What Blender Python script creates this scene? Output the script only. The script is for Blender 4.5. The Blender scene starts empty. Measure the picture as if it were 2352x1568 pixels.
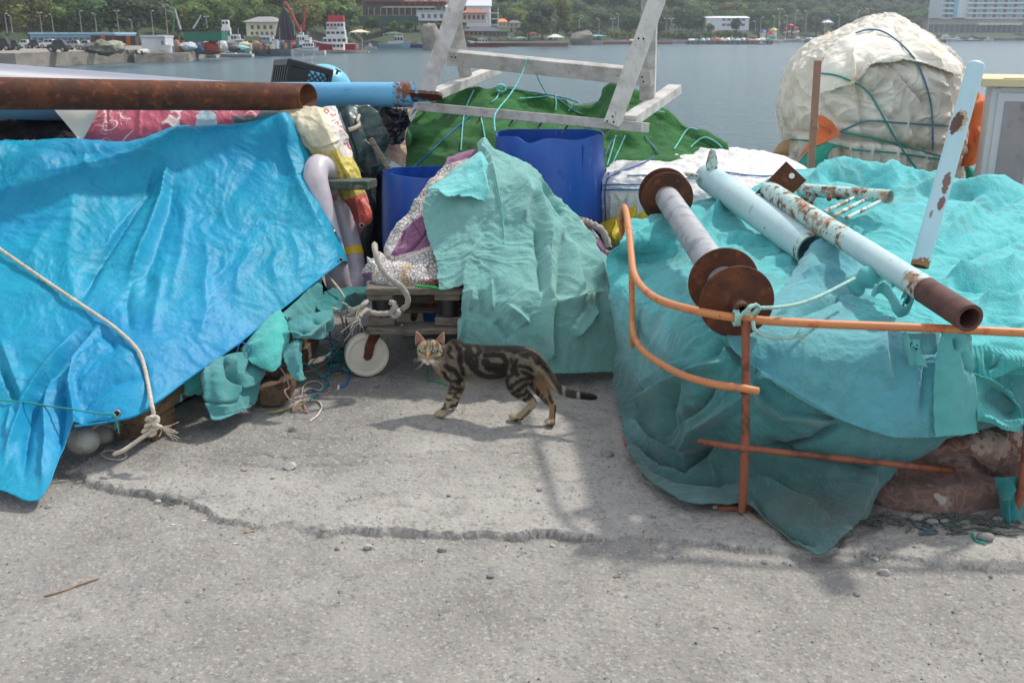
import bpy, math, random
import numpy as np
from mathutils import Vector, Matrix
from math import radians as R
random.seed(7); rng = np.random.default_rng(7)
scn = bpy.context.scene
C = scn.collection
# ------------------------------------------------------------------ camera
PITCH = math.atan(704/2287.0); CAM_H = 1.5; F = 2287.0
cam_d = bpy.data.cameras.new('camera'); cam = bpy.data.objects.new('camera', cam_d); C.objects.link(cam)
cam.location = (0, 0, CAM_H); cam.rotation_euler = (math.pi/2-PITCH, 0, 0)
cam_d.sensor_width = 36; cam_d.lens = 36*F/2352.0; cam_d.clip_start = 0.05; cam_d.clip_end = 6000
cam_d.dof.use_dof = True; cam_d.dof.focus_distance = 4.3; cam_d.dof.aperture_fstop = 9.0
scn.camera = cam
# ------------------------------------------------------------------ sky and sun
SUN_EL = 53.0; SUN_AZ = 50.0        # azimuth: degrees to the right of straight ahead (+Y)
w = bpy.data.worlds.new('World'); scn.world = w; w.use_nodes = True
nt = w.node_tree; bg = nt.nodes['Background']
sky = nt.nodes.new('ShaderNodeTexSky'); sky.sky_type = 'NISHITA'; sky.sun_disc = False
sky.sun_elevation = R(SUN_EL); sky.sun_rotation = R(SUN_AZ); sky.dust_density = 1.0; sky.air_density = 1.0
tcw = nt.nodes.new('ShaderNodeTexCoord'); mpw = nt.nodes.new('ShaderNodeMapping'); mpw.inputs['Scale'].default_value = (1, 1, 2.6); nt.links.new(tcw.outputs['Generated'], mpw.inputs[0])
nz = nt.nodes.new('ShaderNodeTexNoise'); nz.inputs['Scale'].default_value = 2.1; nz.inputs['Detail'].default_value = 7; nz.inputs['Roughness'].default_value = .55; nt.links.new(mpw.outputs[0], nz.inputs['Vector'])
mrw = nt.nodes.new('ShaderNodeMapRange'); mrw.inputs['From Min'].default_value = .36; mrw.inputs['From Max'].default_value = .58; mrw.inputs['To Max'].default_value = .85; nt.links.new(nz.outputs['Fac'], mrw.inputs[0])
mxw = nt.nodes.new('ShaderNodeMixRGB'); mxw.inputs[2].default_value = (5.6, 5.5, 5.35, 1)      # broken white cloud
nt.links.new(mrw.outputs[0], mxw.inputs[0]); nt.links.new(sky.outputs[0], mxw.inputs[1]); nt.links.new(mxw.outputs[0], bg.inputs[0]); bg.inputs[1].default_value = 0.15
sl = bpy.data.lights.new('sun', 'SUN'); sl.energy = 2.45; sl.angle = R(3.0); sl.color = (1.0, .95, .87)
so = bpy.data.objects.new('sun', sl); C.objects.link(so); so.location = (10, 12, 20)
sd = Vector((math.sin(R(SUN_AZ))*math.cos(R(SUN_EL)), math.cos(R(SUN_AZ))*math.cos(R(SUN_EL)), math.sin(R(SUN_EL))))
so.rotation_euler = sd.to_track_quat('Z', 'Y').to_euler()
scn.view_settings.view_transform = 'Standard'; scn.view_settings.look = 'None'
scn.view_settings.exposure = 0.56; scn.view_settings.gamma = 1
scn.render.engine = 'CYCLES'
WATER_Z = -1.7
# ------------------------------------------------------------------ photograph coordinates -> points in the place
CP, SP = math.cos(PITCH), math.sin(PITCH)
def ray(u, v):
    a = (u-1176.0)/F; b = (784.0-v)/F
    return a, CP+SP*b, -SP+CP*b
def P(u, v, y):
    a, b, c = ray(u, v); t = y/b
    return (a*t, y, CAM_H+c*t)
def G(u, v, z=0.0):
    a, b, c = ray(u, v); t = (z-CAM_H)/c
    return (a*t, b*t, z)
def proj(co):
    co = np.asarray(co, float); x = co[..., 0]; y = co[..., 1]; z = co[..., 2]-CAM_H
    d = y*CP-z*SP; up = y*SP+z*CP
    return 1176+F*x/d, 784-F*up/d
def fr(ox, oy, s):
    k = s*1.741497
    return lambda x, y: (x/k+ox/1.741497, y/k+oy/1.741497)
Z4 = fr(0, 200, 1.47); Z5 = fr(0, 1000, 1.4254); Z6 = fr(1350, 300, 1.6507); Z7 = fr(1350, 1050, 1.96)
R1 = fr(2400, 50, 1.3632); R2 = fr(2400, 1100, 1.3066); R3 = fr(1550, 1250, 2.6133); R4 = fr(1640, 0, 1.9279)
R5 = fr(1000, 200, 1.96); R6 = fr(900, 1100, 2.352)
Z1 = fr(0, 0, 1.68); Z2 = fr(1300, 0, 1.68); Z3 = fr(2600, 0, 1.5722)
D_ = lambda x, y: (x, y)
# ------------------------------------------------------------------ numpy noise
_perm = rng.permutation(256).astype(np.int64); _perm = np.concatenate([_perm, _perm, _perm])
_grad = rng.normal(size=(256, 3)); _grad /= np.linalg.norm(_grad, axis=1)[:, None]
def noise3(p):
    p = np.asarray(p, float); i = np.floor(p).astype(np.int64); f = p-i; i &= 255
    w_ = f*f*f*(f*(f*6-15)+10); out = 0
    for dx in (0, 1):
        for dy in (0, 1):
            for dz in (0, 1):
                h = _perm[_perm[_perm[(i[..., 0]+dx) & 255]+((i[..., 1]+dy) & 255)]+((i[..., 2]+dz) & 255)]
                g = _grad[h]; d = (g*(f-np.array([dx, dy, dz]))).sum(-1)
                ww = (w_[..., 0] if dx else 1-w_[..., 0])*(w_[..., 1] if dy else 1-w_[..., 1])*(w_[..., 2] if dz else 1-w_[..., 2])
                out = out+d*ww
    return out*1.6
def fbm(p, o=4, g=.5):
    p = np.asarray(p, float); a = 1; s = 0
    for k in range(o):
        s = s+a*noise3(p*2**k+k*17.3); a *= g
    return s
def ridged(p, o=3, g=.5):
    p = np.asarray(p, float); a = 1; s = 0
    for k in range(o):
        s = s+a*(1-np.abs(noise3(p*2**k+k*9.1))*2); a *= g
    return s/2
def sstep(a, b, x):
    t = np.clip((x-a)/(b-a), 0, 1); return t*t*(3-2*t)
# ------------------------------------------------------------------ materials
MATS = {}
def srgb(r, g, b):
    f = lambda c: (c/255/12.92) if c/255 <= .04045 else ((c/255+.055)/1.055)**2.4
    return (f(r), f(g), f(b))
def mat(name, col, rough=.7, layers=(), bumps=(), metal=0.0, coord='Object', attr=None, sheen=0, trans=0, spec=.5, mottle=0, mscale=3, sss=0, coat=0):
    """layers: (colour, scale, lo, hi[, stretch][, amount][, kind]); bumps: (scale, distance[, stretch][, kind][, detail])"""
    m = bpy.data.materials.new(name); m.use_nodes = True; n = m.node_tree; N = n.nodes; L = n.links
    b = N['Principled BSDF']; tc = N.new('ShaderNodeTexCoord')
    def tex(scale, stretch, kind, detail=4):
        mp = N.new('ShaderNodeMapping'); mp.inputs['Scale'].default_value = stretch or (1, 1, 1)
        L.new(tc.outputs[coord], mp.inputs[0])
        if kind == 'voronoi':
            t = N.new('ShaderNodeTexVoronoi'); t.feature = 'F1'; t.inputs['Scale'].default_value = scale; o = t.outputs['Distance']
        elif kind == 'cell':
            t = N.new('ShaderNodeTexVoronoi'); t.feature = 'F1'; t.inputs['Scale'].default_value = scale
            s = N.new('ShaderNodeSeparateColor'); L.new(t.outputs['Color'], s.inputs[0]); o = s.outputs[0]
        elif kind == 'edge':
            t = N.new('ShaderNodeTexVoronoi'); t.feature = 'DISTANCE_TO_EDGE'; t.inputs['Scale'].default_value = scale; o = t.outputs['Distance']
            nn = N.new('ShaderNodeTexNoise'); nn.inputs['Scale'].default_value = scale*1.3; L.new(mp.outputs[0], nn.inputs[0])
            mx = N.new('ShaderNodeMixRGB'); mx.blend_type = 'ADD'; mx.inputs[0].default_value = .35
            L.new(mp.outputs[0], mx.inputs[1]); L.new(nn.outputs['Color'], mx.inputs[2]); L.new(mx.outputs[0], t.inputs['Vector'])
            return o
        elif kind == 'wave':
            t = N.new('ShaderNodeTexWave'); t.inputs['Scale'].default_value = scale; t.inputs['Distortion'].default_value = 2.5; t.inputs['Detail'].default_value = 2; o = t.outputs['Fac']
        elif kind == 'ridge':
            t = N.new('ShaderNodeTexNoise'); t.inputs['Scale'].default_value = scale; t.inputs['Detail'].default_value = detail
            a = N.new('ShaderNodeMath'); a.operation = 'SUBTRACT'; a.inputs[1].default_value = .5; L.new(t.outputs['Fac'], a.inputs[0])
            c = N.new('ShaderNodeMath'); c.operation = 'ABSOLUTE'; L.new(a.outputs[0], c.inputs[0])
            d = N.new('ShaderNodeMath'); d.operation = 'MULTIPLY'; d.inputs[1].default_value = 2.5; L.new(c.outputs[0], d.inputs[0]); o = d.outputs[0]
        else:
            t = N.new('ShaderNodeTexNoise'); t.inputs['Scale'].default_value = scale; t.inputs['Detail'].default_value = detail
            t.inputs['Roughness'].default_value = .6; o = t.outputs['Fac']
        L.new(mp.outputs[0], t.inputs['Vector']); return o
    if attr:
        a = N.new('ShaderNodeAttribute'); a.attribute_name = attr; cur = a.outputs['Color']
    else:
        rgb = N.new('ShaderNodeRGB'); rgb.outputs[0].default_value = (*col, 1); cur = rgb.outputs[0]
    if mottle:
        t = tex(mscale, None, 'noise', 6); mr = N.new('ShaderNodeMapRange'); mr.inputs['From Min'].default_value = .3; mr.inputs['From Max'].default_value = .7
        mr.inputs['To Min'].default_value = 1-mottle; mr.inputs['To Max'].default_value = 1+mottle; L.new(t, mr.inputs[0])
        vm = N.new('ShaderNodeVectorMath'); vm.operation = 'SCALE'; L.new(cur, vm.inputs[0]); L.new(mr.outputs[0], vm.inputs['Scale']); cur = vm.outputs[0]
    for l in layers:
        c2, sc, lo, hi = l[:4]; st = l[4] if len(l) > 4 else None; am = l[5] if len(l) > 5 else 1.0; kd = l[6] if len(l) > 6 else 'noise'
        t = tex(sc, st, kd, 5); mr = N.new('ShaderNodeMapRange'); mr.inputs['From Min'].default_value = lo; mr.inputs['From Max'].default_value = hi
        mr.inputs['To Max'].default_value = am; L.new(t, mr.inputs[0])
        mx = N.new('ShaderNodeMixRGB'); mx.inputs[2].default_value = (*c2, 1); L.new(mr.outputs[0], mx.inputs[0]); L.new(cur, mx.inputs[1]); cur = mx.outputs[0]
    L.new(cur, b.inputs['Base Color']); b.inputs['Roughness'].default_value = rough; b.inputs['Metallic'].default_value = metal
    b.inputs['Specular IOR Level'].default_value = spec
    if sheen: b.inputs['Sheen Weight'].default_value = sheen; b.inputs['Sheen Roughness'].default_value = .5
    if coat: b.inputs['Coat Weight'].default_value = coat; b.inputs['Coat Roughness'].default_value = .12
    if sss:
        b.inputs['Subsurface Weight'].default_value = sss; b.inputs['Subsurface Radius'].default_value = (.02, .012, .008); b.inputs['Subsurface Scale'].default_value = .5
    prev = None
    for q in bumps:
        sc, dist = q[:2]; st = q[2] if len(q) > 2 else None; kd = q[3] if len(q) > 3 else 'noise'; de = q[4] if len(q) > 4 else 4
        t = tex(sc, st, kd, de); bp = N.new('ShaderNodeBump'); bp.inputs['Strength'].default_value = 1; bp.inputs['Distance'].default_value = dist
        L.new(t, bp.inputs['Height'])
        if prev: L.new(prev, bp.inputs['Normal'])
        prev = bp.outputs[0]
    if prev: L.new(prev, b.inputs['Normal'])
    if trans:
        tr = N.new('ShaderNodeBsdfTranslucent'); L.new(cur, tr.inputs[0]); ms = N.new('ShaderNodeMixShader'); ms.inputs[0].default_value = trans
        L.new(b.outputs[0], ms.inputs[1]); L.new(tr.outputs[0], ms.inputs[2]); L.new(ms.outputs[0], N['Material Output'].inputs[0])
    MATS[name] = m; return m
# ------------------------------------------------------------------ objects
LOC = {}
def tag(o, label=None, cat=None, group=None, kind=None):
    if label: o['label'] = label
    if cat: o['category'] = cat
    if group: o['group'] = group
    if kind: o['kind'] = kind
    return o
def thing(name, label, cat, loc=(0, 0, 0), group=None):
    o = bpy.data.objects.new(name, None); C.objects.link(o); o.empty_display_size = .1
    o.location = loc; LOC[o] = Vector(loc); return tag(o, label, cat, group)
class MB:
    def __init__(s): s.v = []; s.f = []; s.n = 0
    def add(s, v, f):
        v = np.asarray(v, float).reshape(-1, 3); s.v.append(v); s.f += [tuple(int(i)+s.n for i in q) for q in f]; s.n += len(v); return s
    def box(s, c, sz, rot=None, bev=0):
        c = np.array(c, float); h = np.array(sz, float)/2
        if bev:
            V = []
            for sx in (-1, 1):
                for sy in (-1, 1):
                    for sz_ in (-1, 1):
                        g = np.array([sx, sy, sz_])
                        for ax in range(3):
                            q = h-bev; q = q.copy(); q[ax] = h[ax]; V.append(g*q)
            V = np.array(V); F_ = []
            idx = lambda sx, sy, sz_, ax: (((sx > 0)*2+(sy > 0))*2+(sz_ > 0))*3+ax
            for ax in range(3):
                o1, o2 = [a for a in range(3) if a != ax]
                for sg in (-1, 1):
                    q = []
                    for (a, b_) in ((-1, -1), (1, -1), (1, 1), (-1, 1)):
                        t = [0, 0, 0]; t[ax] = sg; t[o1] = a; t[o2] = b_; q.append(idx(*t, ax))
                    F_.append(q if (sg > 0) == (ax != 1) else q[::-1])
            for ax in range(3):
                o1, o2 = [a for a in range(3) if a != ax]
                for a in (-1, 1):
                    for b_ in (-1, 1):
                        t0 = [0, 0, 0]; t0[ax] = -1; t0[o1] = a; t0[o2] = b_; t1 = list(t0); t1[ax] = 1
                        q = [idx(*t0, o1), idx(*t1, o1), idx(*t1, o2), idx(*t0, o2)]
                        F_.append(q)
            for sx in (-1, 1):
                for sy in (-1, 1):
                    for sz_ in (-1, 1): F_.append([idx(sx, sy, sz_, 0), idx(sx, sy, sz_, 1), idx(sx, sy, sz_, 2)])
        else:
            V = np.array([(x, y, z) for x in (-1, 1) for y in (-1, 1) for z in (-1, 1)], float)*h
            F_ = [(0, 1, 3, 2), (4, 6, 7, 5), (0, 4, 5, 1), (2, 3, 7, 6), (0, 2, 6, 4), (1, 5, 7, 3)]
        if rot is not None: V = V@np.array(rot).T
        return s.add(V+c, F_)
    def beam(s, a, b, wd, th, up=(0, 0, 1), bev=.003, over=0):
        a = Vector(a); b = Vector(b); d = (b-a); L = d.length+2*over; d.normalize(); up = Vector(up)
        sd_ = d.cross(up).normalized(); u2 = sd_.cross(d).normalized()
        M = np.array([list(d), list(sd_), list(u2)]).T
        return s.box((a+b)/2, (L, wd, th), M, bev)
    def prism(s, poly, z0, z1):
        n = len(poly); v = [(x, y, z0) for x, y in poly]+[(x, y, z1) for x, y in poly]
        f = [tuple(range(n))[::-1], tuple(range(n, 2*n))]+[(i, (i+1) % n, (i+1) % n+n, i+n) for i in range(n)]
        return s.add(v, f)
    def tube(s, pts, r, seg=10, strands=0, pitch=.05, cap=True, sq=None):
        pts = np.asarray(pts, float); n = len(pts); r = np.broadcast_to(np.asarray(r, float), (n,))
        T = np.gradient(pts, axis=0); T /= np.maximum(np.linalg.norm(T, axis=1), 1e-9)[:, None]
        up = np.array([0, 0, 1.]) if abs(T[0][2]) < .9 else np.array([1., 0, 0]); Nn = np.zeros_like(pts)
        cur = np.cross(np.cross(T[0], up), T[0]); cur /= np.linalg.norm(cur)
        for i in range(n):
            cur = cur-T[i]*np.dot(cur, T[i]); cur /= max(np.linalg.norm(cur), 1e-9); Nn[i] = cur
        B = np.cross(T, Nn); th = np.linspace(0, 2*np.pi, seg, endpoint=False)
        arc = np.concatenate([[0], np.cumsum(np.linalg.norm(np.diff(pts, axis=0), axis=1))])
        rr = np.repeat(r[:, None], seg, 1)
        if strands: rr = rr*(.68+.42*np.abs(np.cos(strands/2*(th[None]-arc[:, None]*2*np.pi/pitch))))
        a, b_ = (1, 1) if sq is None else sq
        V = pts[:, None]+rr[..., None]*(a*np.cos(th)[None, :, None]*Nn[:, None]+b_*np.sin(th)[None, :, None]*B[:, None])
        F_ = [(i*seg+j, i*seg+(j+1) % seg, (i+1)*seg+(j+1) % seg, (i+1)*seg+j) for i in range(n-1) for j in range(seg)]
        if cap: F_ += [tuple(range(seg))[::-1], tuple((n-1)*seg+j for j in range(seg))]
        return s.add(V, F_)
    def pipe(s, a, b, r, th=.006, seg=40, n=24):
        """hollow pipe from a to b with open ends"""
        a = np.array(a, float); b = np.array(b, float); d = (b-a)/np.linalg.norm(b-a)
        prof = [(0, r-th)]+[(t, r) for t in np.linspace(0, 1, n)]+[(1, r-th)]+[(t, r-th) for t in np.linspace(1, 0, 5)]
        return s.lathe(a, b, prof, seg)
    def lathe(s, a, b, prof, seg=32, closed=False):
        """prof: (fraction along a-b, radius)"""
        a = np.array(a, float); b = np.array(b, float); ax = b-a; d = ax/np.linalg.norm(ax)
        up = np.array([0, 0, 1.]) if abs(d[2]) < .9 else np.array([1., 0, 0]); e1 = np.cross(d, up); e1 /= np.linalg.norm(e1); e2 = np.cross(e1, d)
        th = np.linspace(0, 2*np.pi, seg, endpoint=False); V = []
        for t, r in prof: V.append(a+ax*t+r*(np.cos(th)[:, None]*e1+np.sin(th)[:, None]*e2))
        n = len(prof); F_ = [(i*seg+j, (i+1)*seg+j, (i+1)*seg+(j+1) % seg, i*seg+(j+1) % seg) for i in range(n-1) for j in range(seg)]
        return s.add(np.concatenate(V), F_)
    def ball(s, c, r, n=12, m=16, fn=None):
        th = np.linspace(0, np.pi, n); ph = np.linspace(0, 2*np.pi, m, endpoint=False)
        V = np.array([(math.sin(t)*math.cos(p), math.sin(t)*math.sin(p), math.cos(t)) for t in th for p in ph])
        if fn: V = fn(V)
        V = V*np.array(r if np.ndim(r) else (r, r, r))+np.array(c)
        F_ = [(i*m+j, (i+1)*m+j, (i+1)*m+(j+1) % m, i*m+(j+1) % m) for i in range(n-1) for j in range(m)]
        return s.add(V, F_)
    def build(s, name, material, parent=None, smooth=True, org=None, mods=None, weld=False):
        V = np.concatenate(s.v); return mk(name, V, s.f, material, parent, smooth, org, weld)
def mk(name, V, F_, material, parent=None, smooth=True, org=None, weld=False):
    V = np.asarray(V, float).reshape(-1, 3)
    if parent is not None: o0 = LOC[parent]
    elif org is not None: o0 = Vector(org)
    else: o0 = Vector(((V[:, 0].min()+V[:, 0].max())/2, (V[:, 1].min()+V[:, 1].max())/2, V[:, 2].min()))
    me = bpy.data.meshes.new(name); me.from_pydata((V-np.array(o0)).tolist(), [], F_); me.validate()
    o = bpy.data.objects.new(name, me); C.objects.link(o)
    if material: me.materials.append(material if not isinstance(material, str) else MATS[material])
    if smooth:
        me.polygons.foreach_set('use_smooth', [True]*len(me.polygons))
        try: me.set_sharp_from_angle(angle=R(38))
        except Exception: pass
    LOC[o] = o0
    if parent is not None: o.parent = parent
    else: o.location = o0
    return o
def setcol(o, cols, name='col'):
    me = o.data; a = me.attributes.new(name, 'FLOAT_COLOR', 'POINT'); c = np.ones((len(me.vertices), 4)); c[:, :3] = cols
    a.data.foreach_set('color', c.ravel().astype(np.float32))
def wcoords(o):
    co = np.zeros(len(o.data.vertices)*3); o.data.vertices.foreach_get('co', co); return co.reshape(-1, 3)+np.array(LOC[o])
def smooth_path(pts, n=None, step=.01):
    p = np.asarray(pts, float); q = np.vstack([2*p[0]-p[1], p, 2*p[-1]-p[-2]]); out = []
    for i in range(len(p)-1):
        m = max(2, int(np.linalg.norm(p[i+1]-p[i])/step)) if n is None else n
        t = np.linspace(0, 1, m, endpoint=False)[:, None]; a, b, c, d = q[i], q[i+1], q[i+2], q[i+3]
        out.append(.5*((2*b)+(-a+c)*t+(2*a-5*b+4*c-d)*t*t+(-a+3*b-3*c+d)*t**3))
    out.append(p[-1:]); return np.concatenate(out)
def copy_tree(o, parent=None, loc=None, rz=None, sc=None):
    c = o.copy(); C.objects.link(c); c.parent = parent
    if loc is not None: c.location = loc
    if rz is not None: c.rotation_euler = (0, 0, rz)
    if sc is not None: c.scale = sc if np.ndim(sc) else (sc, sc, sc)
    for ch in o.children: copy_tree(ch, c)
    return c
# ------------------------------------------------------------------ draped sheets
def cr_interp(Pn, t):
    """Pn (n,...) control rows, t in 0..n-1 array -> Catmull-Rom"""
    n = len(Pn); i = np.clip(np.floor(t).astype(int), 0, n-2); f = (t-i)
    f = f.reshape(f.shape+(1,)*(Pn.ndim-1)); ext = np.concatenate([2*Pn[:1]-Pn[1:2], Pn, 2*Pn[-1:]-Pn[-2:-1]])
    a, b, c, d = ext[i], ext[i+1], ext[i+2], ext[i+3]
    return .5*((2*b)+(-a+c)*f+(2*a-5*b+4*c-d)*f*f+(-a+3*b-3*c+d)*f**3)
def gnormal(S):
    du = np.gradient(S, axis=1); dv = np.gradient(S, axis=0); n = np.cross(dv, du); n /= np.maximum(np.linalg.norm(n, axis=-1), 1e-12)[..., None]; return n
def polydist(u, v, pl):
    best = np.full(u.shape, 1e9); sgn = np.zeros(u.shape); tt = np.zeros(u.shape); pl = np.asarray(pl, float)
    L = np.concatenate([[0], np.cumsum(np.linalg.norm(np.diff(pl, axis=0), axis=1))]); 
    for i in range(len(pl)-1):
        a, b = pl[i], pl[i+1]; d = b-a; l2 = (d**2).sum(); t = np.clip(((u-a[0])*d[0]+(v-a[1])*d[1])/l2, 0, 1)
        ex = u-(a[0]+t*d[0]); ey = v-(a[1]+t*d[1]); dd = np.hypot(ex, ey); k = dd < best
        best = np.where(k, dd, best); tt = np.where(k, (L[i]+t*(L[i+1]-L[i]))/L[-1], tt); sgn = np.where(k, np.sign(d[0]*ey-d[1]*ex), sgn)
    return best, tt, sgn
def sheet(name, rows, material, nu=120, nv=120, folds=(), noise=(), parent=None, flip=1, edge=None, thick=.004, flat=None, hole=None, keepgrid=False, wrinkle=None, fray=0, back=None):
    """rows: list (top to bottom) of lists (left to right) of (u,v,y) points or ('w',x,y,z)"""
    Pt = np.array([[p[1:] if p[0] == 'w' else P(*p) for p in r] for r in rows], float)
    m, n = Pt.shape[:2]
    tv = np.linspace(0, m-1, nv); tu = np.linspace(0, n-1, nu)
    S = cr_interp(Pt, tv); S = cr_interp(S.transpose(1, 0, 2), tu).transpose(1, 0, 2)
    N0 = gnormal(S)*flip
    U, V_ = proj(S); H = np.zeros(U.shape)
    for f in folds:
        pl, wd, h = f[:3]; asym = f[3] if len(f) > 3 else (.45 if h > 0 else -.3); h *= 1.4
        d, t, sg = polydist(U, V_, pl); tap = np.clip(np.minimum(t, 1-t)*5+.12, 0, 1); tap = np.where((t <= 0) | (t >= 1), .0 if False else tap, tap)
        ww = wd*(1+asym*sg); H += h*tap*np.exp(-(d/np.maximum(ww, .5))**1.5)
    arcs = np.stack([S[..., 0], S[..., 1], S[..., 2]], -1)
    for q in noise:
        sc, am, kd = q[:3]; st = np.array(q[3] if len(q) > 3 else (1, 1, 1)); warp = q[4] if len(q) > 4 else 0
        pp = arcs*st
        if warp: pp = pp+warp*np.stack([fbm(arcs*2.2+5, 2), fbm(arcs*2.2+11, 2), fbm(arcs*2.2+23, 2)], -1)
        H += am*(fbm(pp*sc, 3) if kd == 'f' else ridged(pp*sc, 3) if kd == 'r' else (np.abs(noise3(pp*sc))*-2+.4+.5*(-np.abs(noise3(pp*sc*2.3+7))+.2)))
    if wrinkle is not None: H += wrinkle(U, V_, S)
    S = S+N0*H[..., None]
    if fray:
        e = fbm(S*60, 3)*fray
        S[-1] += np.array([0, 0, 1])*e[-1][:, None]; S[:, 0, 0] += e[:, 0]; S[:, -1, 0] += e[:, -1]
    V = S.reshape(-1, 3); F_ = []
    ii, jj = np.meshgrid(np.arange(nv-1), np.arange(nu-1), indexing='ij'); a = ii*nu+jj
    q = np.stack([a, a+1, a+nu+1, a+nu], -1).reshape(-1, 4)
    if flip > 0: q = q[:, ::-1]
    if hole is not None:
        c = V[q].mean(1); uu, vv = proj(c); q = q[~hole(uu, vv, c)]
    o = mk(name, V, [tuple(x) for x in q.tolist()], material, parent)
    if thick:
        md = o.modifiers.new('thickness', 'SOLIDIFY'); md.thickness = thick; md.offset = -1
    return (o, S) if keepgrid else o
def in_poly(u, v, poly):
    poly = np.asarray(poly, float); r = np.zeros(np.shape(u), bool); n = len(poly)
    for i in range(n):
        (x0, y0), (x1, y1) = poly[i], poly[(i+1) % n]
        c = ((y0 > v) != (y1 > v)) & (u < (x1-x0)*(v-y0)/((y1-y0) if y1 != y0 else 1e-9)+x0); r ^= c
    return r
def cord(name, pts, r, material, label=None, cat='rope', group=None, parent=None, strands=3, seg=None, step=.008, pitch=None, wob=0, fray=None, raw=False):
    """pts: (u,v,y) or ('w',x,y,z)"""
    p = np.array([q[1:] if q[0] == 'w' else P(*q) for q in pts], float); p = smooth_path(p, step=step)
    if wob: p = p+wob*np.stack([fbm(p*14+1, 2), fbm(p*14+8, 2), fbm(p*14+15, 2)], -1)
    seg = seg or (14 if strands else 8)
    mb = MB().tube(p, r, seg, strands, pitch or r*7)
    if fray is not None:      # a brush of loose yarns at the end
        e = p[-1]; d = p[-1]-p[-3]; d /= np.linalg.norm(d)
        for k in range(fray):
            dd = d+rng.normal(size=3)*.38; l = r*rng.uniform(3, 7); q = smooth_path([e-d*r, e+dd*l*.5, e+dd*l+rng.normal(size=3)*r*.6], n=5)
            mb.tube(q, r*.16, 5)
    o = mb.build(name, material, parent)
    if label: tag(o, label, cat, group)
    return o
# ------------------------------------------------------------------ ground, quay, water
mat('ground', (.3, .3, .3), .92, attr='col', mottle=.16, mscale=3.5,
    layers=[((.13, .125, .12), 22, .54, .72, None, .6), ((.09, .09, .09), 320, .60, .68, None, .6), ((.46, .45, .42), 34, .60, .70, None, .4), ((.42, .40, .36), 70, .62, .70, None, .5), ((.10, .10, .11), 95, .60, .68, None, .75), ((.50, .47, .42), 150, .66, .72, None, .7), ((.07, .07, .075), 240, .60, .70, None, .7), ((.28, .20, .15), 60, .70, .74, None, .5), ((.44, .42, .38), 130, .93, .94, None, .5, 'cell'), ((.13, .13, .135), 95, .93, .94, None, .5, 'cell'), ((.40, .33, .27), 140, .94, .945, None, .5, 'cell'), ((.17, .165, .16), 5, .56, .8, None, .35)],
    bumps=[(9, .005), (60, .0045), (190, .003), (60, .003, None, 'voronoi')])
EDGE = [(150, 1082), (183, 1078), (188, 1104), (262, 1112), (300, 1122), (345, 1128), (392, 1136), (430, 1140), (452, 1160), (505, 1182), (560, 1192), (610, 1207), (640, 1198), (700, 1206), (760, 1214), (820, 1207), (880, 1213), (960, 1216), (1030, 1222), (1110, 1226), (1165, 1218), (1260, 1220), (1360, 1232), (1470, 1226), (1600, 1240), (1720, 1252), (1850, 1262), (2000, 1268), (2200, 1292), (2360, 1302), (2700, 1330)]
EW = np.array([G(*p)[:2] for p in EDGE])
slabpoly = np.vstack([EW, [[3.2, 9], [-1.1, 9], [-1.25, 4.5]]])
EDGE2 = [[(405, 1052), (520, 1058), (560, 1046), (700, 1050), (860, 1046), (1000, 1040), (1120, 1035), (1200, 1046)], [(620, 992), (700, 1010), (790, 1004), (860, 1000)], [(470, 1062), (640, 1072), (800, 1066), (1000, 1062)]]
def ground_h(x, y):
    p = np.stack([x, y, np.zeros_like(x)], -1)
    wx = .022*noise3(p*9)+.012*noise3(p*31); wy = .020*noise3(p*9+7)+.012*noise3(p*33+3)
    ins = in_poly(x+wx, y+wy, slabpoly); d, t, sg = polydist(x+wx, y+wy, EW)
    s = np.where(ins, .5+np.minimum(d/.007, 1)*.5, .5-np.minimum(d/.007, 1)*.5)
    h = -(.015+.014*np.clip(.5+1.1*fbm(p*1.7+2, 3), 0, 1))*(1-s)
    rim = np.exp(-(d/.05)**2)*ins; h += rim*(.004*noise3(p*40)+.004*noise3(p*18))
    h += (.0022*fbm(p*16, 3)+.004*fbm(p*2.5, 2))*(.45+.75*ins)
    for e in EDGE2:
        ew = np.array([G(*q)[:2] for q in e]); dd, tt, sg = polydist(x+wx*1.5, y+wy*1.5, ew)
        h += -.007*np.exp(-(dd/.014)**2)*np.clip(np.minimum(tt, 1-tt)*6, 0, 1)
        h += .004*np.exp(-(dd/.05)**2)*(sg > 0)
    # shallow pits where the top skin of the old concrete is gone
    pit = sstep(.30, .55, fbm(p*7+9, 4)); h -= .0035*pit*ins
    return h, ins, d, pit
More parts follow.
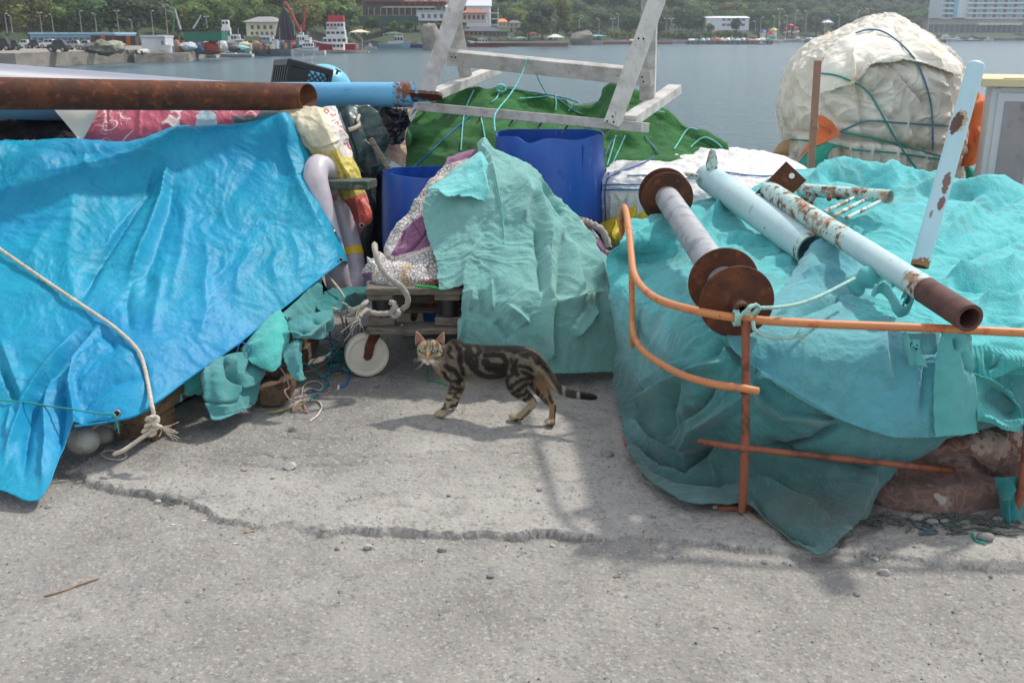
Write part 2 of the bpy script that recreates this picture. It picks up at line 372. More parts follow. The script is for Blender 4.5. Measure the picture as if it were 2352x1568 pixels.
def build_ground():
    xs = np.concatenate([np.linspace(-60, -4, 12), np.linspace(-3.6, -2.3, 30), np.arange(-2.25, 2.25, .0068), np.linspace(2.3, 3.6, 30), np.linspace(4, 60, 12)])
    ys = np.concatenate([np.linspace(-8, 1.6, 20), np.arange(1.75, 4.75, .0068), np.linspace(4.8, 8.6, 60)])
    X, Y = np.meshgrid(xs, ys); h, ins, d, pit = ground_h(X, Y); h = np.where((np.abs(X) > 3.5), np.minimum(h, 0), h)
    V = np.stack([X, Y, h], -1).reshape(-1, 3); nx, ny = len(xs), len(ys)
    ii, jj = np.meshgrid(np.arange(ny-1), np.arange(nx-1), indexing='ij'); a = ii*nx+jj
    q = np.stack([a, a+1, a+nx+1, a+nx], -1).reshape(-1, 4)
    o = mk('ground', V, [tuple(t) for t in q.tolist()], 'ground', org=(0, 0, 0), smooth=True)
    p = np.stack([X, Y, 0*X], -1)
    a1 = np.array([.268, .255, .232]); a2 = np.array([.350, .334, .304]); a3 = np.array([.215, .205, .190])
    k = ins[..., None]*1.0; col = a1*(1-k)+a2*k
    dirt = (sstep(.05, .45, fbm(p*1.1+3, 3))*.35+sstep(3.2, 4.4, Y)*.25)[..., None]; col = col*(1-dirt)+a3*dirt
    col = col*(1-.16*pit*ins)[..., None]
    col = col*(1-.50*np.clip(.45+1.2*fbm(p*4, 2), 0, 1)*np.exp(-(np.where(ins, 9, d)/.012)**2))[..., None]       # thin patchy darker line just outside the broken edge
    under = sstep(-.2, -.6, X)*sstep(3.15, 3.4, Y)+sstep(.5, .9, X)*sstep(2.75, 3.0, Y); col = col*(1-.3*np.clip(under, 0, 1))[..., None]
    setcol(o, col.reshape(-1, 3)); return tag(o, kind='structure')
build_ground()
mat('quay_concrete', (.30, .29, .26), .9, layers=[((.13, .11, .08), 1.4, .5, .75, (1, 1, .3)), ((.42, .40, .37), 3, .6, .7)], bumps=[(12, .01)], mottle=.2)
tag(MB().box((0, 9.0, -1.35), (120, .9, 2.6)).build('quay_edge', 'quay_concrete', smooth=False), kind='structure')
# water: one sheet to the far shore
mw = mat('water', (.040, .090, .110), .18, bumps=[(.35, .30, (1, 2.4, 1), 'noise', 3), (1.6, .16, (1, 2.0, 1), 'noise', 4), (7, .04, None, 'noise', 3)], spec=.14)
xs = np.concatenate([np.linspace(-1500, -60, 12), np.linspace(-50, 50, 30), np.linspace(60, 1500, 12)]); ys = np.concatenate([[9.2], np.linspace(12, 60, 20), np.linspace(70, 1500, 20)])
X, Y = np.meshgrid(xs, ys); nx = len(xs); V = np.stack([X, Y, X*0+WATER_Z], -1).reshape(-1, 3)
tag(mk('water', V, [(i*nx+j, i*nx+j+1, (i+1)*nx+j+1, (i+1)*nx+j) for i in range(len(ys)-1) for j in range(nx-1)], mw, org=(0, 0, WATER_Z)), kind='structure')
tag(MB().box((0, 750, -4.0), (3200, 1700, .5)).build('seabed', 'quay_concrete', smooth=False), kind='structure')

# ------------------------------------------------------------------ loose stones, chips and litter
mat('stone', (.40, .39, .37), .9, mottle=.3, mscale=30, bumps=[(60, .003), (160, .001)])
mat('stone_dark', (.22, .215, .205), .85, mottle=.3, mscale=30, bumps=[(60, .003)])
mat('chip', (.30, .20, .12), .85, mottle=.3, mscale=40, bumps=[(80, .001, (1, .2, 1))])
mat('shell', (.62, .58, .50), .6, mottle=.15, mscale=40)
def gz(x, y): return float(ground_h(np.array([x]), np.array([y]))[0][0])
def rock(c, r, seed, flat=.6):
    k = np.random.default_rng(seed)
    planes = k.normal(size=(9, 3)); planes /= np.linalg.norm(planes, axis=1)[:, None]; cut = k.uniform(.48, .85, 9)
    def fn(V):
        s = np.ones(len(V))
        for p_, c_ in zip(planes, cut):
            d = V@p_; s = np.where(d > 0, np.minimum(s, c_/np.maximum(d, 1e-3)), s)
        return V*s[:, None]
    return MB().ball(c, (r, r*k.uniform(.65, .95), r*flat), 14, 18, fn)
STONES = [(664, 1077, 17, 0, 'large pale grey stone with a broken white face in the middle of the old slab'), (1394, 1045, 15, 1, 'dark grey stone lying left of the right-hand net pile'), (843, 1245, 12, 0, 'pale round stone just in front of the slab edge under the cat'),
 (1014, 1251, 12, 1, 'small flat grey stone in front of the slab edge right of the round pale stone'), (1645, 1168, 8, 0, 'pale pebble beside the foot of the orange rail post'), (1760, 1280, 10, 0, 'pale flat pebble in the shade in front of the teal cloth corner'),
 (2013, 1277, 9, 0, 'pale angular pebble in the shade above the forked white pebble'), (2033, 1307, 15, 0, 'forked whitish pebble in the shade at the right'), (1806, 1280, 7, 0, 'tiny pale pebble right of the flat pebble in the shade'), (1970, 1352, 9, 1, 'bluish grey pebble at the lower border of the big shadow'),
 (2278, 1316, 8, 1, 'grey pebble near the right border below the slab edge'), (398, 1141, 14, 1, 'grey stone wedged in the broken slab edge at the left'), (360, 1140, 9, 0, 'pale pebble beside the grey stone wedged in the slab edge'), (674, 990, 11, 1, 'grey stone left of the white cord ends'),
 (1240, 1127, 7, 1, 'dark pebble inside the narrow trestle shadow on the slab'), (866, 888, 6, 1, 'dark pebble in the shade under the caster wheel'), (108, 1156, 9, 0, 'pinkish pebble at the foot of the hanging blue tarp tail'), (1126, 1310, 10, 1, 'flat grey chip of stone on the front concrete, middle'),
 (773, 1246, 7, 1, 'small bluish pebble left of the pale round stone'), (741, 1216, 8, 1, 'grey pebble on the broken edge left of centre'), (428, 1362, 7, 1, 'dark pebble on the front concrete at the left'), (1270, 1238, 7, 0, 'pale pebble on the slab edge below the shadow streak'),
 (625, 1100, 6, 0, 'little pale pebble below the large stone'), (806, 1150, 6, 0, 'little white pebble on the slab below the cat'), (1500, 1190, 7, 1, 'grey pebble close to the lower left fold of the net pile cover'), (560, 1310, 5, 0, 'tiny pale pebble on the front concrete'),
 (1030, 1140, 6, 1, 'tiny dark pebble on the slab under the cat'), (780, 1345, 6, 1, 'tiny grey pebble in front of the slab, left of centre'), (2180, 1350, 6, 0, 'tiny pale pebble at the right in the shade'), (1440, 1360, 5, 1, 'tiny dark pebble on sunlit concrete below the big shadow')]
for i, (u, v, r, d, lab) in enumerate(STONES):
    x, y, _ = G(u, v); sc = (y*CP+CAM_H*SP)/F; rr = r*sc*1.05
    tag(rock((x, y+rr*.3, gz(x, y)+rr*.35), rr, i+5).build('stone', 'stone_dark' if d else 'stone', smooth=False), lab, 'stone', 'loose stones on the concrete')
CH = [(572, 1210, 24, 'chip', 'flat piece of tan bark beside the slab edge', 'bark chip'), (1417, 1314, 16, 'chip', 'curled dry brown leaf bit in the big shadow', 'dry leaf'), (1185, 1040, 11, 'stone_dark', 'dark curled chip on the slab left of the dark grey stone', 'chip'),
      (560, 1080, 14, 'chip', 'tan wood chip left of the large pale stone', 'wood chip'), (1295, 904, 13, 'stone_dark', 'dark flat chip beside the tip of the cat tail', 'chip'), (398, 1195, 12, 'shell', 'pale splinter left of the slab edge', 'splinter'), (468, 1185, 11, 'shell', 'white shell fragment in the angle of the slab edge', 'shell fragment'),
      (540, 1237, 12, 'shell', 'pale flake in front of the slab edge, left', 'flake'), (972, 1229, 10, 'shell', 'small white shell bit on the slab edge below the cat', 'shell fragment'), (1645, 1428, 12, 'stone_dark', 'dark splinter on the front concrete at the right', 'splinter')]
for i, (u, v, l, m_, lab, cat) in enumerate(CH):
    x, y, _ = G(u, v); sc = (y*CP+CAM_H*SP)/F; l *= sc; a = rng.uniform(-.5, .5)
    n = 9; t = np.linspace(-1, 1, n); V = []
    for k in range(2):
        for q in t: V.append((x+q*l*.5, y+(k*2-1)*l*.2*(1-abs(q)**3*.8)+.1*l*math.sin(3*q+i), gz(x, y)+.003+.12*l*(q*q)*(1 if i % 2 else .3)))
    o = mk(cat.replace(' ', '_'), V, [(j, j+1, n+j+1, n+j) for j in range(n-1)], m_); md = o.modifiers.new('thickness', 'SOLIDIFY'); md.thickness = .003; tag(o, lab, cat, 'bits of litter on the concrete')
tag(cord('twig', [(100, 1356, 1), (130, 1348, 1), (175, 1333, 1), (225, 1316, 1)] if 0 else [('w', *[*G(u, v)[:2], -.016]) for u, v in ((100, 1356), (130, 1348), (175, 1333), (225, 1316))], .0028, 'chip', strands=0, wob=.002), 'thin brown dry twig on the front concrete at the left', 'twig')
tag(MB().beam((*G(1700, 1172)[:2], .008), (*G(1755, 1206)[:2], -.008), .03, .008).build('wood_sliver', mat('sliver', (.30, .25, .19), .9, mottle=.3, mscale=20, bumps=[(60, .002, (1, .1, 1))]), smooth=False), 'flat weathered wood sliver at the foot of the orange rail', 'wood chip')
# grit: thousands of tiny stones, nobody could count them
mbg = MB(); n = 5200; ux = rng.uniform(-1.9, 1.9, n*2); uy = rng.uniform(2.05, 4.6, n*2)
den = .25+.75*sstep(-.1, .5, fbm(np.stack([ux, uy, ux*0], -1)*2, 3)); dE = polydist(ux, uy, EW)[0]; den = np.clip(den+1.2*np.exp(-(dE/.09)**2), 0, 1)
kk = rng.uniform(size=n*2) < den; ux, uy = ux[kk][:n], uy[kk][:n]; hz = ground_h(ux, uy)[0]; rr = .0016+.0035*rng.uniform(size=len(ux))**5
T = np.array([(1, 0, 0), (0, 1, 0), (-1, 0, 0), (0, -1, 0), (0, 0, .8), (0, 0, -.6)]); FT = [(0, 1, 4), (1, 2, 4), (2, 3, 4), (3, 0, 4)]
VV = T[None]*rr[:, None, None]*rng.uniform(.6, 1.3, (len(ux), 6, 3)); aa = rng.uniform(0, 6.3, len(ux)); ca, sa = np.cos(aa)[:, None], np.sin(aa)[:, None]
VV = np.stack([VV[..., 0]*ca-VV[..., 1]*sa, VV[..., 0]*sa+VV[..., 1]*ca, VV[..., 2]], -1)+np.stack([ux, uy, hz+rr*.3], -1)[:, None]
og = mk('gravel', VV.reshape(-1, 3), [tuple(int(a+6*i) for a in f) for i in range(len(ux)) for f in FT], mat('grit', (.3, .3, .3), .9, attr='col'), smooth=False, org=(0, 0, 0))
cc = np.repeat(np.where(rng.uniform(size=(len(ux), 1)) < .35, [[.13, .13, .14]], [[.42, .40, .37]])*rng.uniform(.7, 1.2, (len(ux), 1)), 6, 0); setcol(og, cc)
tag(og, 'fine grit and crumbs of stone scattered over the concrete', 'grit', kind='stuff')
# ------------------------------------------------------------------ shared materials
_pc = {}
def onS(S, u, v, off=.008, rad=7):
    if id(S) not in _pc: U, V_ = proj(S); _pc[id(S)] = (U.ravel(), V_.ravel(), S.reshape(-1, 3), np.linalg.norm(S.reshape(-1, 3)-[0, 0, CAM_H], axis=1), S)
    U, V_, T, Dd, _ = _pc[id(S)]; d = np.hypot(U-u, V_-v); k = d < max(rad, d.min()+1)
    m = Dd[k].min()-off; a, b, c_ = ray(u, v); n = math.sqrt(a*a+b*b+c_*c_)
    return ('w', a/n*m, b/n*m, CAM_H+c_/n*m)
def hug(S, pts, off=.006, rad=3, step=9):
    """a cord pressed on a sheet along a picture path"""
    p = smooth_path(np.array([[a, b, 0] for a, b in pts], float), step=step); q = [onS(S, a, b, off, rad) for a, b, _ in p]; w_ = np.array([t[1:] for t in q])
    for _ in range(2): w_[1:-1] = (w_[:-2]+2*w_[1:-1]+w_[2:])/4
    return [('w', *t) for t in w_]
mat('tarp', srgb(22, 152, 184), .52, spec=.32, mottle=.14, mscale=4, trans=.15,
    layers=[(srgb(66, 180, 214), 1.6, .50, .72, (1, 1, .5), .55), (srgb(16, 122, 186), 2.2, .55, .72, None, .5), (srgb(100, 135, 175), 3.5, .68, .78, None, .3), (srgb(60, 90, 110), 16, .72, .78, (1, 1, .4), .5), (srgb(84, 178, 206), 9, .03, .0, (1.2, 1, .7), .25, 'ridge'), (srgb(14, 96, 168), 9, .03, .0, (1, 1, .5), .4, 'ridge'), (srgb(22, 134, 188), .9, .46, .6, None, .6), (srgb(130, 190, 210), 40, .66, .74, (.3, 1, 1), .4)],
    bumps=[(5, .005, (1.4, 1, .6), 'ridge', 3), (12, .0032, (1, 1, .7), 'ridge', 4), (34, .0012, (1, 1, .7), 'ridge', 3), (240, .0003)])
def clothmat(name, col, col2, col3=None, rough=.95, weave=420, w=.0006, tr=.08, dirt=.5, st=(1, 1, 1)):
    L_ = [(col2, 2.6, .45, .68, None, .7)]
    if col3: L_.append((col3, 6, .58, .76, None, dirt))
    L_.append((tuple(c*.45 for c in col), 17, .69, .78, None, dirt)); L_.append((tuple(c*.6 for c in col), 210, .52, .66, None, .45)); L_.append((tuple(min(1, c*1.35) for c in col), 170, .58, .7, None, .4))
    return mat(name, col, rough, layers=L_, sheen=.25, spec=.2, mottle=.10, mscale=26, trans=tr,
               bumps=[(11, .006, st, 'noise', 3), (32, .002, None, 'ridge', 3), (150, .0012), (weave, w)])
clothmat('teal', srgb(74, 142, 142), srgb(92, 152, 156), srgb(58, 108, 106))
clothmat('teal_dirty', srgb(44, 122, 122), srgb(60, 128, 130), srgb(48, 78, 74), dirt=.8)
clothmat('aqua', srgb(80, 182, 174), srgb(100, 192, 186), srgb(74, 150, 148), dirt=.35)
clothmat('mint', srgb(116, 170, 164), srgb(134, 180, 172), srgb(100, 140, 134), dirt=.6)
clothmat('mint_back', srgb(112, 196, 194), srgb(124, 202, 198), dirt=.2)
mat('rust', srgb(92, 52, 32), .88, layers=[(srgb(64, 38, 29), 9, .44, .60, None, .8), (srgb(140, 80, 42), 24, .54, .70, None, .7), (srgb(46, 32, 27), 60, .58, .70, None, .7)], bumps=[(50, .003), (180, .001)], mottle=.2, mscale=12)
mat('pipe_grey', srgb(120, 135, 138), .6, layers=[(srgb(160, 160, 150), 5, .45, .7), (srgb(95, 75, 60), 9, .62, .75)], bumps=[(60, .001)], metal=.2)
mat('pipe_white', srgb(122, 126, 140), .45, layers=[(srgb(140, 140, 160), 3, .5, .8, (1, 1, 1), .5), (srgb(120, 110, 105), 14, .68, .74, None, .5)], bumps=[(30, .0008)])
BLUEP = srgb(98, 166, 204)
mat('pipe_blue', BLUEP, .42, layers=[(srgb(110, 180, 216), 4, .5, .7), (srgb(40, 110, 170), 12, .58, .66, (.4, 1, 2), .7), (srgb(120, 70, 40), 22, .69, .73)], bumps=[(28, .003), (140, .0008)])
mat('old_wood', srgb(120, 112, 102), .9, layers=[(srgb(86, 76, 66), 14, .45, .65, (1, 6, 6)), (srgb(60, 50, 42), 30, .60, .70, (.6, 8, 8), .8)], bumps=[(26, .006, (1, 7, 7)), (90, .0015)], mottle=.2, mscale=6)
mat('brown_wood', srgb(112, 90, 68), .9, layers=[(srgb(72, 54, 40), 8, .45, .65, (4, 1, 5)), (srgb(140, 120, 92), 22, .58, .70, (7, .8, 8), .7), (srgb(52, 76, 60), 5, .64, .7, None, .6)], bumps=[(26, .007, (7, 1, 7)), (90, .002)], mottle=.25, mscale=5)
mat('rope_white', srgb(188, 178, 160), .9, mottle=.2, mscale=40, bumps=[(300, .0008)])
mat('rope_grey', srgb(158, 152, 142), .92, mottle=.25, mscale=30, layers=[(srgb(110, 150, 170), 30, .66, .7, None, .7)], bumps=[(300, .0012)])
for nm, c in (('cord_teal', (48, 140, 135)), ('cord_aqua', (110, 190, 185)), ('cord_blue', (40, 100, 165)), ('cord_pink', (178, 140, 132)), ('cord_white', (190, 184, 172)), ('cord_olive', (140, 135, 85)), ('cord_green', (30, 150, 70)), ('cord_steel', (84, 122, 142)), ('cord_pale', (150, 190, 180))):
    mat(nm, srgb(*c), .8, mottle=.2, mscale=50, bumps=[(400, .0006)])
mat('plastic_black', srgb(30, 33, 36), .45, mottle=.2, mscale=10)
mat('net_dark', srgb(44, 38, 48), .95, layers=[(srgb(70, 66, 74), 30, .55, .7), (srgb(24, 24, 30), 12, .5, .65)], bumps=[(60, .012, None, 'ridge'), (200, .004, None, 'edge')])
mat('barrel', srgb(34, 86, 176), .38, layers=[(srgb(60, 104, 182), 5, .45, .7, (1, 1, .4), .7), (srgb(120, 148, 192), 30, .64, .70, (1, 1, .25), .5), (srgb(26, 56, 120), 9, .6, .7, None, .5)], bumps=[(12, .003), (60, .0004)], trans=.06)
mat('metal_ring', srgb(150, 150, 145), .35, metal=.8, mottle=.3, mscale=90)
mat('black', (.012, .012, .014), .9)
# ------------------------------------------------------------------ blue tarpaulin over the left-hand pile
rows = []
T_ = {  # columns: (top), then down
 0: [(-190, 350, 4.5), (-170, 480, 4.2), (-160, 640, 3.92), (-160, 800, 3.62), (-150, 960, 3.34), (-130, 1110, 3.08)],
 1: [(-20, 323, 4.65), (-10, 450, 4.36), (0, 600, 4.06), (0, 790, 3.66), (0, 960, 3.36), (-5, 1123, 3.06)],
 2: [(85, 316, 4.72), (95, 440, 4.42), (100, 590, 4.12), (90, 780, 3.70), (85, 960, 3.38), (95, 1143, 3.03)],
 3: [(180, 318, 4.76), (185, 430, 4.5), (195, 580, 4.18), (180, 760, 3.78), (165, 890, 3.5), (172, 980, 3.33)],
 4: [(300, 327, 4.82), (300, 430, 4.6), (305, 560, 4.26), (300, 700, 3.95), (295, 840, 3.62), (312, 958, 3.38)],
 5: [(420, 291, 4.92), (420, 400, 4.7), (425, 520, 4.42), (428, 640, 4.14), (430, 760, 3.88), (432, 872, 3.66)],
 6: [(540, 281, 5.0), (540, 380, 4.82), (545, 480, 4.58), (548, 590, 4.34), (550, 690, 4.12), (552, 786, 3.93)],
 7: [(628, 268, 5.05), (632, 350, 4.92), (640, 440, 4.74), (650, 530, 4.54), (660, 620, 4.36), (668, 694, 4.24)],
 8: [(652, 261, 5.06), (685, 338, 4.96), (712, 405, 4.86), (742, 480, 4.76), (768, 545, 4.67), (786, 601, 4.58)],
 9: [(662, 268, 5.14), (712, 335, 5.2), (739, 375, 5.22), (762, 470, 5.22), (785, 560, 5.2), (795, 640, 5.15)]}
back = [('w', *(np.array(P(*T_[k][0]))+np.array([0, .55, -.35]))) for k in range(10)]
rows = [back]+[[T_[k][r] for k in range(10)] for r in range(6)]
z4 = lambda *a: [Z4(*p) for p in a]; z5 = lambda *a: [Z5(*p) for p in a]
FO = [(z4((978, 600), (985, 720), (950, 880), (880, 1060), (800, 1250), (740, 1450)), 9, .040), (z4((940, 640), (880, 800), (760, 980), (650, 1150), (540, 1330), (470, 1500)), 9, -.035, .3), (z4((905, 690), (840, 850), (700, 1030), (590, 1200)), 6, .018),
      (z4((1010, 700), (1000, 900), (940, 1100), (870, 1300), (840, 1480)), 14, -.018), (z4((1690, 400), (1700, 600), (1760, 800), (1850, 1000), (1960, 1180)), 9, .02), (z4((1560, 520), (1480, 700), (1330, 900), (1200, 1100)), 16, -.012),
      (z4((0, 1000), (90, 800), (180, 680), (330, 600)), 16, .02), (z4((230, 730), (480, 680), (700, 620), (980, 590)), 6, .012), (z4((0, 600), (200, 560), (420, 600), (640, 600)), 20, -.02), (z4((430, 1480), (400, 1250), (420, 1000), (450, 800), (520, 660)), 18, .016),
      (z4((150, 1300), (250, 1100), (380, 950), (520, 860)), 12, .012), (z4((1000, 1470), (1060, 1200), (1090, 1000), (1070, 860)), 10, .010), (z4((1200, 1470), (1220, 1250), (1200, 1100)), 9, .012), (z4((1380, 1440), (1400, 1300), (1500, 1150)), 10, .010),
      (z4((1650, 1380), (1600, 1280), (1640, 1150)), 8, .008), (z4((600, 530), (500, 600), (480, 760)), 6, .01), (z4((1750, 1350), (1760, 1200), (1700, 1060)), 7, .009),
      # gathers above the cord at the lower left
      (z5((430, 460), (300, 620), (190, 760), (130, 860), (90, 1000), (20, 1200)), 7, .028), (z5((560, 400), (430, 560), (260, 760), (190, 880), (150, 1050), (130, 1300)), 8, -.028), (z5((560, 440), (430, 640), (400, 760), (430, 1000), (380, 1200)), 7, .034),
      (z5((390, 650), (350, 800), (340, 950), (330, 1150)), 7, -.026), (z5((300, 640), (270, 780), (250, 900), (270, 1080), (240, 1350)), 8, .024), (z5((0, 500), (60, 660), (110, 800), (120, 860)), 9, .02), (z5((0, 650), (50, 760), (110, 870)), 6, -.02),
      (z5((600, 540), (480, 620), (430, 700)), 7, .02), (z5((790, 600), (620, 660), (500, 740), (430, 860)), 11, .02), (z5((830, 730), (650, 760), (520, 830), (440, 930)), 7, -.014), (z5((860, 500), (900, 300), (930, 100)), 10, .014), (z5((740, 480), (720, 300), (780, 60)), 9, -.02),
      (z5((1120, 540), (1180, 350), (1150, 150)), 12, .010), (z5((650, 590), (640, 520), (560, 470)), 6, -.016), (z5((820, 620), (840, 740), (860, 860)), 5, -.008), (z5((30, 1080), (60, 900), (150, 860)), 6, .02)]
def tw(U, V_, S):
    # gather: the cloth is drawn together where the thin cord crosses it, and flares below
    g = np.exp(-((V_-928)/60)**2)*sstep(260, 150, U)*-.02
    ang = np.arctan2(V_-560, U-392+1e-6)
    return g
tarp, ST = sheet('tarpaulin', rows, 'tarp', 380, 360, [(f[0], f[1]*1.35, f[2]*.8, 0 if len(f) < 4 else f[3]*.5) for f in FO], noise=[(2.0, .013, 'f', (1.3, 1, .5), .3), (4.5, .006, 'r', (1.6, 1, .35), .35), (9, .004, 'r', (1.4, 1, .5), .3), (12, .0018, 'x', (1, 1, .6), .3)], keepgrid=True, wrinkle=tw, thick=.003)
tag(tarp, 'big crumpled bright blue tarpaulin tied down over the pile on the left', 'tarpaulin')
def grommet(S, u, v, parent, r=.011, name='eyelet'):
    p = np.array(onS(S, u, v, .004)[1:]); c = np.array([0, 0, CAM_H])-p; c /= np.linalg.norm(c)
    th = np.linspace(0, 2*np.pi, 17); e1 = np.cross(c, [0, 0, 1]); e1 /= np.linalg.norm(e1); e2 = np.cross(e1, c)
    pts = p+r*(np.cos(th)[:, None]*e1+np.sin(th)[:, None]*e2)
    o = MB().tube(pts, r*.35, 6, cap=False).build(name, 'metal_ring', parent)
    MB().lathe(p-c*.001, p+c*.0005, [(0, 0.0001), (1, r*.85), (1, .0001)], 14).build('hole', 'black', o); return o
grommet(ST, 268, 950, tarp, .012); grommet(ST, 783, 597, tarp, .009)
# the welded hem of the tarp
hem = [onS(ST, u, v, .002) for u, v in ((172, 979), (250, 968), (308, 955), (340, 934), (380, 909), (432, 869), (500, 822), (552, 785), (610, 737), (668, 693), (720, 650), (782, 602))]
cord('hem', hem, .0045, 'tarp', parent=tarp, strands=0)
# cords and ropes over the tarp
wr = [(-40, 540), (0, 572), (60, 614), (120, 655), (190, 702), (250, 742), (290, 775), (318, 806), (331, 840), (341, 885), (347, 925), (352, 948)]
o = cord('rope', [onS(ST, u, v, .012) for u, v in wr[:-2]]+[P3 for P3 in [('w', *P(348, 925, 3.37)), ('w', *P(353, 952, 3.34)), ('w', *P(350, 985, 3.32)), ('w', *P(318, 1010, 3.29)), ('w', *P(285, 1033, 3.26)), ('w', *P(262, 1043, 3.27))]], .0075, 'rope_white',
         'long off-white braided rope running down across the blue tarpaulin to the timber block', 'rope')
for k, (cx, cy) in enumerate(((352, 962), (350, 978), (344, 990))):
    th = np.linspace(0, 2*np.pi*1.3, 18); c = np.array(P(cx, cy, 3.325)); cord('knot', [('w', *(c+np.array([.020*math.cos(t), -.008+.006*math.sin(t*2), .011*math.sin(t)]))) for t in th], .0075, 'rope_white', parent=o)
cord('frayed_end', [('w', *P(352, 975, 3.31)), ('w', *P(364, 978, 3.30)), ('w', *P(372, 982, 3.30))], .0072, 'rope_white', parent=o, fray=22)
o = cord('cord', [onS(ST, u, v, .007) for u, v in ((-30, 914), (0, 918), (60, 924), (110, 932), (170, 940), (230, 950), (262, 951))], .0032, 'cord_teal', 'thin teal cord pulled tight round the gathered left end of the blue tarpaulin', 'cord', step=.004)
cord('frayed_end', [onS(ST, 258, 950, .012), ('w', *P(264, 955, 3.33)), ('w', *P(267, 968, 3.33))], .005, 'cord_teal', parent=o, fray=14)
# blue tassels hanging from the hem
for k, (u, v) in enumerate(((545, 792), (572, 800))):
    tag(cord('cord', [onS(ST, 556, 786, .006), ('w', *P(u+4, v-2, 3.9)), ('w', *P(u, v+14, 3.89))], .003, 'cord_blue', fray=8), ('frayed blue cord tail hanging left from the lower tarpaulin edge', 'frayed blue cord tail hanging right from the lower tarpaulin edge')[k], 'cord', 'blue cord tails on the tarpaulin edge')
# ------------------------------------------------------------------ timbers under the tarp
t = thing('timber_pallet', 'old timber pallet whose corner block sticks out under the blue tarpaulin', 'pallet', G(315, 1045, 0))
a = np.array(G(318, 1040)); 
ax = np.array([math.sin(R(14)), math.cos(R(14)), 0]); sx = np.array([-ax[1], ax[0], 0])
c0 = np.array(G(352, 1022)); MAT = np.array([ax, -sx, [0, 0, 1]]).T
def tb(mb, along, side, z, L, W, H, bev=.006, yaw=0): mb.box(c0+ax*along+sx*side+np.array([0, 0, z]), (L, W, H), MAT, bev)
m = MB(); tb(m, .10, .09, .05, .16, .17, .10, .008); m.build('block', 'brown_wood', t)
m = MB(); tb(m, .62, .05, .135, 1.35, .12, .062, .006); m.build('board', 'brown_wood', t)
m = MB(); tb(m, .02, .32, .135, .11, .62, .055, .006); m.build('cross_board', 'brown_wood', t)
m = MB(); tb(m, .68, .09, .045, .16, .15, .09, .008); m.build('block', 'brown_wood', t)
t = thing('timber_pallet', 'dark timber pallet with two thick beam ends showing right of the teal rags', 'pallet', G(640, 940, 0))
ax = np.array([math.sin(R(-2)), math.cos(R(-2)), 0]); sx = np.array([-ax[1], ax[0], 0]); MAT = np.array([ax, -sx, [0, 0, 1]]).T
c0 = np.array(G(661, 936))
m = MB(); tb(m, .045, .068, .047, .10, .105, .086, .010, 0); m.build('block', 'brown_wood', t)
m = MB(); tb(m, .50, .030, .046, .84, .055, .084, .008); m.build('beam', 'brown_wood', t)
m = MB(); tb(m, .19, .105, .125, .085, .075, .10, .018); m.build('block', 'brown_wood', t)
m = MB(); tb(m, .62, .045, .150, .70, .07, .105, .010); m.build('beam', 'brown_wood', t)
m = MB(); tb(m, .30, .21, .06, .30, .10, .09, .010); m.build('block', 'brown_wood', t)
# white floats under the tarp
mat('float_white', srgb(168, 168, 160), .5, mottle=.15, mscale=12, layers=[(srgb(110, 105, 95), 9, .5, .75)])
for (u, v, y, r, lab) in ((192, 1012, 3.42, .052, 'round white float peeping out under the blue tarpaulin'), (236, 1000, 3.62, .045, 'second white float, deeper in the shade behind the first under the tarpaulin')):
    c = np.array(P(u, v, y)); tag(MB().ball(c, (r*1.15, r, r), 20, 28).tube(c+np.array([[r*1.17*math.cos(q)*.0, r*math.cos(q), r*math.sin(q)] for q in np.linspace(0, 2*np.pi, 40)]), .002, 6).build('float', 'float_white'), lab, 'float', 'white floats under the tarpaulin')
cord_pts = [('w', *G(u, v, .008)) for u, v in ((232, 1040), (245, 1052), (275, 1056), (290, 1048), (280, 1038), (250, 1034), (236, 1038))]
cord('rope_loop', cord_pts, .004, 'rope_grey', 'flat grey loop of old rope on the ground beside the timber block', 'rope')
# ------------------------------------------------------------------ teal rags below the slanting tarp edge
z6 = lambda *a: [R6(*p) for p in a]
def shs(name, rws, fr_, m, lab, cat, nu=90, nv=90, folds=(), noise=((5, .012, 'r'), (14, .004, 'f')), group=None, **k):
    rr = [[(*fr_(p[0], p[1]), p[2]) for p in r] for r in rws]
    o, S = sheet(name, rr, m, nu, nv, [([fr_(*q) for q in f[0]], *f[1:]) for f in folds], noise, keepgrid=True, **k); tag(o, lab, cat, group); return o, S
# deep backing cloth that hides the inside of the pile
shs('cloth', [[(800, 800, 3.98), (1150, 560, 4.2), (1500, 330, 4.5), (1800, 100, 4.85)], [(850, 860, 3.96), (1200, 650, 4.2), (1500, 470, 4.5), (1850, 200, 4.85)], [(900, 1000, 3.98), (1200, 800, 4.2), (1550, 560, 4.5), (1900, 300, 4.85)]], Z5, 'net_dark', 'dark backing sheet in the gap under the slanting tarpaulin edge', 'fishing net', 60, 60)
shs('cloth', [[(960, 760, 3.72), (1050, 720, 3.76), (1160, 660, 3.8), (1250, 590, 3.86)], [(965, 830, 3.70), (1050, 800, 3.73), (1130, 770, 3.77), (1200, 700, 3.83)], [(965, 866, 3.69), (1020, 865, 3.71), (1060, 830, 3.75), (1150, 820, 3.80)]], Z5, 'aqua', 'small bright teal rag end left of the rolled teal cloth', 'cloth', 60, 50, [([(1040, 760), (1050, 860)], 3, -.02)], fray=.006)
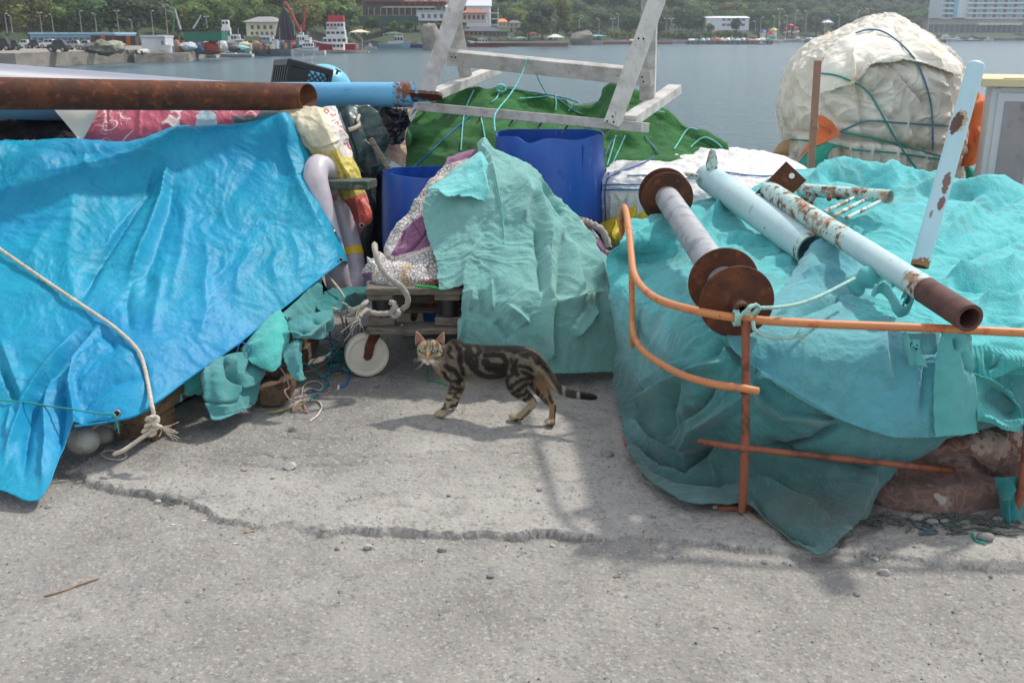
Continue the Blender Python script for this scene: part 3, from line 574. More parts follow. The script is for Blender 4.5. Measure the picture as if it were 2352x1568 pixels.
shs('cloth', [[(1120, 680, 3.78), (1200, 640, 3.78), (1280, 600, 3.82), (1370, 580, 3.88), (1480, 600, 3.96)], [(1150, 720, 3.72), (1230, 700, 3.70), (1300, 700, 3.76), (1400, 700, 3.82), (1500, 690, 3.93)], [(1165, 800, 3.68), (1240, 790, 3.65), (1330, 800, 3.73), (1400, 800, 3.80), (1480, 760, 3.9)],
     [(1175, 865, 3.64), (1260, 870, 3.62), (1345, 870, 3.70), (1400, 840, 3.78), (1465, 830, 3.86)], [(1195, 940, 3.60), (1250, 940, 3.61), (1330, 930, 3.66), (1390, 900, 3.74), (1440, 880, 3.82)], [(1205, 975, 3.57), (1250, 970, 3.59), (1330, 945, 3.64), (1390, 915, 3.72), (1435, 890, 3.80)]],
    Z5, 'teal', 'dusty teal cloth rolled over at its lower edge and touching the ground', 'cloth', 130, 130, [([(1345, 600), (1330, 720), (1340, 870)], 5, .022), ([(1280, 610), (1300, 720), (1360, 800)], 6, -.03), ([(1500, 680), (1420, 760), (1340, 800)], 7, .018), ([(1180, 660), (1200, 800), (1200, 940)], 8, .014), ([(1160, 868), (1250, 878), (1345, 872)], 3, -.012), ([(1440, 620), (1400, 720)], 7, -.02)], fray=.006)
shs('cloth', [[(1370, 560, 3.95), (1440, 480, 4.0), (1520, 400, 4.06), (1600, 340, 4.12)], [(1400, 600, 3.90), (1480, 540, 3.92), (1560, 480, 3.96), (1640, 430, 4.04)], [(1430, 640, 3.86), (1510, 610, 3.86), (1590, 560, 3.90), (1650, 510, 3.98)], [(1480, 670, 3.85), (1530, 665, 3.84), (1600, 620, 3.88), (1640, 570, 3.95)], [(1540, 693, 3.84), (1560, 690, 3.84), (1605, 650, 3.87), (1622, 620, 3.92)]],
    Z5, 'aqua', 'bright aqua patch of cloth between the tarpaulin hem and the beam ends', 'cloth', 100, 90, [([(1400, 560), (1500, 520), (1600, 420)], 9, .012)], noise=((4, .008, 'f'), (14, .002, 'f')), fray=.003)
shs('cloth', [[(1600, 370, 4.1), (1680, 300, 4.2), (1760, 220, 4.32), (1830, 140, 4.45)], [(1640, 400, 4.08), (1700, 370, 4.16), (1780, 370, 4.25), (1820, 330, 4.36)], [(1650, 470, 4.06), (1720, 450, 4.12), (1790, 420, 4.2), (1850, 370, 4.32)]],
    Z5, 'teal', 'teal cloth with a torn hole hanging from the right end of the tarpaulin', 'cloth', 90, 90, [([(1800, 180), (1805, 360)], 4, .02), ([(1650, 380), (1640, 470)], 4, -.02)])
shs('cloth', [[(1640, 420, 4.0), (1720, 380, 4.05), (1800, 360, 4.1), (1900, 340, 4.2)], [(1660, 480, 3.97), (1740, 450, 3.99), (1830, 440, 4.03), (1900, 400, 4.15)], [(1690, 515, 3.95), (1750, 510, 3.97), (1840, 505, 4.01), (1900, 450, 4.12)]],
    Z5, 'teal', 'folded dusty teal cloth lying on the dark beams', 'cloth', 100, 70, [([(1640, 480), (1760, 490), (1880, 400)], 5, .025), ([(1780, 400), (1860, 440), (1890, 480)], 5, -.025), ([(1660, 500), (1750, 480)], 4, -.02)])
shs('cloth', [[(1640, 540, 3.95), (1690, 520, 3.95), (1720, 520, 3.97)], [(1620, 600, 3.9), (1670, 610, 3.88), (1715, 590, 3.91)], [(1650, 690, 3.84), (1690, 700, 3.83), (1725, 690, 3.86)], [(1690, 740, 3.82), (1715, 745, 3.82), (1740, 735, 3.84)]], Z5, 'teal', 'narrow wrinkled teal cloth strip hanging over the beam next to the aqua patch', 'cloth', 60, 90, [([(1700, 530), (1680, 620), (1700, 700)], 4, .015)], fray=.004)
shs('cloth', [[(1780, 300, 4.35), (1860, 240, 4.5), (1950, 220, 4.62), (2100, 215, 4.75)], [(1820, 350, 4.25), (1900, 320, 4.38), (1990, 290, 4.5), (2110, 270, 4.7)], [(1850, 375, 4.22), (1930, 350, 4.34), (2000, 330, 4.46), (2100, 310, 4.66)]], Z5, 'teal_dirty', 'dark teal cloth under the battered lifebuoy', 'cloth', 90, 60, [([(1800, 300), (1900, 330), (2050, 250)], 5, .02)])
# ------------------------------------------------------------------ tangle of twine between pallet and caster
def gcord(pts, f, r, m, lab, h=.006, cat='twine', strands=2, **k):
    p = []
    for q in pts:
        u, v = f(q[0], q[1]); z = q[2] if len(q) > 2 else h
        p.append(('w', *G(u, v, z)))
    return cord('twine', p, r, m, lab, cat, 'loose twine beside the pallet', strands=strands, step=.004, wob=.0015, **k)
gcord([(520, 870, .17), (560, 930, .13), (600, 1030, .10), (600, 1060, .1), (560, 1090, .1), (600, 1160, .06), (650, 1200, .02), (640, 1270, .01), (700, 1250, .008)], R6, .0035, 'cord_pink', 'pinkish twine wound round the beam end in front')
gcord([(600, 1240), (690, 1190), (760, 1180), (860, 1180), (910, 1230), (870, 1320), (800, 1375)], R6, .0042, 'cord_white', 'thick white cord end curling out to the front on the ground')
gcord([(410, 1288, .012), (500, 1280, .012), (600, 1250, .012), (700, 1220, .012), (760, 1190, .014)], R6, .0042, 'cord_olive', 'olive green rope end lying in front of the beam block')
gcord([(690, 960, .03), (690, 860, .05), (740, 830, .06), (830, 890, .03), (920, 950, .01), (980, 900, .01), (1000, 800, .012), (960, 760, .012), (1050, 700, .015), (1130, 690, .015)], R6, .0042, 'cord_teal', 'teal cord arching over the long beam and back to the caster wheel')
gcord([(800, 1180), (850, 1130), (920, 1080), (960, 1020), (980, 920), (960, 840), (1010, 780), (1090, 720), (1120, 660)], R6, .0045, 'cord_teal', 'teal cord running along the ground from the knot to the wheel')
gcord([(1000, 900), (1060, 890), (1130, 880), (1165, 900), (1160, 980), (1120, 1040), (1075, 1055)], R6, .0050, 'cord_blue', 'thick blue rope end curling beneath the caster wheel')
gcord([(1000, 830), (1080, 740), (1120, 760), (1080, 820), (1000, 840), (960, 780), (990, 760), (1060, 780)], R6, .0035, 'cord_blue', 'blue cord coiled in a tight heap left of the wheel')
gcord([(650, 1160), (720, 1130), (730, 1060), (780, 1010), (860, 1000), (920, 1040), (890, 1080), (800, 1070), (740, 1100)], R6, .0034, 'cord_white', 'white cord looping on the ground behind the knot')
gcord([(620, 1250), (700, 1190), (720, 1150), (860, 1120), (960, 1110), (995, 1060), (975, 990), (900, 960)], R6, .0028, 'cord_pink', 'thin pink twine making a wide loop on the ground')
gcord([(700, 1240), (730, 1270), (780, 1285), (740, 1220), (760, 1190)], R6, .0030, 'cord_pink', 'short curled pink twine end in front of the knot')
gcord([(890, 980), (930, 970), (975, 1020), (930, 1060), (850, 1070), (800, 1110), (770, 1080)], R6, .0028, 'cord_blue', 'thin blue twine looping over the white cord')
gcord([(720, 910, .02), (820, 900, .02), (900, 850, .02), (980, 800, .02), (1060, 700, .03), (1120, 620, .06)], R6, .0028, 'cord_pink', 'thin pink twine stretched beside the beam to the wheel')
gcord([(1110, 260, .38), (1150, 300, .34), (1140, 420, .22), (1160, 540, .10), (1140, 640, .02)], R6, .0045, 'cord_white', 'pale twine hanging straight down left of the wheel', strands=3)
gcord([(1010, 310, .33), (1060, 330, .32), (1100, 420, .24), (1130, 540, .12), (1150, 600, .05)], R6, .0045, 'rope_white', 'pale rope hanging in a curve from the teal cloth to the wheel', strands=3)
gcord([(1160, 290, .36), (1230, 350, .3), (1280, 450, .2), (1290, 540, .12)], R6, .0040, 'cord_teal', 'dark teal cord bowing behind the wheel')
gcord([(970, 390, .25), (1000, 450, .2), (985, 560, .1), (1010, 680, .03), (1050, 740, .01)], R6, .004, 'cord_blue', 'dark blue cord dropping from the teal cloth along the beam')
gcord([(1160, 300, .36), (1200, 340, .32), (1240, 420, .25), (1255, 540, .13)], R6, .0036, 'cord_white', 'white twine hanging just left of the pallet corner', strands=3)
gcord([(1880, 910), (1900, 960), (1950, 990), (2030, 1010), (2090, 1040)], R6, .0032, 'cord_green', 'bright green thread on the shaded ground in front of the cat', cat='thread')
tag(MB().lathe(G(*R6(1030, 938), .01), G(*R6(1085, 918), .01), [(0, .0001), (0, .0035), (.7, .0035), (.7, .0036), (1, .0036), (1, .0001)], 10).build('cigarette_end', mat('tan_paper', srgb(190, 120, 70), .8)), 'orange cigarette end on the ground beside the blue rope', 'cigarette end')
tag(MB().lathe(G(*R6(1066, 1066), .007), G(*R6(1068, 1040), .007), [(0, .0001), (0, .0055), (1, .0055), (1, .0001)], 12).build('rope_end_cap', mat('tapewhite', srgb(220, 220, 225), .6)), 'small white taped stub at the tip of the blue rope', 'tape stub')
# tangle mass
mbt = MB(); q = np.random.default_rng(3)
for k in range(26):
    c = np.array(G(*R6(1080+q.normal()*35, 760+q.normal()*70), .01)); 
    mbt.tube(smooth_path(c+np.cumsum(q.normal(size=(7, 3))*np.array([.018, .02, .008]), axis=0)*np.array([1, 1, .5])+np.array([0, 0, .012]), n=5), .0022, 5)
V = np.concatenate(mbt.v); V[:, 2] = np.maximum(V[:, 2], .003); mbt.v = [V]
tag(mbt.build('tangled_net', 'cord_teal'), 'matted clump of teal net threads left of the caster wheel', 'net scrap')
# ------------------------------------------------------------------ lifebuoy
t = thing('lifebuoy', 'battered off-white lifebuoy with a yellow band wedged on edge behind the tarpaulin', 'lifebuoy', P(790, 680, 4.8))
mat('buoy', srgb(186, 178, 184), .38, mottle=.08, mscale=5, layers=[(srgb(150, 130, 135), 4, .52, .7, None, .7), (srgb(110, 120, 165), 26, .66, .72, (1, 1, .3), .6), (srgb(120, 80, 80), 40, .70, .74, None, .6)], bumps=[(20, .002)], coat=.2)
mat('band_yellow', srgb(245, 196, 20), .4); mat('band_pink', srgb(190, 120, 115), .5, layers=[(srgb(215, 205, 200), 14, .5, .6)])
LB = [(1868, 690, 4.90), (1905, 690, 4.95), (1940, 745, 5.02), (1975, 860, 5.08), (2010, 980, 5.08), (2050, 1120, 5.06), (2075, 1240, 5.02), (2085, 1350, 4.95), (2062, 1425, 4.86), (2025, 1440, 4.80), (1995, 1390, 4.76), (1975, 1280, 4.75), (1950, 1170, 4.76), (1910, 1010, 4.78), (1880, 880, 4.80), (1855, 760, 4.84)]
lp = np.array([P(*Z4(a, b), y) for a, b, y in LB]); lpc = smooth_path(np.vstack([lp, lp[:3]]), n=14); n0 = 14*16
rad = .060
m = MB(); loop = lpc[:n0+5]
m.tube(loop, rad, 28, cap=False); m.build('ring', 'buoy', t)
def bandseg(i0, i1, mm, nm, e=.002): MB().tube(loop[i0:i1], rad+e, 28, cap=False).build(nm, mm, t)
bandseg(14*5+5, 14*5+12, 'band_yellow', 'reflective_band'); bandseg(14*2+8, 14*3, 'band_pink', 'faded_band'); 
for i0 in (14*1+4, 14*5+2, 14*9, 14*12+4): MB().tube(loop[i0:i0+2], rad+.0015, 28, cap=False).build('seam', 'buoy', t)
MB().ball(P(*Z4(1962, 1070), 4.70), .012).build('rope_fitting', 'metal_ring', t)
cord('grab_line', [('w', *P(*R6(960, 0), 4.55)), ('w', *P(*R6(1030, 80), 4.5)), ('w', *P(*R6(1090, 160), 4.47)), ('w', *P(*R6(1125, 225), 4.45)), ('w', *P(*R6(1100, 250), 4.46)), ('w', *P(*R6(1040, 200), 4.52)), ('w', *P(*R6(1010, 130), 4.56))], .0065, 'rope_white', parent=t)
# ------------------------------------------------------------------ pipes and cloths along the top
def lug(mb, c, d, n, L, W, T): pass
A = np.array(P(-260, 212, 4.1)); B = np.array(P(708, 223, 5.2)); ax = (B-A)/np.linalg.norm(B-A); tc = np.array([0, 0, CAM_H])-B; tc /= np.linalg.norm(tc)
ncut = ax*.95+tc*.82; ncut /= np.linalg.norm(ncut); rr = .068
def cutpipe(A, B, r, ncut, th=.006, seg=48, n=30):
    A = np.array(A); B = np.array(B); ax = (B-A)/np.linalg.norm(B-A); e1 = np.cross(ax, [0, 0, 1]); e1 /= np.linalg.norm(e1); e2 = np.cross(e1, ax); L = np.linalg.norm(B-A)
    th_ = np.linspace(0, 2*np.pi, seg, endpoint=False); rings = []
    for (s0, rad_) in [(x, r) for x in np.linspace(0, 1, n)]+[(x, r-th) for x in np.linspace(1, .3, 12)]:
        rad3 = rad_*(np.cos(th_)[:, None]*e1+np.sin(th_)[:, None]*e2); end = L-(rad3@ncut)/(ax@ncut)
        rings.append(A+rad3+ax*(s0*end)[:, None])
    nn = len(rings); return MB().add(np.concatenate(rings), [(i*seg+j, (i+1)*seg+j, (i+1)*seg+(j+1) % seg, i*seg+(j+1) % seg) for i in range(nn-1) for j in range(seg)])
tag(cutpipe(A, B, rr, ncut).build('steel_pipe', 'rust'), 'thick rusty brown steel pipe lying along the left pile, open end towards us', 'pipe')
tag(MB().pipe(P(-260, 196, 4.4), P(700, 248, 6.6), .128, .01).build('plastic_pipe', 'pipe_white'), 'wide lilac-white plastic pipe behind the rusty one at the far left', 'pipe')
t = thing('steel_post', 'light blue painted steel pole with a rusted flat lug, lying behind the rusty pipe', 'pole', P(860, 245, 5.5))
A = np.array(P(330, 217, 5.75)); B = np.array(P(*R5(1278, 352), 5.5)); MB().pipe(A, B, .0655, .008).build('tube', 'pipe_blue', t)
ax = (B-A)/np.linalg.norm(B-A)
MB().lathe(B-ax*.1, B+ax*.004, [(0, .0658), (.0, .0662), (.9, .0668), (1, .0655), (1, .0001)], 40).build('rusted_end', mat('rust_blue', srgb(120, 72, 40), .8, layers=[(BLUEP, 16, .48, .56), (srgb(55, 35, 28), 30, .55, .65)], bumps=[(40, .006)]), t)
tongue = []; 
for k in range(9): q = math.pi*(k/8-.5); tongue.append((.115+.035*math.cos(q), .035*math.sin(q)))
poly = [(-.02, -.05)]+tongue+[(-.02, .05)]
m = MB(); e = np.array([0.25, -.8, .5]); e /= np.linalg.norm(e); e = e-ax*(e@ax); e /= np.linalg.norm(e); nn = np.cross(ax, e); c = np.array(P(*R5(1295, 362), 5.46))
V = [c+ax*(x+.0)+e*y_+nn*z_ for z_ in (-.009, .009) for x, y_ in poly]; n = len(poly)
m.add(V, [tuple(range(n))[::-1], tuple(range(n, 2*n))]+[(i, (i+1) % n, (i+1) % n+n, i+n) for i in range(n)]); m.build('lug', mat('lug', BLUEP, .6, layers=[(srgb(84, 50, 34), 9, .48, .54), (srgb(180, 170, 150), 30, .66, .7)], bumps=[(50, .004)]), t)
tag(MB().pipe(P(-160, 253, 4.9), P(660, 262, 5.42), .036, .004).build('steel_pipe', 'pipe_grey'), 'thin grey galvanised pipe under the rusty pipe, half hidden by the pink banner', 'pipe')
# dark net at the left edge
shs('fishing_net', [[(-300, 400, 5.2), (0, 395, 5.2), (250, 390, 5.25), (450, 420, 5.25)], [(-300, 470, 4.98), (0, 460, 4.98), (250, 450, 5.02), (430, 470, 5.08)], [(-300, 560, 4.88), (0, 550, 4.88), (250, 540, 4.94), (480, 560, 4.98)]], Z4, 'net_dark', 'heap of dark purple-black fishing net at the left edge above the blue tarpaulin', 'fishing net', 140, 60, noise=((9, .03, 'r'), (30, .008, 'r')))
mat('banner', srgb(186, 86, 108), .6, attr='col', mottle=.12, mscale=4, trans=.1, bumps=[(8, .01, None, 'ridge', 4), (30, .002)])
ob, SB = shs('banner', [[(575, 295, 5.02), (780, 286, 5.05), (1060, 306, 5.08), (1300, 330, 5.12), (1540, 345, 5.16)], [(545, 400, 4.94), (760, 390, 4.97), (1000, 400, 5.0), (1250, 400, 5.05), (1500, 400, 5.1)], [(520, 470, 4.9), (740, 470, 4.92), (960, 470, 4.96), (1200, 470, 5.02), (1440, 450, 5.07)], [(480, 545, 4.88), (640, 572, 4.9), (900, 540, 4.92), (1150, 500, 4.98), (1400, 470, 5.05)]],
    Z4, 'banner', 'faded pink vinyl banner with a pale patch under the rusty pipe', 'banner', 260, 120, [([(620, 300), (640, 540)], 3, -.006), ([(830, 295), (820, 540)], 5, .01)], noise=((5, .010, 'x'), (16, .003, 'x')))
def z4uv(co): u, v = proj(co); return u*2.56, (v-114.8)*2.56
co = wcoords(ob); a, b = z4uv(co); c = np.tile(np.array(srgb(190, 92, 112)), (len(co), 1))
k = sstep(.2, .5, fbm(co*3, 3))[:, None]; c = c*(1-.5*k)+np.array(srgb(206, 118, 124))*.5*k
cr = (np.abs(noise3(co*9)) < .035) | (np.abs(noise3(co*23+4)) < .03)&(noise3(co*5+2) > .1); c[cr & (noise3(co*4) > -.1)] = srgb(225, 205, 205)
ell = ((a-1215)/62)**2+((b-430)/85)**2 < 1; c[ell & (b < 460)] = srgb(176, 198, 205); rct = (a > 1150) & (a < 1276) & (b > 430); c[rct] = srgb(176, 198, 205)
sil = a > 1395+60*noise3(co*12); c[sil & (b > 385)] = srgb(70, 92, 102); setcol(ob, c)
shs('cloth', [[(275, 302, 4.86), (420, 296, 4.88), (605, 288, 4.92)], [(350, 390, 4.83), (450, 390, 4.84), (570, 370, 4.88)], [(410, 460, 4.82), (470, 465, 4.83), (530, 450, 4.86)], [(470, 530, 4.81), (478, 536, 4.82), (486, 530, 4.83)]], Z4, mat('offwhite_cloth', srgb(205, 200, 188), .7, mottle=.06, bumps=[(20, .002)]), 'plain off-white triangle of sheeting hanging over the grey pipe', 'cloth', 60, 60, noise=((3, .006, 'f'),))
# ------------------------------------------------------------------ crate and pale blue buoy on the water side
t = thing('plastic_crate', 'black plastic crate with lattice sides tilted behind the pipes', 'crate', P(700, 190, 6.2))
o_ = np.array(P(*R5(255, 262), 6.0)); 
ex = np.array([.62, .30, -.17]); ex /= np.linalg.norm(ex); ez = np.array([.12, .10, .98]); ez -= ex*(ez@ex); ez /= np.linalg.norm(ez); ey = np.cross(ez, ex)
M_ = np.array([ex, ey, ez]).T; LX, LY, LZ = .27, .36, .28; cc0 = np.array(P(*R5(448, 312), 6.1))+ey*LY/2
def bx(mb, c, s): mb.box(cc0+M_@np.array(c), s, M_, .002)
def lattice(x0, x1, z0, z1, yy, mb):
    for k in range(-8, 9):
        for s in (1, -1):
            # diagonal bars clipped to the panel
            p = []
            for tt in np.linspace(-.3, .3, 61):
                x = (x0+x1)/2+k*.034+tt; z = (z0+z1)/2+s*tt
                if x0 <= x <= x1 and z0 <= z <= z1: p.append((x, z))
            if len(p) > 3: a_ = cc0+M_@np.array([p[0][0], yy, p[0][1]]); b_ = cc0+M_@np.array([p[-1][0], yy, p[-1][1]]); mb.beam(a_, b_, .008, .006, up=ey, bev=0)
for sgn, nm in ((-1, 'front_panel'), (1, 'rear_panel')):
    mb = MB(); yy = sgn*LY/2
    for z_ in (-.13, .13): bx(mb, (0, yy, z_), (LX, .012, .035))
    for x_ in (-.125, .125, -.02): bx(mb, (x_, yy, 0), (.022, .012, .24))
    bx(mb, (-.075, yy, 0), (.09, .008, .22)) if sgn < 0 else None
    lattice(-.115, .115, -.11, .11, yy, mb); mb.build(nm, 'plastic_black', t)
for sgn in (-1, 1):
    mb = MB()
    for z_ in (-.13, .13): bx(mb, (sgn*LX/2, 0, z_), (.012, LY-.014, .035))
    for y_ in np.linspace(-.14, .14, 6): bx(mb, (sgn*LX/2, y_, 0), (.010, .02, .23))
    mb.build('side_panel', 'plastic_black', t)
mb = MB()
for x_ in np.linspace(-.12, .12, 9): bx(mb, (x_, 0, .145), (.006, LY, .006))
for y_ in np.linspace(-.17, .17, 6): bx(mb, (0, y_, .150), (LX, .008, .006))
mb.build('base_grid', 'plastic_black', t)
t = thing('mooring_buoy', 'pale blue metal buoy with a teal bolt beside the black crate', 'buoy', P(760, 195, 6.3))
c = np.array(P(*R5(580, 318), 6.42)); MB().ball(c, (.175, .16, .16), 24, 36).build('shell', mat('buoy_blue', srgb(96, 182, 214), .35, layers=[(srgb(170, 120, 110), 20, .66, .7), (srgb(60, 150, 190), 5, .5, .7)], bumps=[(10, .004)]), t)
MB().lathe(P(*R5(675, 192), 6.3), P(*R5(694, 155), 6.3), [(0, .008), (.75, .008), (.75, .019), (1, .019), (1, .0001)], 8).build('bolt', 'cord_teal', t)
# ------------------------------------------------------------------ hanging sacks and oilskins
mat('sack', (.6, .6, .5), .62, attr='col', mottle=.08, mscale=6, trans=.12, bumps=[(9, .009, None, 'ridge', 4), (40, .0015)])
ob, SS = shs('sack', [[(210, 490, 5.08), (330, 450, 5.12), (520, 440, 5.18), (668, 440, 5.25)], [(300, 620, 5.05), (430, 600, 5.0), (600, 590, 5.02), (735, 600, 5.15)], [(400, 800, 5.05), (520, 790, 4.98), (680, 790, 4.97), (805, 810, 5.12)], [(560, 960, 5.05), (640, 960, 4.98), (760, 960, 4.96), (858, 950, 5.08)],
    [(650, 1080, 5.04), (700, 1085, 4.98), (800, 1085, 4.96), (898, 1080, 5.05)], [(735, 1200, 5.04), (790, 1220, 4.98), (880, 1210, 4.97), (932, 1190, 5.03)], [(800, 1330, 5.02), (850, 1350, 4.98), (910, 1320, 4.97), (962, 1300, 5.01)], [(845, 1430, 5.0), (855, 1437, 4.99), (890, 1400, 4.98), (945, 1355, 5.0)]],
    R5, 'sack', 'cream and yellow plastic sack with a coral end hanging over the pile', 'sack', 150, 260, [([(700, 700), (640, 740), (560, 760)], 4, .01), ([(520, 450), (620, 700), (720, 900), (830, 1080)], 8, .015), ([(830, 1150), (850, 1280), (870, 1400)], 4, .010), ([(640, 800), (700, 900), (760, 1050)], 5, -.012)], noise=((7, .012, 'x'), (18, .005, 'x')))
co = wcoords(ob); u, v = proj(co); a, b = (u-574.2)*3.4134, (v-114.8)*3.4134
c = np.tile(np.array(srgb(208, 200, 172)), (len(co), 1)); n1 = noise3(co*8)*40
yl = sstep(770, 830, b+n1)[:, None]; c = c*(1-yl)+np.array(srgb(206, 188, 92))*yl
cr_ = sstep(1140, 1150, b+.33*(a-830))[:, None]; c = c*(1-cr_)+np.array(srgb(210, 96, 84))*cr_; pk = (cr_[:, 0] > .5) & (noise3(co*12) > .25); c[pk] = srgb(222, 140, 130)
band = (a > 560+(b-440)*.42+0*b) & (a > 590) & (b < 840); c[band & (b < 850)] = srgb(212, 206, 196)
edge_ = 650+(b-440)*.40
def inkline(pl, wd, col_): d, t_, s_ = polydist(a, b, pl); c[(d < wd) & (t_ > 0)] = col_
RED = srgb(178, 70, 84)
inkline([(600, 462), (618, 480), (600, 500), (580, 480), (598, 462)], 5, RED); inkline([(630, 500), (650, 520), (672, 505)], 5, RED); inkline([(640, 560), (664, 548)], 4, RED); inkline([(664, 575), (690, 565), (690, 590)], 4, RED); inkline([(700, 600), (725, 600)], 5, RED)
inkline([(700, 625), (705, 640), (728, 634)], 4, RED); inkline([(735, 740), (765, 735), (775, 765), (790, 775)], 7, RED); inkline([(750, 700), (768, 700)], 4, RED)
setcol(ob, c); grommet(SS, *R5(876, 1376), ob, .011)
mat('oilskin', srgb(38, 62, 60), .38, layers=[(srgb(26, 40, 42), 5, .5, .7)], bumps=[(6, .008, None, 'ridge', 3), (80, .0005)], mottle=.1)
ob, SO = shs('oilskin', [[(690, 445, 5.36), (800, 440, 5.34), (920, 440, 5.4), (1000, 445, 5.48)], [(755, 600, 5.3), (850, 590, 5.25), (940, 600, 5.3), (1020, 640, 5.42)], [(800, 770, 5.28), (880, 760, 5.22), (960, 760, 5.26), (1060, 800, 5.4)], [(850, 935, 5.26), (920, 960, 5.22), (978, 972, 5.24), (1095, 890, 5.38)]], R5, 'oilskin', 'dark green oilskin with a pale piped strip beside the cream sack', 'oilskin', 130, 130,
    [([(780, 450), (830, 600), (880, 800), (900, 950)], 9, .03), ([(860, 450), (930, 650), (1000, 850)], 8, -.03), ([(930, 450), (990, 620), (1060, 800)], 7, .03), ([(900, 700), (960, 830), (978, 960)], 5, .02)])
cord('piping', [onS(SO, *R5(x, y_), .004) for x, y_ in ((775, 628), (810, 618), (835, 606), (862, 590))], .011, mat('piping', srgb(196, 180, 158), .6), parent=ob, strands=0)
cord('piping', [onS(SO, *R5(x, y_), .004) for x, y_ in ((842, 560), (850, 530), (856, 512))], .008, 'piping', parent=ob, strands=0)
shs('tarpaulin', [[(860, 900, 5.45), (960, 880, 5.5), (1060, 900, 5.45)], [(840, 1150, 5.42), (950, 1150, 5.36), (1070, 1150, 5.4)], [(820, 1400, 5.4), (930, 1400, 5.32), (1080, 1400, 5.4)], [(760, 1650, 5.35), (900, 1700, 5.28), (1080, 1700, 5.35)]], R5, mat('shade_backdrop', srgb(26, 36, 36), .7, bumps=[(8, .01, None, 'ridge')]), 'blackish green backdrop added as shade in the gap left of the small blue barrel', 'tarpaulin', 80, 120, [([(950, 900), (960, 1200), (940, 1500)], 6, .03), ([(1000, 950), (1010, 1200), (1020, 1500)], 5, -.03)])  # dark backdrop sheet added to stand for the shade in the gap
shs('cloth', [[(915, 440, 5.75), (1000, 440, 5.72), (1120, 440, 5.72), (1260, 440, 5.8)], [(940, 560, 5.72), (1010, 580, 5.68), (1100, 600, 5.68), (1225, 620, 5.75)], [(985, 720, 5.7), (1040, 720, 5.66), (1110, 730, 5.66), (1215, 740, 5.72)], [(1075, 880, 5.7), (1090, 880, 5.68), (1120, 870, 5.68), (1210, 930, 5.7)]], R5, mat('beige_cloth', srgb(196, 160, 140), .7, layers=[(srgb(206, 190, 150), 3, .45, .6)], bumps=[(14, .004, None, 'ridge')]), 'pinkish beige sheeting crumpled behind the dark oilskin', 'cloth', 100, 100, noise=((7, .03, 'r'),))
shs('bag', [[(985, 440, 5.62), (1080, 440, 5.56), (1180, 440, 5.56), (1262, 445, 5.62)], [(985, 540, 5.6), (1070, 550, 5.5), (1170, 550, 5.5), (1258, 530, 5.58)], [(1040, 640, 5.58), (1090, 650, 5.52), (1160, 650, 5.52), (1235, 640, 5.57)], [(1090, 728, 5.58), (1120, 738, 5.56), (1170, 738, 5.56), (1205, 715, 5.57)]], R5, mat('bin_liner', srgb(28, 30, 36), .22, bumps=[(10, .012, None, 'ridge', 4), (40, .002, None, 'ridge')]), 'shiny crumpled black plastic bag under the lug of the light blue pole', 'bag', 110, 90, noise=((8, .03, 'x'), (20, .008, 'x')))
tag(MB().beam(P(*R5(945, 695), 5.2), P(*R5(1095, 945), 5.15), .026, .018, up=(0, -1, .3)).build('wooden_stick', 'old_wood', smooth=False), 'split weathered stick leaning against the dark oilskin', 'stick')
a_, b_ = np.array(P(*R5(600, 1046), 4.93)), np.array(P(*R5(958, 1052), 4.86)); tag(MB().beam(a_, b_, .12, .042, bev=.004).build('plank', mat('green_plank', srgb(72, 84, 72), .8, layers=[(srgb(46, 66, 56), 5, .5, .6), (srgb(120, 104, 86), 9, .58, .66, (1, 4, 4))], bumps=[(30, .004, (1, 6, 6))]), smooth=False), 'short plank with flaking green paint sticking out beside the lifebuoy', 'plank')
tag(MB().beam(P(*R5(618, 1050), 5.02), P(*R5(612, 905), 5.05), .06, .05, up=(0, -1, 0), bev=.004).build('post', 'old_wood', smooth=False), 'stub of grey wooden post behind the green plank', 'post')
# ------------------------------------------------------------------ blue barrels
def barrel(cx, vtop, y, rad, h, label, cut, seed, bulge=.03):
    c = np.array(P(cx, vtop, y)); z1 = c[2]; z0 = z1-h; m = 72; k = np.random.default_rng(seed)
    t = thing('barrel', label, 'barrel', (c[0], y, z0))
    th = np.linspace(0, 2*np.pi, m, endpoint=False); prof = [(0, .93), (.04, 1), (.3, 1+bulge*.5), (.33, 1.015+bulge*.5), (.36, 1+bulge*.5), (.6, 1+bulge), (.85, 1.0), (.93, .985), (1, .975)]
    rim = cut(th); V = []
    for q, s in prof: V.append(np.stack([c[0]+rad*s*np.cos(th), y+rad*s*np.sin(th), z0+(h+rim)*q], -1))
    for q, s in prof[::-1]: V.append(np.stack([c[0]+(rad*s-.006)*np.cos(th), y+(rad*s-.006)*np.sin(th), z0+.01+(h-.01+rim)*q], -1))
    n = len(V); F_ = [(i*m+j, i*m+(j+1) % m, (i+1)*m+(j+1) % m, (i+1)*m+j) for i in range(n-1) for j in range(m)]
    F_ += [tuple(range(m))[::-1], tuple((n-1)*m+j for j in range(m))]
    mk('shell', np.concatenate(V), F_, 'barrel', t); return t, c, z0
front = lambda th: np.sin(th) < 0
tb_, cb, zb = barrel(1263, 306, 5.55, .302, .98, 'big blue plastic barrel with its top sawn off unevenly, under the trestle', lambda th: np.where(np.sin(th) < 0, -.006+.006*np.sin(th*7)+.010*np.exp(-((th-4.05)/.10)**2)-.016*np.exp(-((th-4.3)/.16)**2)+.012*np.exp(-((th-5.9)/.25)**2), .004*np.sin(th*3)), 1)
MB().box((cb[0]+.17, 5.55-.249, zb+.48), (.006, .008, .92)).build('mould_seam', 'barrel', tb_)
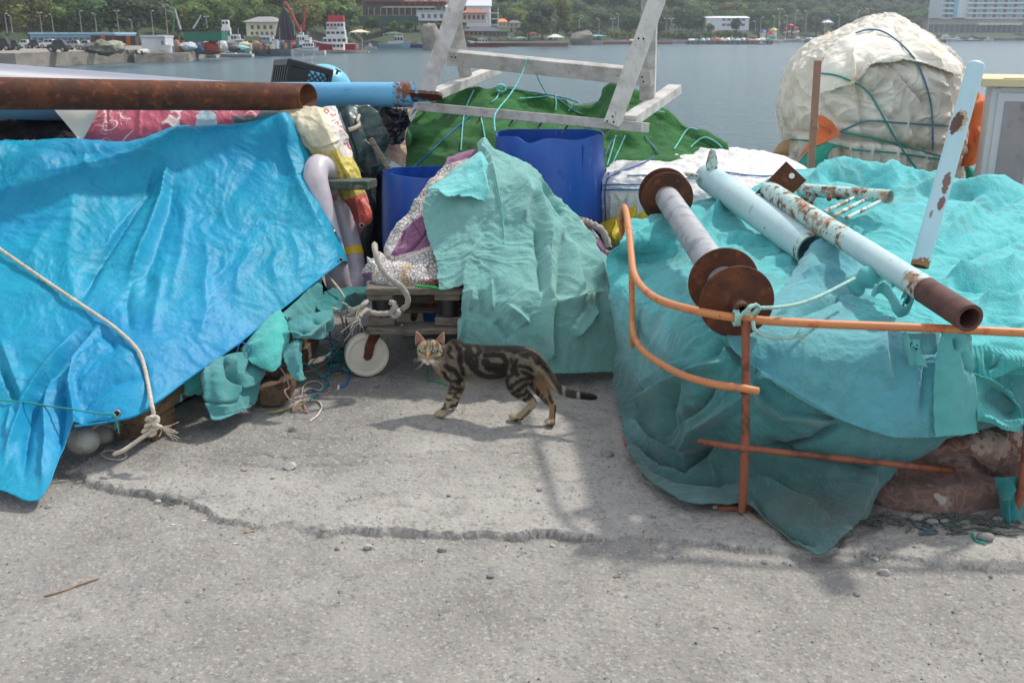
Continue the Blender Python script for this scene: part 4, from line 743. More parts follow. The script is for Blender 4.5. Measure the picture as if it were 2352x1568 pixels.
m = MB(); p0 = np.array([cb[0]-.11, 5.55-.292, zb+.875]); m.tube([p0+np.array([.05*math.cos(q)*(1 if abs(math.cos(q)) < .8 else 1.0), .01*abs(math.cos(q)), .014*math.sin(q)]) for q in np.linspace(0, 2*np.pi, 25)], .0022, 6, cap=False); m.build('moulded_mark', 'barrel', tb_)
barrel(990, 392, 5.28, .262, .8, 'smaller blue plastic barrel with a cut-open top, left of the quilt', lambda th: .008*np.sin(th*2+1), 2)
# ------------------------------------------------------------------ green artificial turf over the net pile
mat('turf', srgb(34, 112, 38), .95, mottle=.22, mscale=5, layers=[(srgb(24, 94, 34), 3, .5, .7), (srgb(56, 134, 52), 60, .52, .62, None, .6), (srgb(130, 160, 80), 150, .68, .73, None, .6)], bumps=[(5, .02, None, 'ridge', 3), (160, .006), (320, .004)], sheen=.15)
crest = [(925, 330, 6.15), (940, 290, 6.3), (985, 238, 6.55), (1055, 208, 6.75), (1110, 202, 6.85), (1160, 198, 6.9), (1215, 217, 6.9), (1275, 227, 6.9), (1325, 246, 6.9), (1372, 240, 6.85), (1398, 204, 6.8), (1440, 214, 6.75), (1500, 243, 6.65), (1575, 290, 6.55), (1650, 337, 6.4)]
gx = [925, 935, 975, 1040, 1100, 1155, 1215, 1270, 1325, 1380, 1410, 1450, 1520, 1600, 1690]
rows = [[('w', *(np.array(P(*p))+np.array([0, .7, -.5]))) for p in crest], crest,
        [(x, max(p[1]+38, 300 if i < 1 else 0), p[2]-.22) for i, (x, p) in enumerate(zip(gx, crest))], [(x+2, 330 if i < 13 else 352, 6.2) for i, x in enumerate(gx)], [(x+3, 390, 5.98) for x in gx], [(x+3, 460, 5.85) for x in gx]]
ot, STF = sheet('turf_cover', rows, 'turf', 260, 160, [([R6(*q) for q in f[0]], *f[1:]) for f in [([(760, 240), (740, 400), (700, 560)], 12, .03), ([(540, 330), (600, 450), (560, 600)], 12, -.03), ([(960, 130), (1000, 260), (960, 350)], 10, .035), ([(1150, 130), (1350, 200), (1500, 230)], 7, -.03), ([(870, 240), (860, 400), (880, 600)], 10, -.035), ([(1800, 200), (1860, 380), (1900, 560)], 10, .03)]], noise=((2.5, .05, 'f'), (7, .014, 'f')), keepgrid=True, thick=.008)
tag(ot, 'bright green artificial turf draped over a net pile behind the barrels', 'turf cover')
shs('fishing_net', [[(1530, 235, 7.1), (1600, 205, 7.2), (1680, 180, 7.25), (1760, 170, 7.2)], [(1530, 250, 6.95), (1600, 235, 6.95), (1680, 225, 6.95), (1760, 230, 6.95)], [(1530, 300, 6.85), (1600, 300, 6.85), (1680, 300, 6.85), (1760, 300, 6.85)]], R6 if 0 else Z6, mat('net_grey', srgb(88, 100, 110), .95, bumps=[(70, .01, None, 'ridge')]), 'small grey net bulge showing through the dip in the green turf', 'fishing net', 50, 50)
def tc_(pts, r, m, lab, f=Z6, S=None, off=.012, **k):
    S = STF if S is None else S
    return cord('cord', hug(S, [f(*p) for p in pts], off*.5), r*.72, m, lab, 'cord', **k)
def P3(x, y, d, f): u, v = f(x, y); return (u, v, d)
GC = 'cords tied over the green turf'
for pts, r_, m_, lab in [([(900, 103), (870, 160), (835, 260), (822, 380), (815, 500)], .006, 'cord_aqua', 'aqua cord running straight down the left part of the green turf'),
    ([(880, 265), (760, 370), (620, 500), (500, 612)], .0055, 'cord_blue', 'blue cord slanting down to the lower left across the green turf'),
    ([(945, 275), (965, 360), (975, 425)], .0055, 'cord_aqua', 'short aqua cord between the second and third nails over the turf'),
    ([(1100, 90), (1200, 100), (1350, 125), (1470, 145), (1560, 170), (1590, 185)], .007, 'cord_steel', 'grey-blue cord lying along the crest of the green turf'),
    ([(1070, 105), (1060, 140), (1040, 165), (1015, 180)], .006, 'cord_aqua', 'aqua cord tail hanging left from the knot on the turf crest'),
    ([(1200, 155), (1330, 147), (1430, 135), (1540, 160), (1580, 175)], .005, 'cord_aqua', 'thin aqua cord arching over the right half of the turf crest'),
    ([(1440, 130), (1445, 190), (1440, 235)], .006, 'cord_aqua', 'short vertical aqua cord near the right end of the first turf hump'),
    ([(1575, 175), (1545, 210), (1525, 240)], .006, 'cord_aqua', 'short slanted aqua cord at the right end of the first turf hump'),
    ([(1430, 140), (1500, 190), (1560, 235), (1620, 262)], .006, 'cord_steel', 'grey-blue cord falling to the right toward the dip of the turf'),
    ([(1850, 400), (1800, 450), (1768, 530)], .005, 'cord_steel', 'grey-blue cord just right of the big blue barrel rim'),
    ([(1838, 398), (1810, 500), (1780, 595)], .0055, 'cord_aqua', 'left one of the two aqua cords right of the big barrel'),
    ([(1900, 400), (1860, 490), (1815, 590)], .0055, 'cord_aqua', 'right one of the two aqua cords right of the big barrel'),
    ([(2028, 400), (2070, 455), (2120, 515)], .006, 'cord_steel', 'grey-blue cord from the end of the lower rail to the white bale'),
    ([(2045, 238), (2110, 235), (2160, 248)], .005, 'cord_aqua', 'short aqua cord lying on the turf right of the trestle foot')]:
    tc_(pts, r_, m_, lab, group=GC)
for pts, lab in (([(405, 745), (440, 690), (475, 635), (500, 630), (532, 640)], 'left aqua cord loop on the right slope of the green turf'), ([(495, 735), (530, 700), (570, 676), (600, 688), (640, 710), (665, 735)], 'right aqua cord loop on the right slope of the green turf')):
    tc_(pts, .006, 'cord_aqua', lab, f=R1, group=GC)
kn = np.array(onS(STF, *Z6(1080, 92), .02)[1:]); m = MB(); q = np.random.default_rng(5)
for k in range(8): a = q.uniform(0, 6.3); m.tube(smooth_path(kn+np.array([[.03*math.cos(a+t), .012*math.sin(2*t), .022*math.sin(a+t)+.006*k/8] for t in np.linspace(0, 4, 7)]), n=5), .006, 7)
tag(m.build('knot', 'cord_aqua'), 'bulky aqua rope knot on the crest of the green turf', 'knot')
# ------------------------------------------------------------------ wooden trestle
mat('grey_wood', srgb(188, 185, 180), .85, attr=None, mottle=.12, mscale=5, layers=[(srgb(160, 156, 150), 9, .45, .65, (1.2, 1.2, 1.2)), (srgb(100, 92, 86), 45, .60, .72, (.25, 1, 1), .6), (srgb(150, 110, 80), 7, .72, .78)], bumps=[(40, .003, (.2, 1, 1))])
mat('grey_wood_up', srgb(194, 191, 186), .85, mottle=.12, mscale=5, layers=[(srgb(166, 162, 156), 9, .45, .65), (srgb(100, 92, 86), 45, .60, .72, (1, 1, .2), .6)], bumps=[(40, .003, (1, 1, .2))])
T = thing('trestle', 'weathered grey wooden trestle frame standing over the green turf and the big barrel', 'trestle', P(1250, 290, 5.7))
def rb(name, a, b, wd, th, up, m='grey_wood', over=0, parent=T):
    return MB().beam(P(*R4(a[0], a[1]), a[2]), P(*R4(b[0], b[1]), b[2]), wd, th, up, .003, over).build(name, m, parent, smooth=False)
rail = rb('bottom_rail', (30, 818, 6.1), (1815, 985, 5.32), .105, .052, (0, .12, 1))
rb('foot_beam', (150, 745, 6.0), (655, 540, 7.0), .085, .055, (0, 0, 1), over=.02); rb('foot_beam', (1690, 930, 5.45), (2040, 690, 6.15), .085, .055, (0, 0, 1), over=.01)
rb('rear_leg', (430, 585, 6.55), (318, 40, 6.32), .075, .045, (.3, -1, 0), 'grey_wood_up'); rb('rear_leg', (1832, 765, 5.86), (1848, -40, 5.62), .085, .05, (-.3, -1, 0), 'grey_wood_up')
rb('cross_beam', (292, 440, 6.44), (1868, 600, 5.74), .05, .092, (0, -.45, 1)); 
rb('front_leg', (118, 735, 5.93), (395, -60, 6.08), .092, .04, (.1, -1, .3), 'grey_wood_up'); rb('front_leg', (1555, 968, 5.22), (1925, -60, 5.5), .088, .04, (.1, -1, .3), 'grey_wood_up')
mat('nail', srgb(120, 118, 116), .4, metal=.9, mottle=.3)
for i, (x0, y0, x1, y1) in enumerate(((60, 825, 12, 880), (328, 855, 290, 925), (553, 888, 515, 950), (800, 918, 762, 972), (1015, 945, 975, 1005), (1215, 972, 1170, 1030), (1515, 1005, 1503, 1030))):
    f_ = (x0-30)/1785; yy = 6.1-.78*f_; MB().tube([P(*R4(x0, y0), yy-.045), P(*R4(x1, y1), yy-.09)], .0045, 8).build('nail', 'nail', rail)
for x, y_, d in ((1562, 900, 5.2), (1520, 935, 5.2), (1570, 942, 5.2), (1762, 298, 5.36), (1800, 300, 5.36), (1790, 595, 5.72), (1800, 630, 5.72), (320, 440, 6.38), (350, 443, 6.38)):
    p = np.array(P(*R4(x, y_), d-.022)); MB().lathe(p, p+np.array([0, -.003, 0]), [(0, .0055), (1, .0055), (1, .0001)], 8).build('screw', 'net_dark', T)
cord('cord', [P3(655, 1010, 5.5, R4), P3(652, 900, 5.62, R4), P3(690, 830, 5.72, R4), P3(760, 745, 5.85, R4), P3(830, 640, 5.98, R4), P3(880, 530, 6.08, R4), P3(912, 446, 6.12, R4), P3(940, 470, 6.3, R4), P3(970, 560, 6.4, R4), P3(1010, 650, 6.6, R4), P3(1060, 735, 6.8, R4)], .0042, 'cord_aqua', 'thin aqua cord looped over the cross beam of the wooden trestle', 'cord')
# ------------------------------------------------------------------ white bale
mat('white_tarp', srgb(206, 206, 204), .62, mottle=.06, mscale=4, layers=[(srgb(176, 172, 164), 4, .5, .72, None, .7), (srgb(150, 130, 110), 9, .68, .76, None, .6)], bumps=[(6, .012, None, 'ridge', 4), (20, .004, None, 'ridge', 4)])
W_ = [[(1400, 392, 7.1), (1480, 362, 7.2), (1580, 345, 7.2), (1700, 348, 7.2), (1800, 368, 7.1), (1870, 396, 7.0)], [(1394, 386, 6.5), (1478, 354, 6.7), (1580, 338, 6.75), (1690, 341, 6.75), (1795, 361, 6.7), (1865, 392, 6.5)], [(1390, 394, 6.1), (1470, 376, 6.3), (1580, 366, 6.35), (1690, 368, 6.35), (1790, 386, 6.3), (1862, 405, 6.15)], [(1384, 408, 5.85), (1450, 402, 5.85), (1560, 404, 5.9), (1680, 408, 5.9), (1780, 418, 5.9), (1855, 425, 5.9)],
      [(1383, 432, 5.80), (1440, 436, 5.74), (1550, 440, 5.74), (1670, 440, 5.76), (1780, 440, 5.8), (1850, 442, 5.85)], [(1382, 480, 5.82), (1430, 490, 5.74), (1540, 500, 5.7), (1660, 500, 5.72), (1780, 500, 5.76), (1850, 500, 5.85)], [(1380, 570, 5.86), (1430, 580, 5.8), (1540, 580, 5.75), (1660, 580, 5.75), (1780, 580, 5.78), (1850, 580, 5.85)]]
W_ = [[(a, b, c-.38) for a, b, c in r_] for r_ in W_]
ow, SW = sheet('bale', W_, 'white_tarp', 200, 150, [([R6(*q) for q in f[0]], *f[1:]) for f in []]+[([(1440, 445), (1430, 500), (1420, 550)], 4, -.02), ([(1462, 440), (1465, 490), (1460, 540)], 3, .02), ([(1392, 415), (1480, 420), (1600, 415)], 4, -.014), ([(1400, 432), (1480, 434)], 3, .012), ([(1408, 450), (1405, 520)], 4, .018)], noise=((3, .025, 'f'), (8, .010, 'x'), (20, .004, 'x')), keepgrid=True)
tag(ow, 'flat bale wrapped in white tarpaulin and tied with blue cord behind the rusty rollers', 'bale')
for pts, lab in (([(1386, 425), (1420, 424), (1470, 424), (1520, 427)], 'upper blue cord round the left end of the white bale'), ([(1386, 436), (1430, 436), (1480, 435), (1530, 440)], 'lower blue cord round the left end of the white bale'), ([(1398, 396), (1394, 415), (1388, 440), (1390, 480), (1392, 520)], 'blue cord dropping down the left edge of the white bale'),
      ([(1395, 410), (1420, 396), (1470, 378), (1512, 354)], 'blue cord slanting up over the left corner of the white bale'), ([(1440, 404), (1475, 402), (1530, 406), (1600, 412)], 'thin blue cord along the front lip of the white bale'), ([(1660, 395), (1740, 404), (1830, 402)], 'blue cord across the right part of the white bale top')):
    cord('cord', hug(SW, pts, .004), .0036, 'cord_steel' if 'thin' in lab else 'cord_blue', lab, 'cord', 'cords round the white bale')
shs('cloth', [[(1840, 760, 5.60), (1860, 740, 5.56), (1895, 745, 5.55), (1960, 770, 5.6)], [(1830, 860, 5.56), (1850, 860, 5.5), (1890, 860, 5.5), (1960, 870, 5.56)], [(1800, 960, 5.5), (1840, 960, 5.44), (1890, 960, 5.42), (1920, 950, 5.5)], [(1830, 1050, 5.4), (1850, 1060, 5.36), (1880, 1060, 5.36), (1900, 1060, 5.4)]], Z6, mat('canvas_grey', srgb(184, 178, 168), .9, bumps=[(14, .006, None, 'ridge')], mottle=.1, layers=[(srgb(150, 110, 80), 8, .68, .74)]), 'gathered off-white canvas hanging from the corner of the white bale', 'cloth', 80, 100, [([(1850, 780), (1835, 950)], 3, .02), ([(1875, 760), (1870, 940)], 3, -.02), ([(1900, 800), (1900, 960)], 3, .02), ([(1930, 800), (1905, 960)], 3, -.02)])
shs('cloth', [[(1780, 960, 5.45), (1830, 950, 5.35), (1900, 920, 5.32), (1970, 860, 5.35), (2050, 860, 5.4)], [(1730, 1010, 5.38), (1800, 1010, 5.28), (1880, 1000, 5.26), (1960, 950, 5.3), (2050, 920, 5.36)], [(1760, 1060, 5.3), (1810, 1070, 5.22), (1870, 1050, 5.2), (1930, 1020, 5.24), (1990, 990, 5.3)], [(1790, 1115, 5.25), (1820, 1120, 5.2), (1850, 1100, 5.2), (1880, 1080, 5.22), (1930, 1040, 5.28)]], Z6, mat('yellow_cloth', srgb(190, 168, 36), .7, layers=[(srgb(150, 130, 40), 5, .5, .7)], bumps=[(12, .008, None, 'ridge')]), 'crumpled yellow cloth wedged below the white bale', 'cloth', 110, 90, [([(1850, 960), (1830, 1100)], 3, .02), ([(1960, 870), (1930, 1010)], 4, .025), ([(2000, 880), (1980, 980)], 3, -.02)])
# ------------------------------------------------------------------ pallet cart with caster wheel
PY = 4.28; TOPZ = .425
cart = thing('pallet_cart', 'grey wooden pallet on caster wheels carrying the covered heap behind the cat', 'cart', (-.1, 4.7, 0))
def pb(name, u0, v0, u1, v1, y, dp, m='old_wood', bev=.005, par=cart):
    a, b = np.array(P(u0, v0, y)), np.array(P(u1, v1, y)); c = (a+b)/2; s = np.abs(b-a); return MB().box((c[0], y+dp/2, c[2]), (s[0], dp, s[2]), bev=bev).build(name, m, par, smooth=False)
zt = lambda v, y: P(0, v, y)[2]
x0 = P(841, 700, PY)[0]; x1 = .08
def xbox(name, xa, xb, ya, yb, za, zb_, m='old_wood', par=cart, bev=.005): return MB().box(((xa+xb)/2, (ya+yb)/2, (za+zb_)/2), (xb-xa, yb-ya, zb_-za), bev=bev).build(name, m, par, smooth=False)
for k, (ya, yb) in enumerate(((4.27, 4.40), (4.45, 4.56), (4.62, 4.74), (4.80, 4.90), (4.96, 5.08))): xbox('top_board', x0+.004*k, x1-.003*k, ya, yb, .398, .430+.001*k)
for k, (ya, yb) in enumerate(((4.25, 4.37), (4.60, 4.72), (4.95, 5.07))): xbox('bottom_board', x0-.004*k, x1, ya, yb, .222+.002*k, .250)
for k, xx in enumerate((x0+.065, (x0+x1)/2, x1-.07)):
    for j, yy in enumerate((4.33, 4.67, 5.01)):
        xbox('block', xx-.062, xx+.058, yy-.045, yy+.05, .2505, .292); 
        MB().lathe((xx, yy, .292), (xx, yy, .372), [(0, .046), (1, .046), (1, .001)], 24).build('spacer', 'plastic_black', cart)
        xbox('block', xx-.060, xx+.056, yy-.055, yy+.04, .372, .3975)
xbox('inner_board', x0+.1, x1, 4.50, 4.56, .30, .335)
MB().lathe((x0+.155, 4.30, .2515), (x0+.155, 4.30, .262), [(0, .013), (1, .012), (1, .0001)], 16).build('bolt', 'nail', cart)
mat('caster_white', srgb(212, 205, 188), .5, mottle=.08, mscale=18, layers=[(srgb(176, 150, 110), 12, .62, .72, None, .6)], bumps=[(60, .0008)], sss=.05)
def caster_wheel(cx, cy, yaw):
    d = np.array([math.cos(yaw), math.sin(yaw), 0]); r = .100; w_ = .046; c = np.array([cx, cy, r+.002])
    prof = [(0, .001), (0, .026), (.04, .026), (.05, .03), (.10, .078), (.03, .082), (0, .086), (0, .096), (.06, .1), (.94, .1), (1, .096), (1, .086), (.97, .082), (.90, .078), (.95, .03), (.96, .026), (1, .026), (1, .001)]
    wo = MB().lathe(c-d*w_/2, c+d*w_/2, prof, 64).build('wheel', 'caster_white', cart)
    s = np.array([-d[1], d[0], 0]); 
    for sg in (-1, 1):
        m = MB(); e = c+d*sg*(w_/2+.006)
        poly = [(-.020, -.006), (-.016, .012), (-.01, .05), (.02, .122), (.075, .122), (.06, .09), (.035, .05), (.022, .0), (.012, -.016), (-.006, -.020)]
        V = [e+s*(px)+np.array([0, 0, pz])+d*q for q in (-.003, .003) for px, pz in poly]; n = len(poly)
        m.add(V, [tuple(range(n))[::-1], tuple(range(n, 2*n))]+[(i, (i+1) % n, (i+1) % n+n, i+n) for i in range(n)]); f_ = m.build('fork', 'rust', cart, smooth=False)
        MB().lathe(e-d*sg*.001, e+d*sg*.012, [(0, .012), (.9, .011), (1, .0001)], 12).build('axle_nut', 'rust', f_)
    MB().box(c+np.array([0, 0, .1175+.0])+s*.045, (.10, .10, .007), np.array([d, s, [0, 0, 1]]).T, .001).build('mounting_plate', 'rust', cart, smooth=False)
wc = P(842, 812, 4.34)
YAW = math.radians(-72)
caster_wheel(wc[0], 4.34, YAW); caster_wheel(x1-.10, 4.36, YAW+.3); caster_wheel(x1-.10, 4.98, YAW-.2); caster_wheel(x0+.12, 4.98, YAW+.5)
tag(MB().ball((x0+.42, 4.84, .322), (.42, .14, .062), 12, 30, lambda V: V*(1+.2*fbm(V*3, 3))[:, None]).build('fishing_net', 'net_dark'), 'dark filler added between the decks of the pallet cart for the shade inside', 'fishing net')  # added dark filler: hides the barrel behind, stands for the shade inside
# rope around the pallet corner
rp = [(245, 1120, 4.30), (248, 1150, 4.20), (262, 1210, 4.16), (285, 1270, 4.14), (330, 1330, 4.14), (385, 1370, 4.15), (430, 1410, 4.17), (460, 1460, 4.18), (462, 1510, 4.19), (430, 1545, 4.19), (390, 1560, 4.2), (350, 1575, 4.2)]
o = cord('rope', [P3(*q, Z6) for q in rp]+[P3(x, y_, d, R6) for x, y_, d in ((1560, 360, 4.20), (1450, 365, 4.195), (1370, 350, 4.2), (1320, 325, 4.22), (1300, 290, 4.26), (1330, 250, 4.32))], .0125, 'rope_grey', 'thick grey three-strand rope looped round the corner of the pallet cart', 'rope', strands=3, seg=20)
cord('knot', [P3(x, y_, d, R6) for x, y_, d in ((1560, 260, 4.2), (1590, 265, 4.16), (1600, 320, 4.14), (1580, 370, 4.16), (1610, 390, 4.14), (1630, 350, 4.13), (1600, 300, 4.18), (1570, 330, 4.2))], .0115, 'rope_grey', parent=o, strands=3, seg=18)
cord('frayed_end', [P3(x, y_, d, R6) for x, y_, d in ((1330, 330, 4.2), (1290, 360, 4.16), (1265, 395, 4.14))], .011, 'rope_grey', parent=o, strands=3, seg=16, fray=26)
cord('frayed_end', [P3(x, y_, d, R6) for x, y_, d in ((1340, 250, 4.24), (1300, 280, 4.18), (1275, 300, 4.17))], .010, 'rope_grey', parent=o, strands=3, seg=16, fray=18)
tag(cord('cord', [P3(x, y_, d, R6) for x, y_, d in ((1790, 100, 4.27), (1850, 108, 4.26), (1920, 112, 4.26), (2000, 125, 4.26), (2060, 145, 4.27))], .006, 'cord_green', strands=3), 'green twisted cord lying on the top board of the pallet', 'cord')
q = np.random.default_rng(11); m = MB()
for k in range(110):
    c = np.array([P(*R6(2130, 260), 4.42)[0]+q.normal()*.055, 4.42+q.normal()*.03, .335+q.normal()*.035]); a = q.uniform(0, 6.3); rr = q.uniform(.012, .045)
    m.tube(smooth_path(c+np.array([[rr*math.cos(a+t), .01*math.sin(3*t+a), rr*math.sin(a+t)*1.1] for t in np.linspace(0, q.uniform(2, 5), 6)]), n=4), .0011, 4)
for k in range(70):
    c = np.array([P(*R6(2090, 120), 4.3)[0]+q.uniform(-.11, .13), 4.31+q.normal()*.02, .437+q.uniform(0, .02)]); a = q.uniform(0, 6.3); rr = q.uniform(.01, .03)
    m.tube(smooth_path(c+np.array([[rr*math.cos(a+t), .01*math.sin(3*t+a), .006*math.sin(t)] for t in np.linspace(0, 4, 6)]), n=4), .0011, 4)
tag(m.build('fishing_net', mat('net_red', srgb(112, 66, 58), .9)), 'reddish brown tangle of fine fishing net hanging inside the pallet', 'fishing net')
# ------------------------------------------------------------------ floral quilt
mat('quilt', (.6, .6, .6), .9, attr='col', mottle=.05, mscale=20, bumps=[(10, .008, None, 'noise', 3), (40, .003), (220, .0008)], sheen=.2)
Q = [[(1030, 358, 5.25), (1065, 350, 5.3), (1090, 348, 5.3), (1140, 352, 5.3), (1180, 372, 5.3), (1230, 410, 5.3), (1290, 470, 5.3), (1350, 540, 5.2)], [(1018, 372, 5.05), (1060, 352, 5.08), (1095, 346, 5.1), (1140, 358, 5.08), (1185, 385, 5.08), (1240, 430, 5.05), (1310, 490, 5.05), (1372, 540, 5.0)], [(985, 412, 4.95), (1020, 405, 4.9), (1060, 410, 4.9), (1120, 420, 4.9), (1190, 450, 4.9), (1250, 480, 4.92), (1320, 520, 4.95), (1388, 570, 4.95)],
     [(940, 478, 4.85), (970, 480, 4.76), (1010, 485, 4.74), (1080, 490, 4.75), (1180, 510, 4.75), (1250, 540, 4.8), (1330, 570, 4.85), (1396, 600, 4.9)], [(895, 540, 4.74), (930, 545, 4.64), (980, 550, 4.6), (1070, 560, 4.6), (1180, 580, 4.62), (1260, 600, 4.68), (1340, 620, 4.75), (1394, 640, 4.85)], [(852, 592, 4.62), (890, 600, 4.46), (950, 605, 4.42), (1060, 615, 4.44), (1180, 630, 4.46), (1280, 640, 4.55), (1340, 650, 4.7), (1390, 660, 4.8)],
     [(838, 620, 4.56), (870, 632, 4.38), (940, 636, 4.34), (1040, 645, 4.36), (1180, 660, 4.40), (1280, 665, 4.5), (1340, 670, 4.65), (1385, 680, 4.78)], [(846, 652, 4.52), (880, 654, 4.36), (950, 657, 4.33), (1010, 648, 4.36), (1100, 660, 4.4), (1250, 680, 4.5), (1330, 690, 4.65), (1380, 700, 4.78)]]
oq, SQ = sheet('quilt', Q, 'quilt', 420, 420, [([Z6(*p) for p in f[0]], *f[1:]) for f in [([(800, 560), (600, 740), (470, 920), (380, 1140)], 4, -.016), ([(620, 1010), (440, 1170)], 3, -.012), ([(260, 1120), (330, 1200), (480, 1210)], 6, -.03), ([(200, 1200), (260, 1280), (200, 1340)], 6, .025), ([(480, 960), (560, 1060)], 3, -.01), ([(540, 760), (300, 1100)], 7, .02)]], noise=((4, .02, 'f'), (11, .008, 'f'), (26, .003, 'f')), keepgrid=True, thick=.012)
tag(oq, 'floral quilt of white cotton and mauve panels spread under the mint cloth', 'quilt')
co = wcoords(oq); u, v = proj(co); a, b = (u-775.2)*2.8747, (v-172.3)*2.8747
# the printed flowers: outlined petals on white, mauve velvet panels with a stitched border
c = np.tile(np.array(srgb(196, 190, 184)), (len(co), 1)); MAUVE = np.array(srgb(126, 76, 112)); INK = np.array(srgb(96, 94, 98))
pan = in_poly(a, b, [(560, 930), (620, 1010), (700, 1120), (560, 1150), (380, 1198), (350, 1190), (440, 1030), (520, 950)]) | in_poly(a, b, [(760, 500), (900, 480), (1100, 500), (1180, 560), (1000, 600), (860, 550), (700, 600), (710, 560)]) | in_poly(a, b, [(1700, 1090), (1800, 1130), (1800, 1260), (1740, 1200)]) | in_poly(a, b, [(160, 1310), (230, 1300), (230, 1350), (170, 1370)])
fl = np.zeros(len(co), bool); kq = np.random.default_rng(9)
cen = [(690, 650), (600, 760), (500, 880), (420, 960), (340, 1040), (390, 1080), (300, 1120), (230, 1200), (330, 1260), (420, 1240), (540, 1280), (650, 1250), (620, 1170), (440, 1340), (560, 1200), (280, 1340), (740, 620), (620, 690), (520, 800), (1650, 1040), (1720, 1060), (1620, 990), (1780, 1090), (190, 1270), (500, 1340), (620, 1330)]
for (cx, cy) in cen:
    sc = kq.uniform(50, 85); ph = kq.uniform(0, 6.3); dx, dy = a-cx, b-cy; r_ = np.hypot(dx, dy)/sc; th = np.arctan2(dy, dx)+ph
    for ring, npet in ((1.0, 9), (.62, 7), (.3, 5)):
        e = ring*(.72+.28*np.abs(np.cos(th*npet/2+ring*5))); fl |= np.abs(r_-e) < .04
    fl |= (np.abs(np.cos(th*9/2)) < .10) & (r_ > .62) & (r_ < .9)
c[fl] = INK; tn = (noise3(co*16) > .3) & (b > 1240) & (a > 250) & (a < 640); c[tn & ~fl] = srgb(186, 160, 120)
gl = (noise3(co*22+4) > .6) & (b < 1000); c[gl] = srgb(120, 118, 122)
c[pan] = MAUVE; cro = pan & (np.abs(noise3(co*30)) < .06); c[cro] = MAUVE*.6
for pl in ([(860, 560), (560, 760)], [(640, 1130), (440, 1210), (370, 1250)], [(640, 700), (560, 880)]):
    d, t_, s_ = polydist(a, b, pl); k = (d < 16) & (t_ > 0) & (t_ < 1); c[k] = srgb(200, 190, 182); dash = k & ((t_*22 % 1) < .55) & (d < 8) & (d > 5); c[dash] = srgb(90, 86, 84); hatch = k & (d > 11) & ((t_*90 % 1) < .5); c[hatch] = srgb(100, 96, 98)
setcol(oq, c)
tag(cord('rope', [P3(x, y_, d, Z6) for x, y_, d in ((1560, 960, 5.25), (1620, 962, 5.1), (1680, 985, 5.0), (1740, 1020, 4.95), (1775, 1080, 4.92), (1790, 1140, 4.9))], .018, 'rope_grey', strands=3, seg=18), 'thick grey rope coming out behind the quilt right of the mint cloth', 'rope')
# ------------------------------------------------------------------ mint cloth over the heap
zs = lambda r_, f: [(*f(p[0], p[1]), p[2]) for p in r_]
MR = [zs(r_, Z6) for r_ in ([(940, 470, 5.22), (960, 450, 5.22), (990, 450, 5.25), (1040, 500, 5.3), (1100, 540, 5.35), (1200, 600, 5.4)], [(922, 475, 5.0), (938, 432, 5.0), (962, 412, 5.0), (990, 452, 5.02), (1020, 488, 5.05), (1060, 505, 5.1)], [(900, 545, 4.93), (940, 520, 4.9), (990, 500, 4.9), (1060, 512, 4.93), (1120, 530, 4.98), (1190, 572, 5.05)], [(760, 645, 4.86), (860, 620, 4.80), (960, 600, 4.78), (1090, 590, 4.80), (1220, 600, 4.86), (1330, 665, 4.96)],
     [(592, 775, 4.76), (760, 760, 4.68), (920, 740, 4.65), (1090, 730, 4.66), (1290, 750, 4.74), (1500, 850, 4.9)], [(556, 900, 4.68), (720, 900, 4.60), (900, 900, 4.56), (1090, 900, 4.57), (1330, 930, 4.64), (1590, 955, 4.86)], [(598, 1080, 4.54), (760, 1080, 4.48), (920, 1080, 4.45), (1110, 1090, 4.46), (1380, 1100, 4.54), (1690, 1120, 4.80)], [(660, 1250, 4.38), (800, 1260, 4.34), (950, 1270, 4.32), (1130, 1280, 4.33), (1430, 1270, 4.42), (1800, 1240, 4.70)], [(668, 1415, 4.26), (830, 1420, 4.24), (1000, 1440, 4.22), (1180, 1450, 4.22), (1480, 1420, 4.32), (1850, 1400, 4.55)])]
MR += [zs(r_, Z7) for r_ in ([(960, 330, 4.23), (1100, 330, 4.20), (1250, 340, 4.18), (1420, 340, 4.18), (1650, 330, 4.25), (2225, 330, 4.42)], [(938, 500, 4.22), (1080, 500, 4.19), (1240, 510, 4.16), (1430, 540, 4.16), (1680, 550, 4.20), (2235, 550, 4.36)], [(948, 650, 4.22), (1090, 690, 4.2), (1250, 750, 4.16), (1450, 820, 4.14), (1700, 868, 4.16), (2215, 852, 4.30)])]
MF = [([Z6(*p) for p in f[0]], *f[1:]) for f in [([(1030, 620), (1060, 780), (1090, 950), (1100, 1110)], 2.0, .010), ([(950, 450), (1010, 560), (1040, 700)], 6, .02), ([(1280, 680), (1300, 800), (1360, 1000), (1400, 1200)], 10, .045), ([(1340, 680), (1420, 780), (1490, 900), (1500, 930)], 5, -.05, .3), ([(1350, 670), (1450, 740), (1540, 840)], 5, .04), ([(1370, 1150), (1390, 1300), (1380, 1560)], 8, .04), ([(1300, 1000), (1330, 1200), (1350, 1500)], 9, -.03), ([(1200, 620), (1240, 800), (1200, 1000)], 16, .03),
      ([(960, 1040), (860, 1250), (820, 1420)], 9, .02), ([(1020, 900), (940, 1060), (860, 1160)], 12, -.012), ([(1440, 950), (1540, 1150), (1600, 1400), (1580, 1560)], 13, .035), ([(1500, 1000), (1480, 1200), (1470, 1500)], 10, -.035), ([(1600, 1000), (1700, 1200), (1750, 1400)], 12, .03), ([(1020, 1350), (1030, 1560)], 5, .016), ([(900, 1400), (880, 1560)], 5, .02)]]
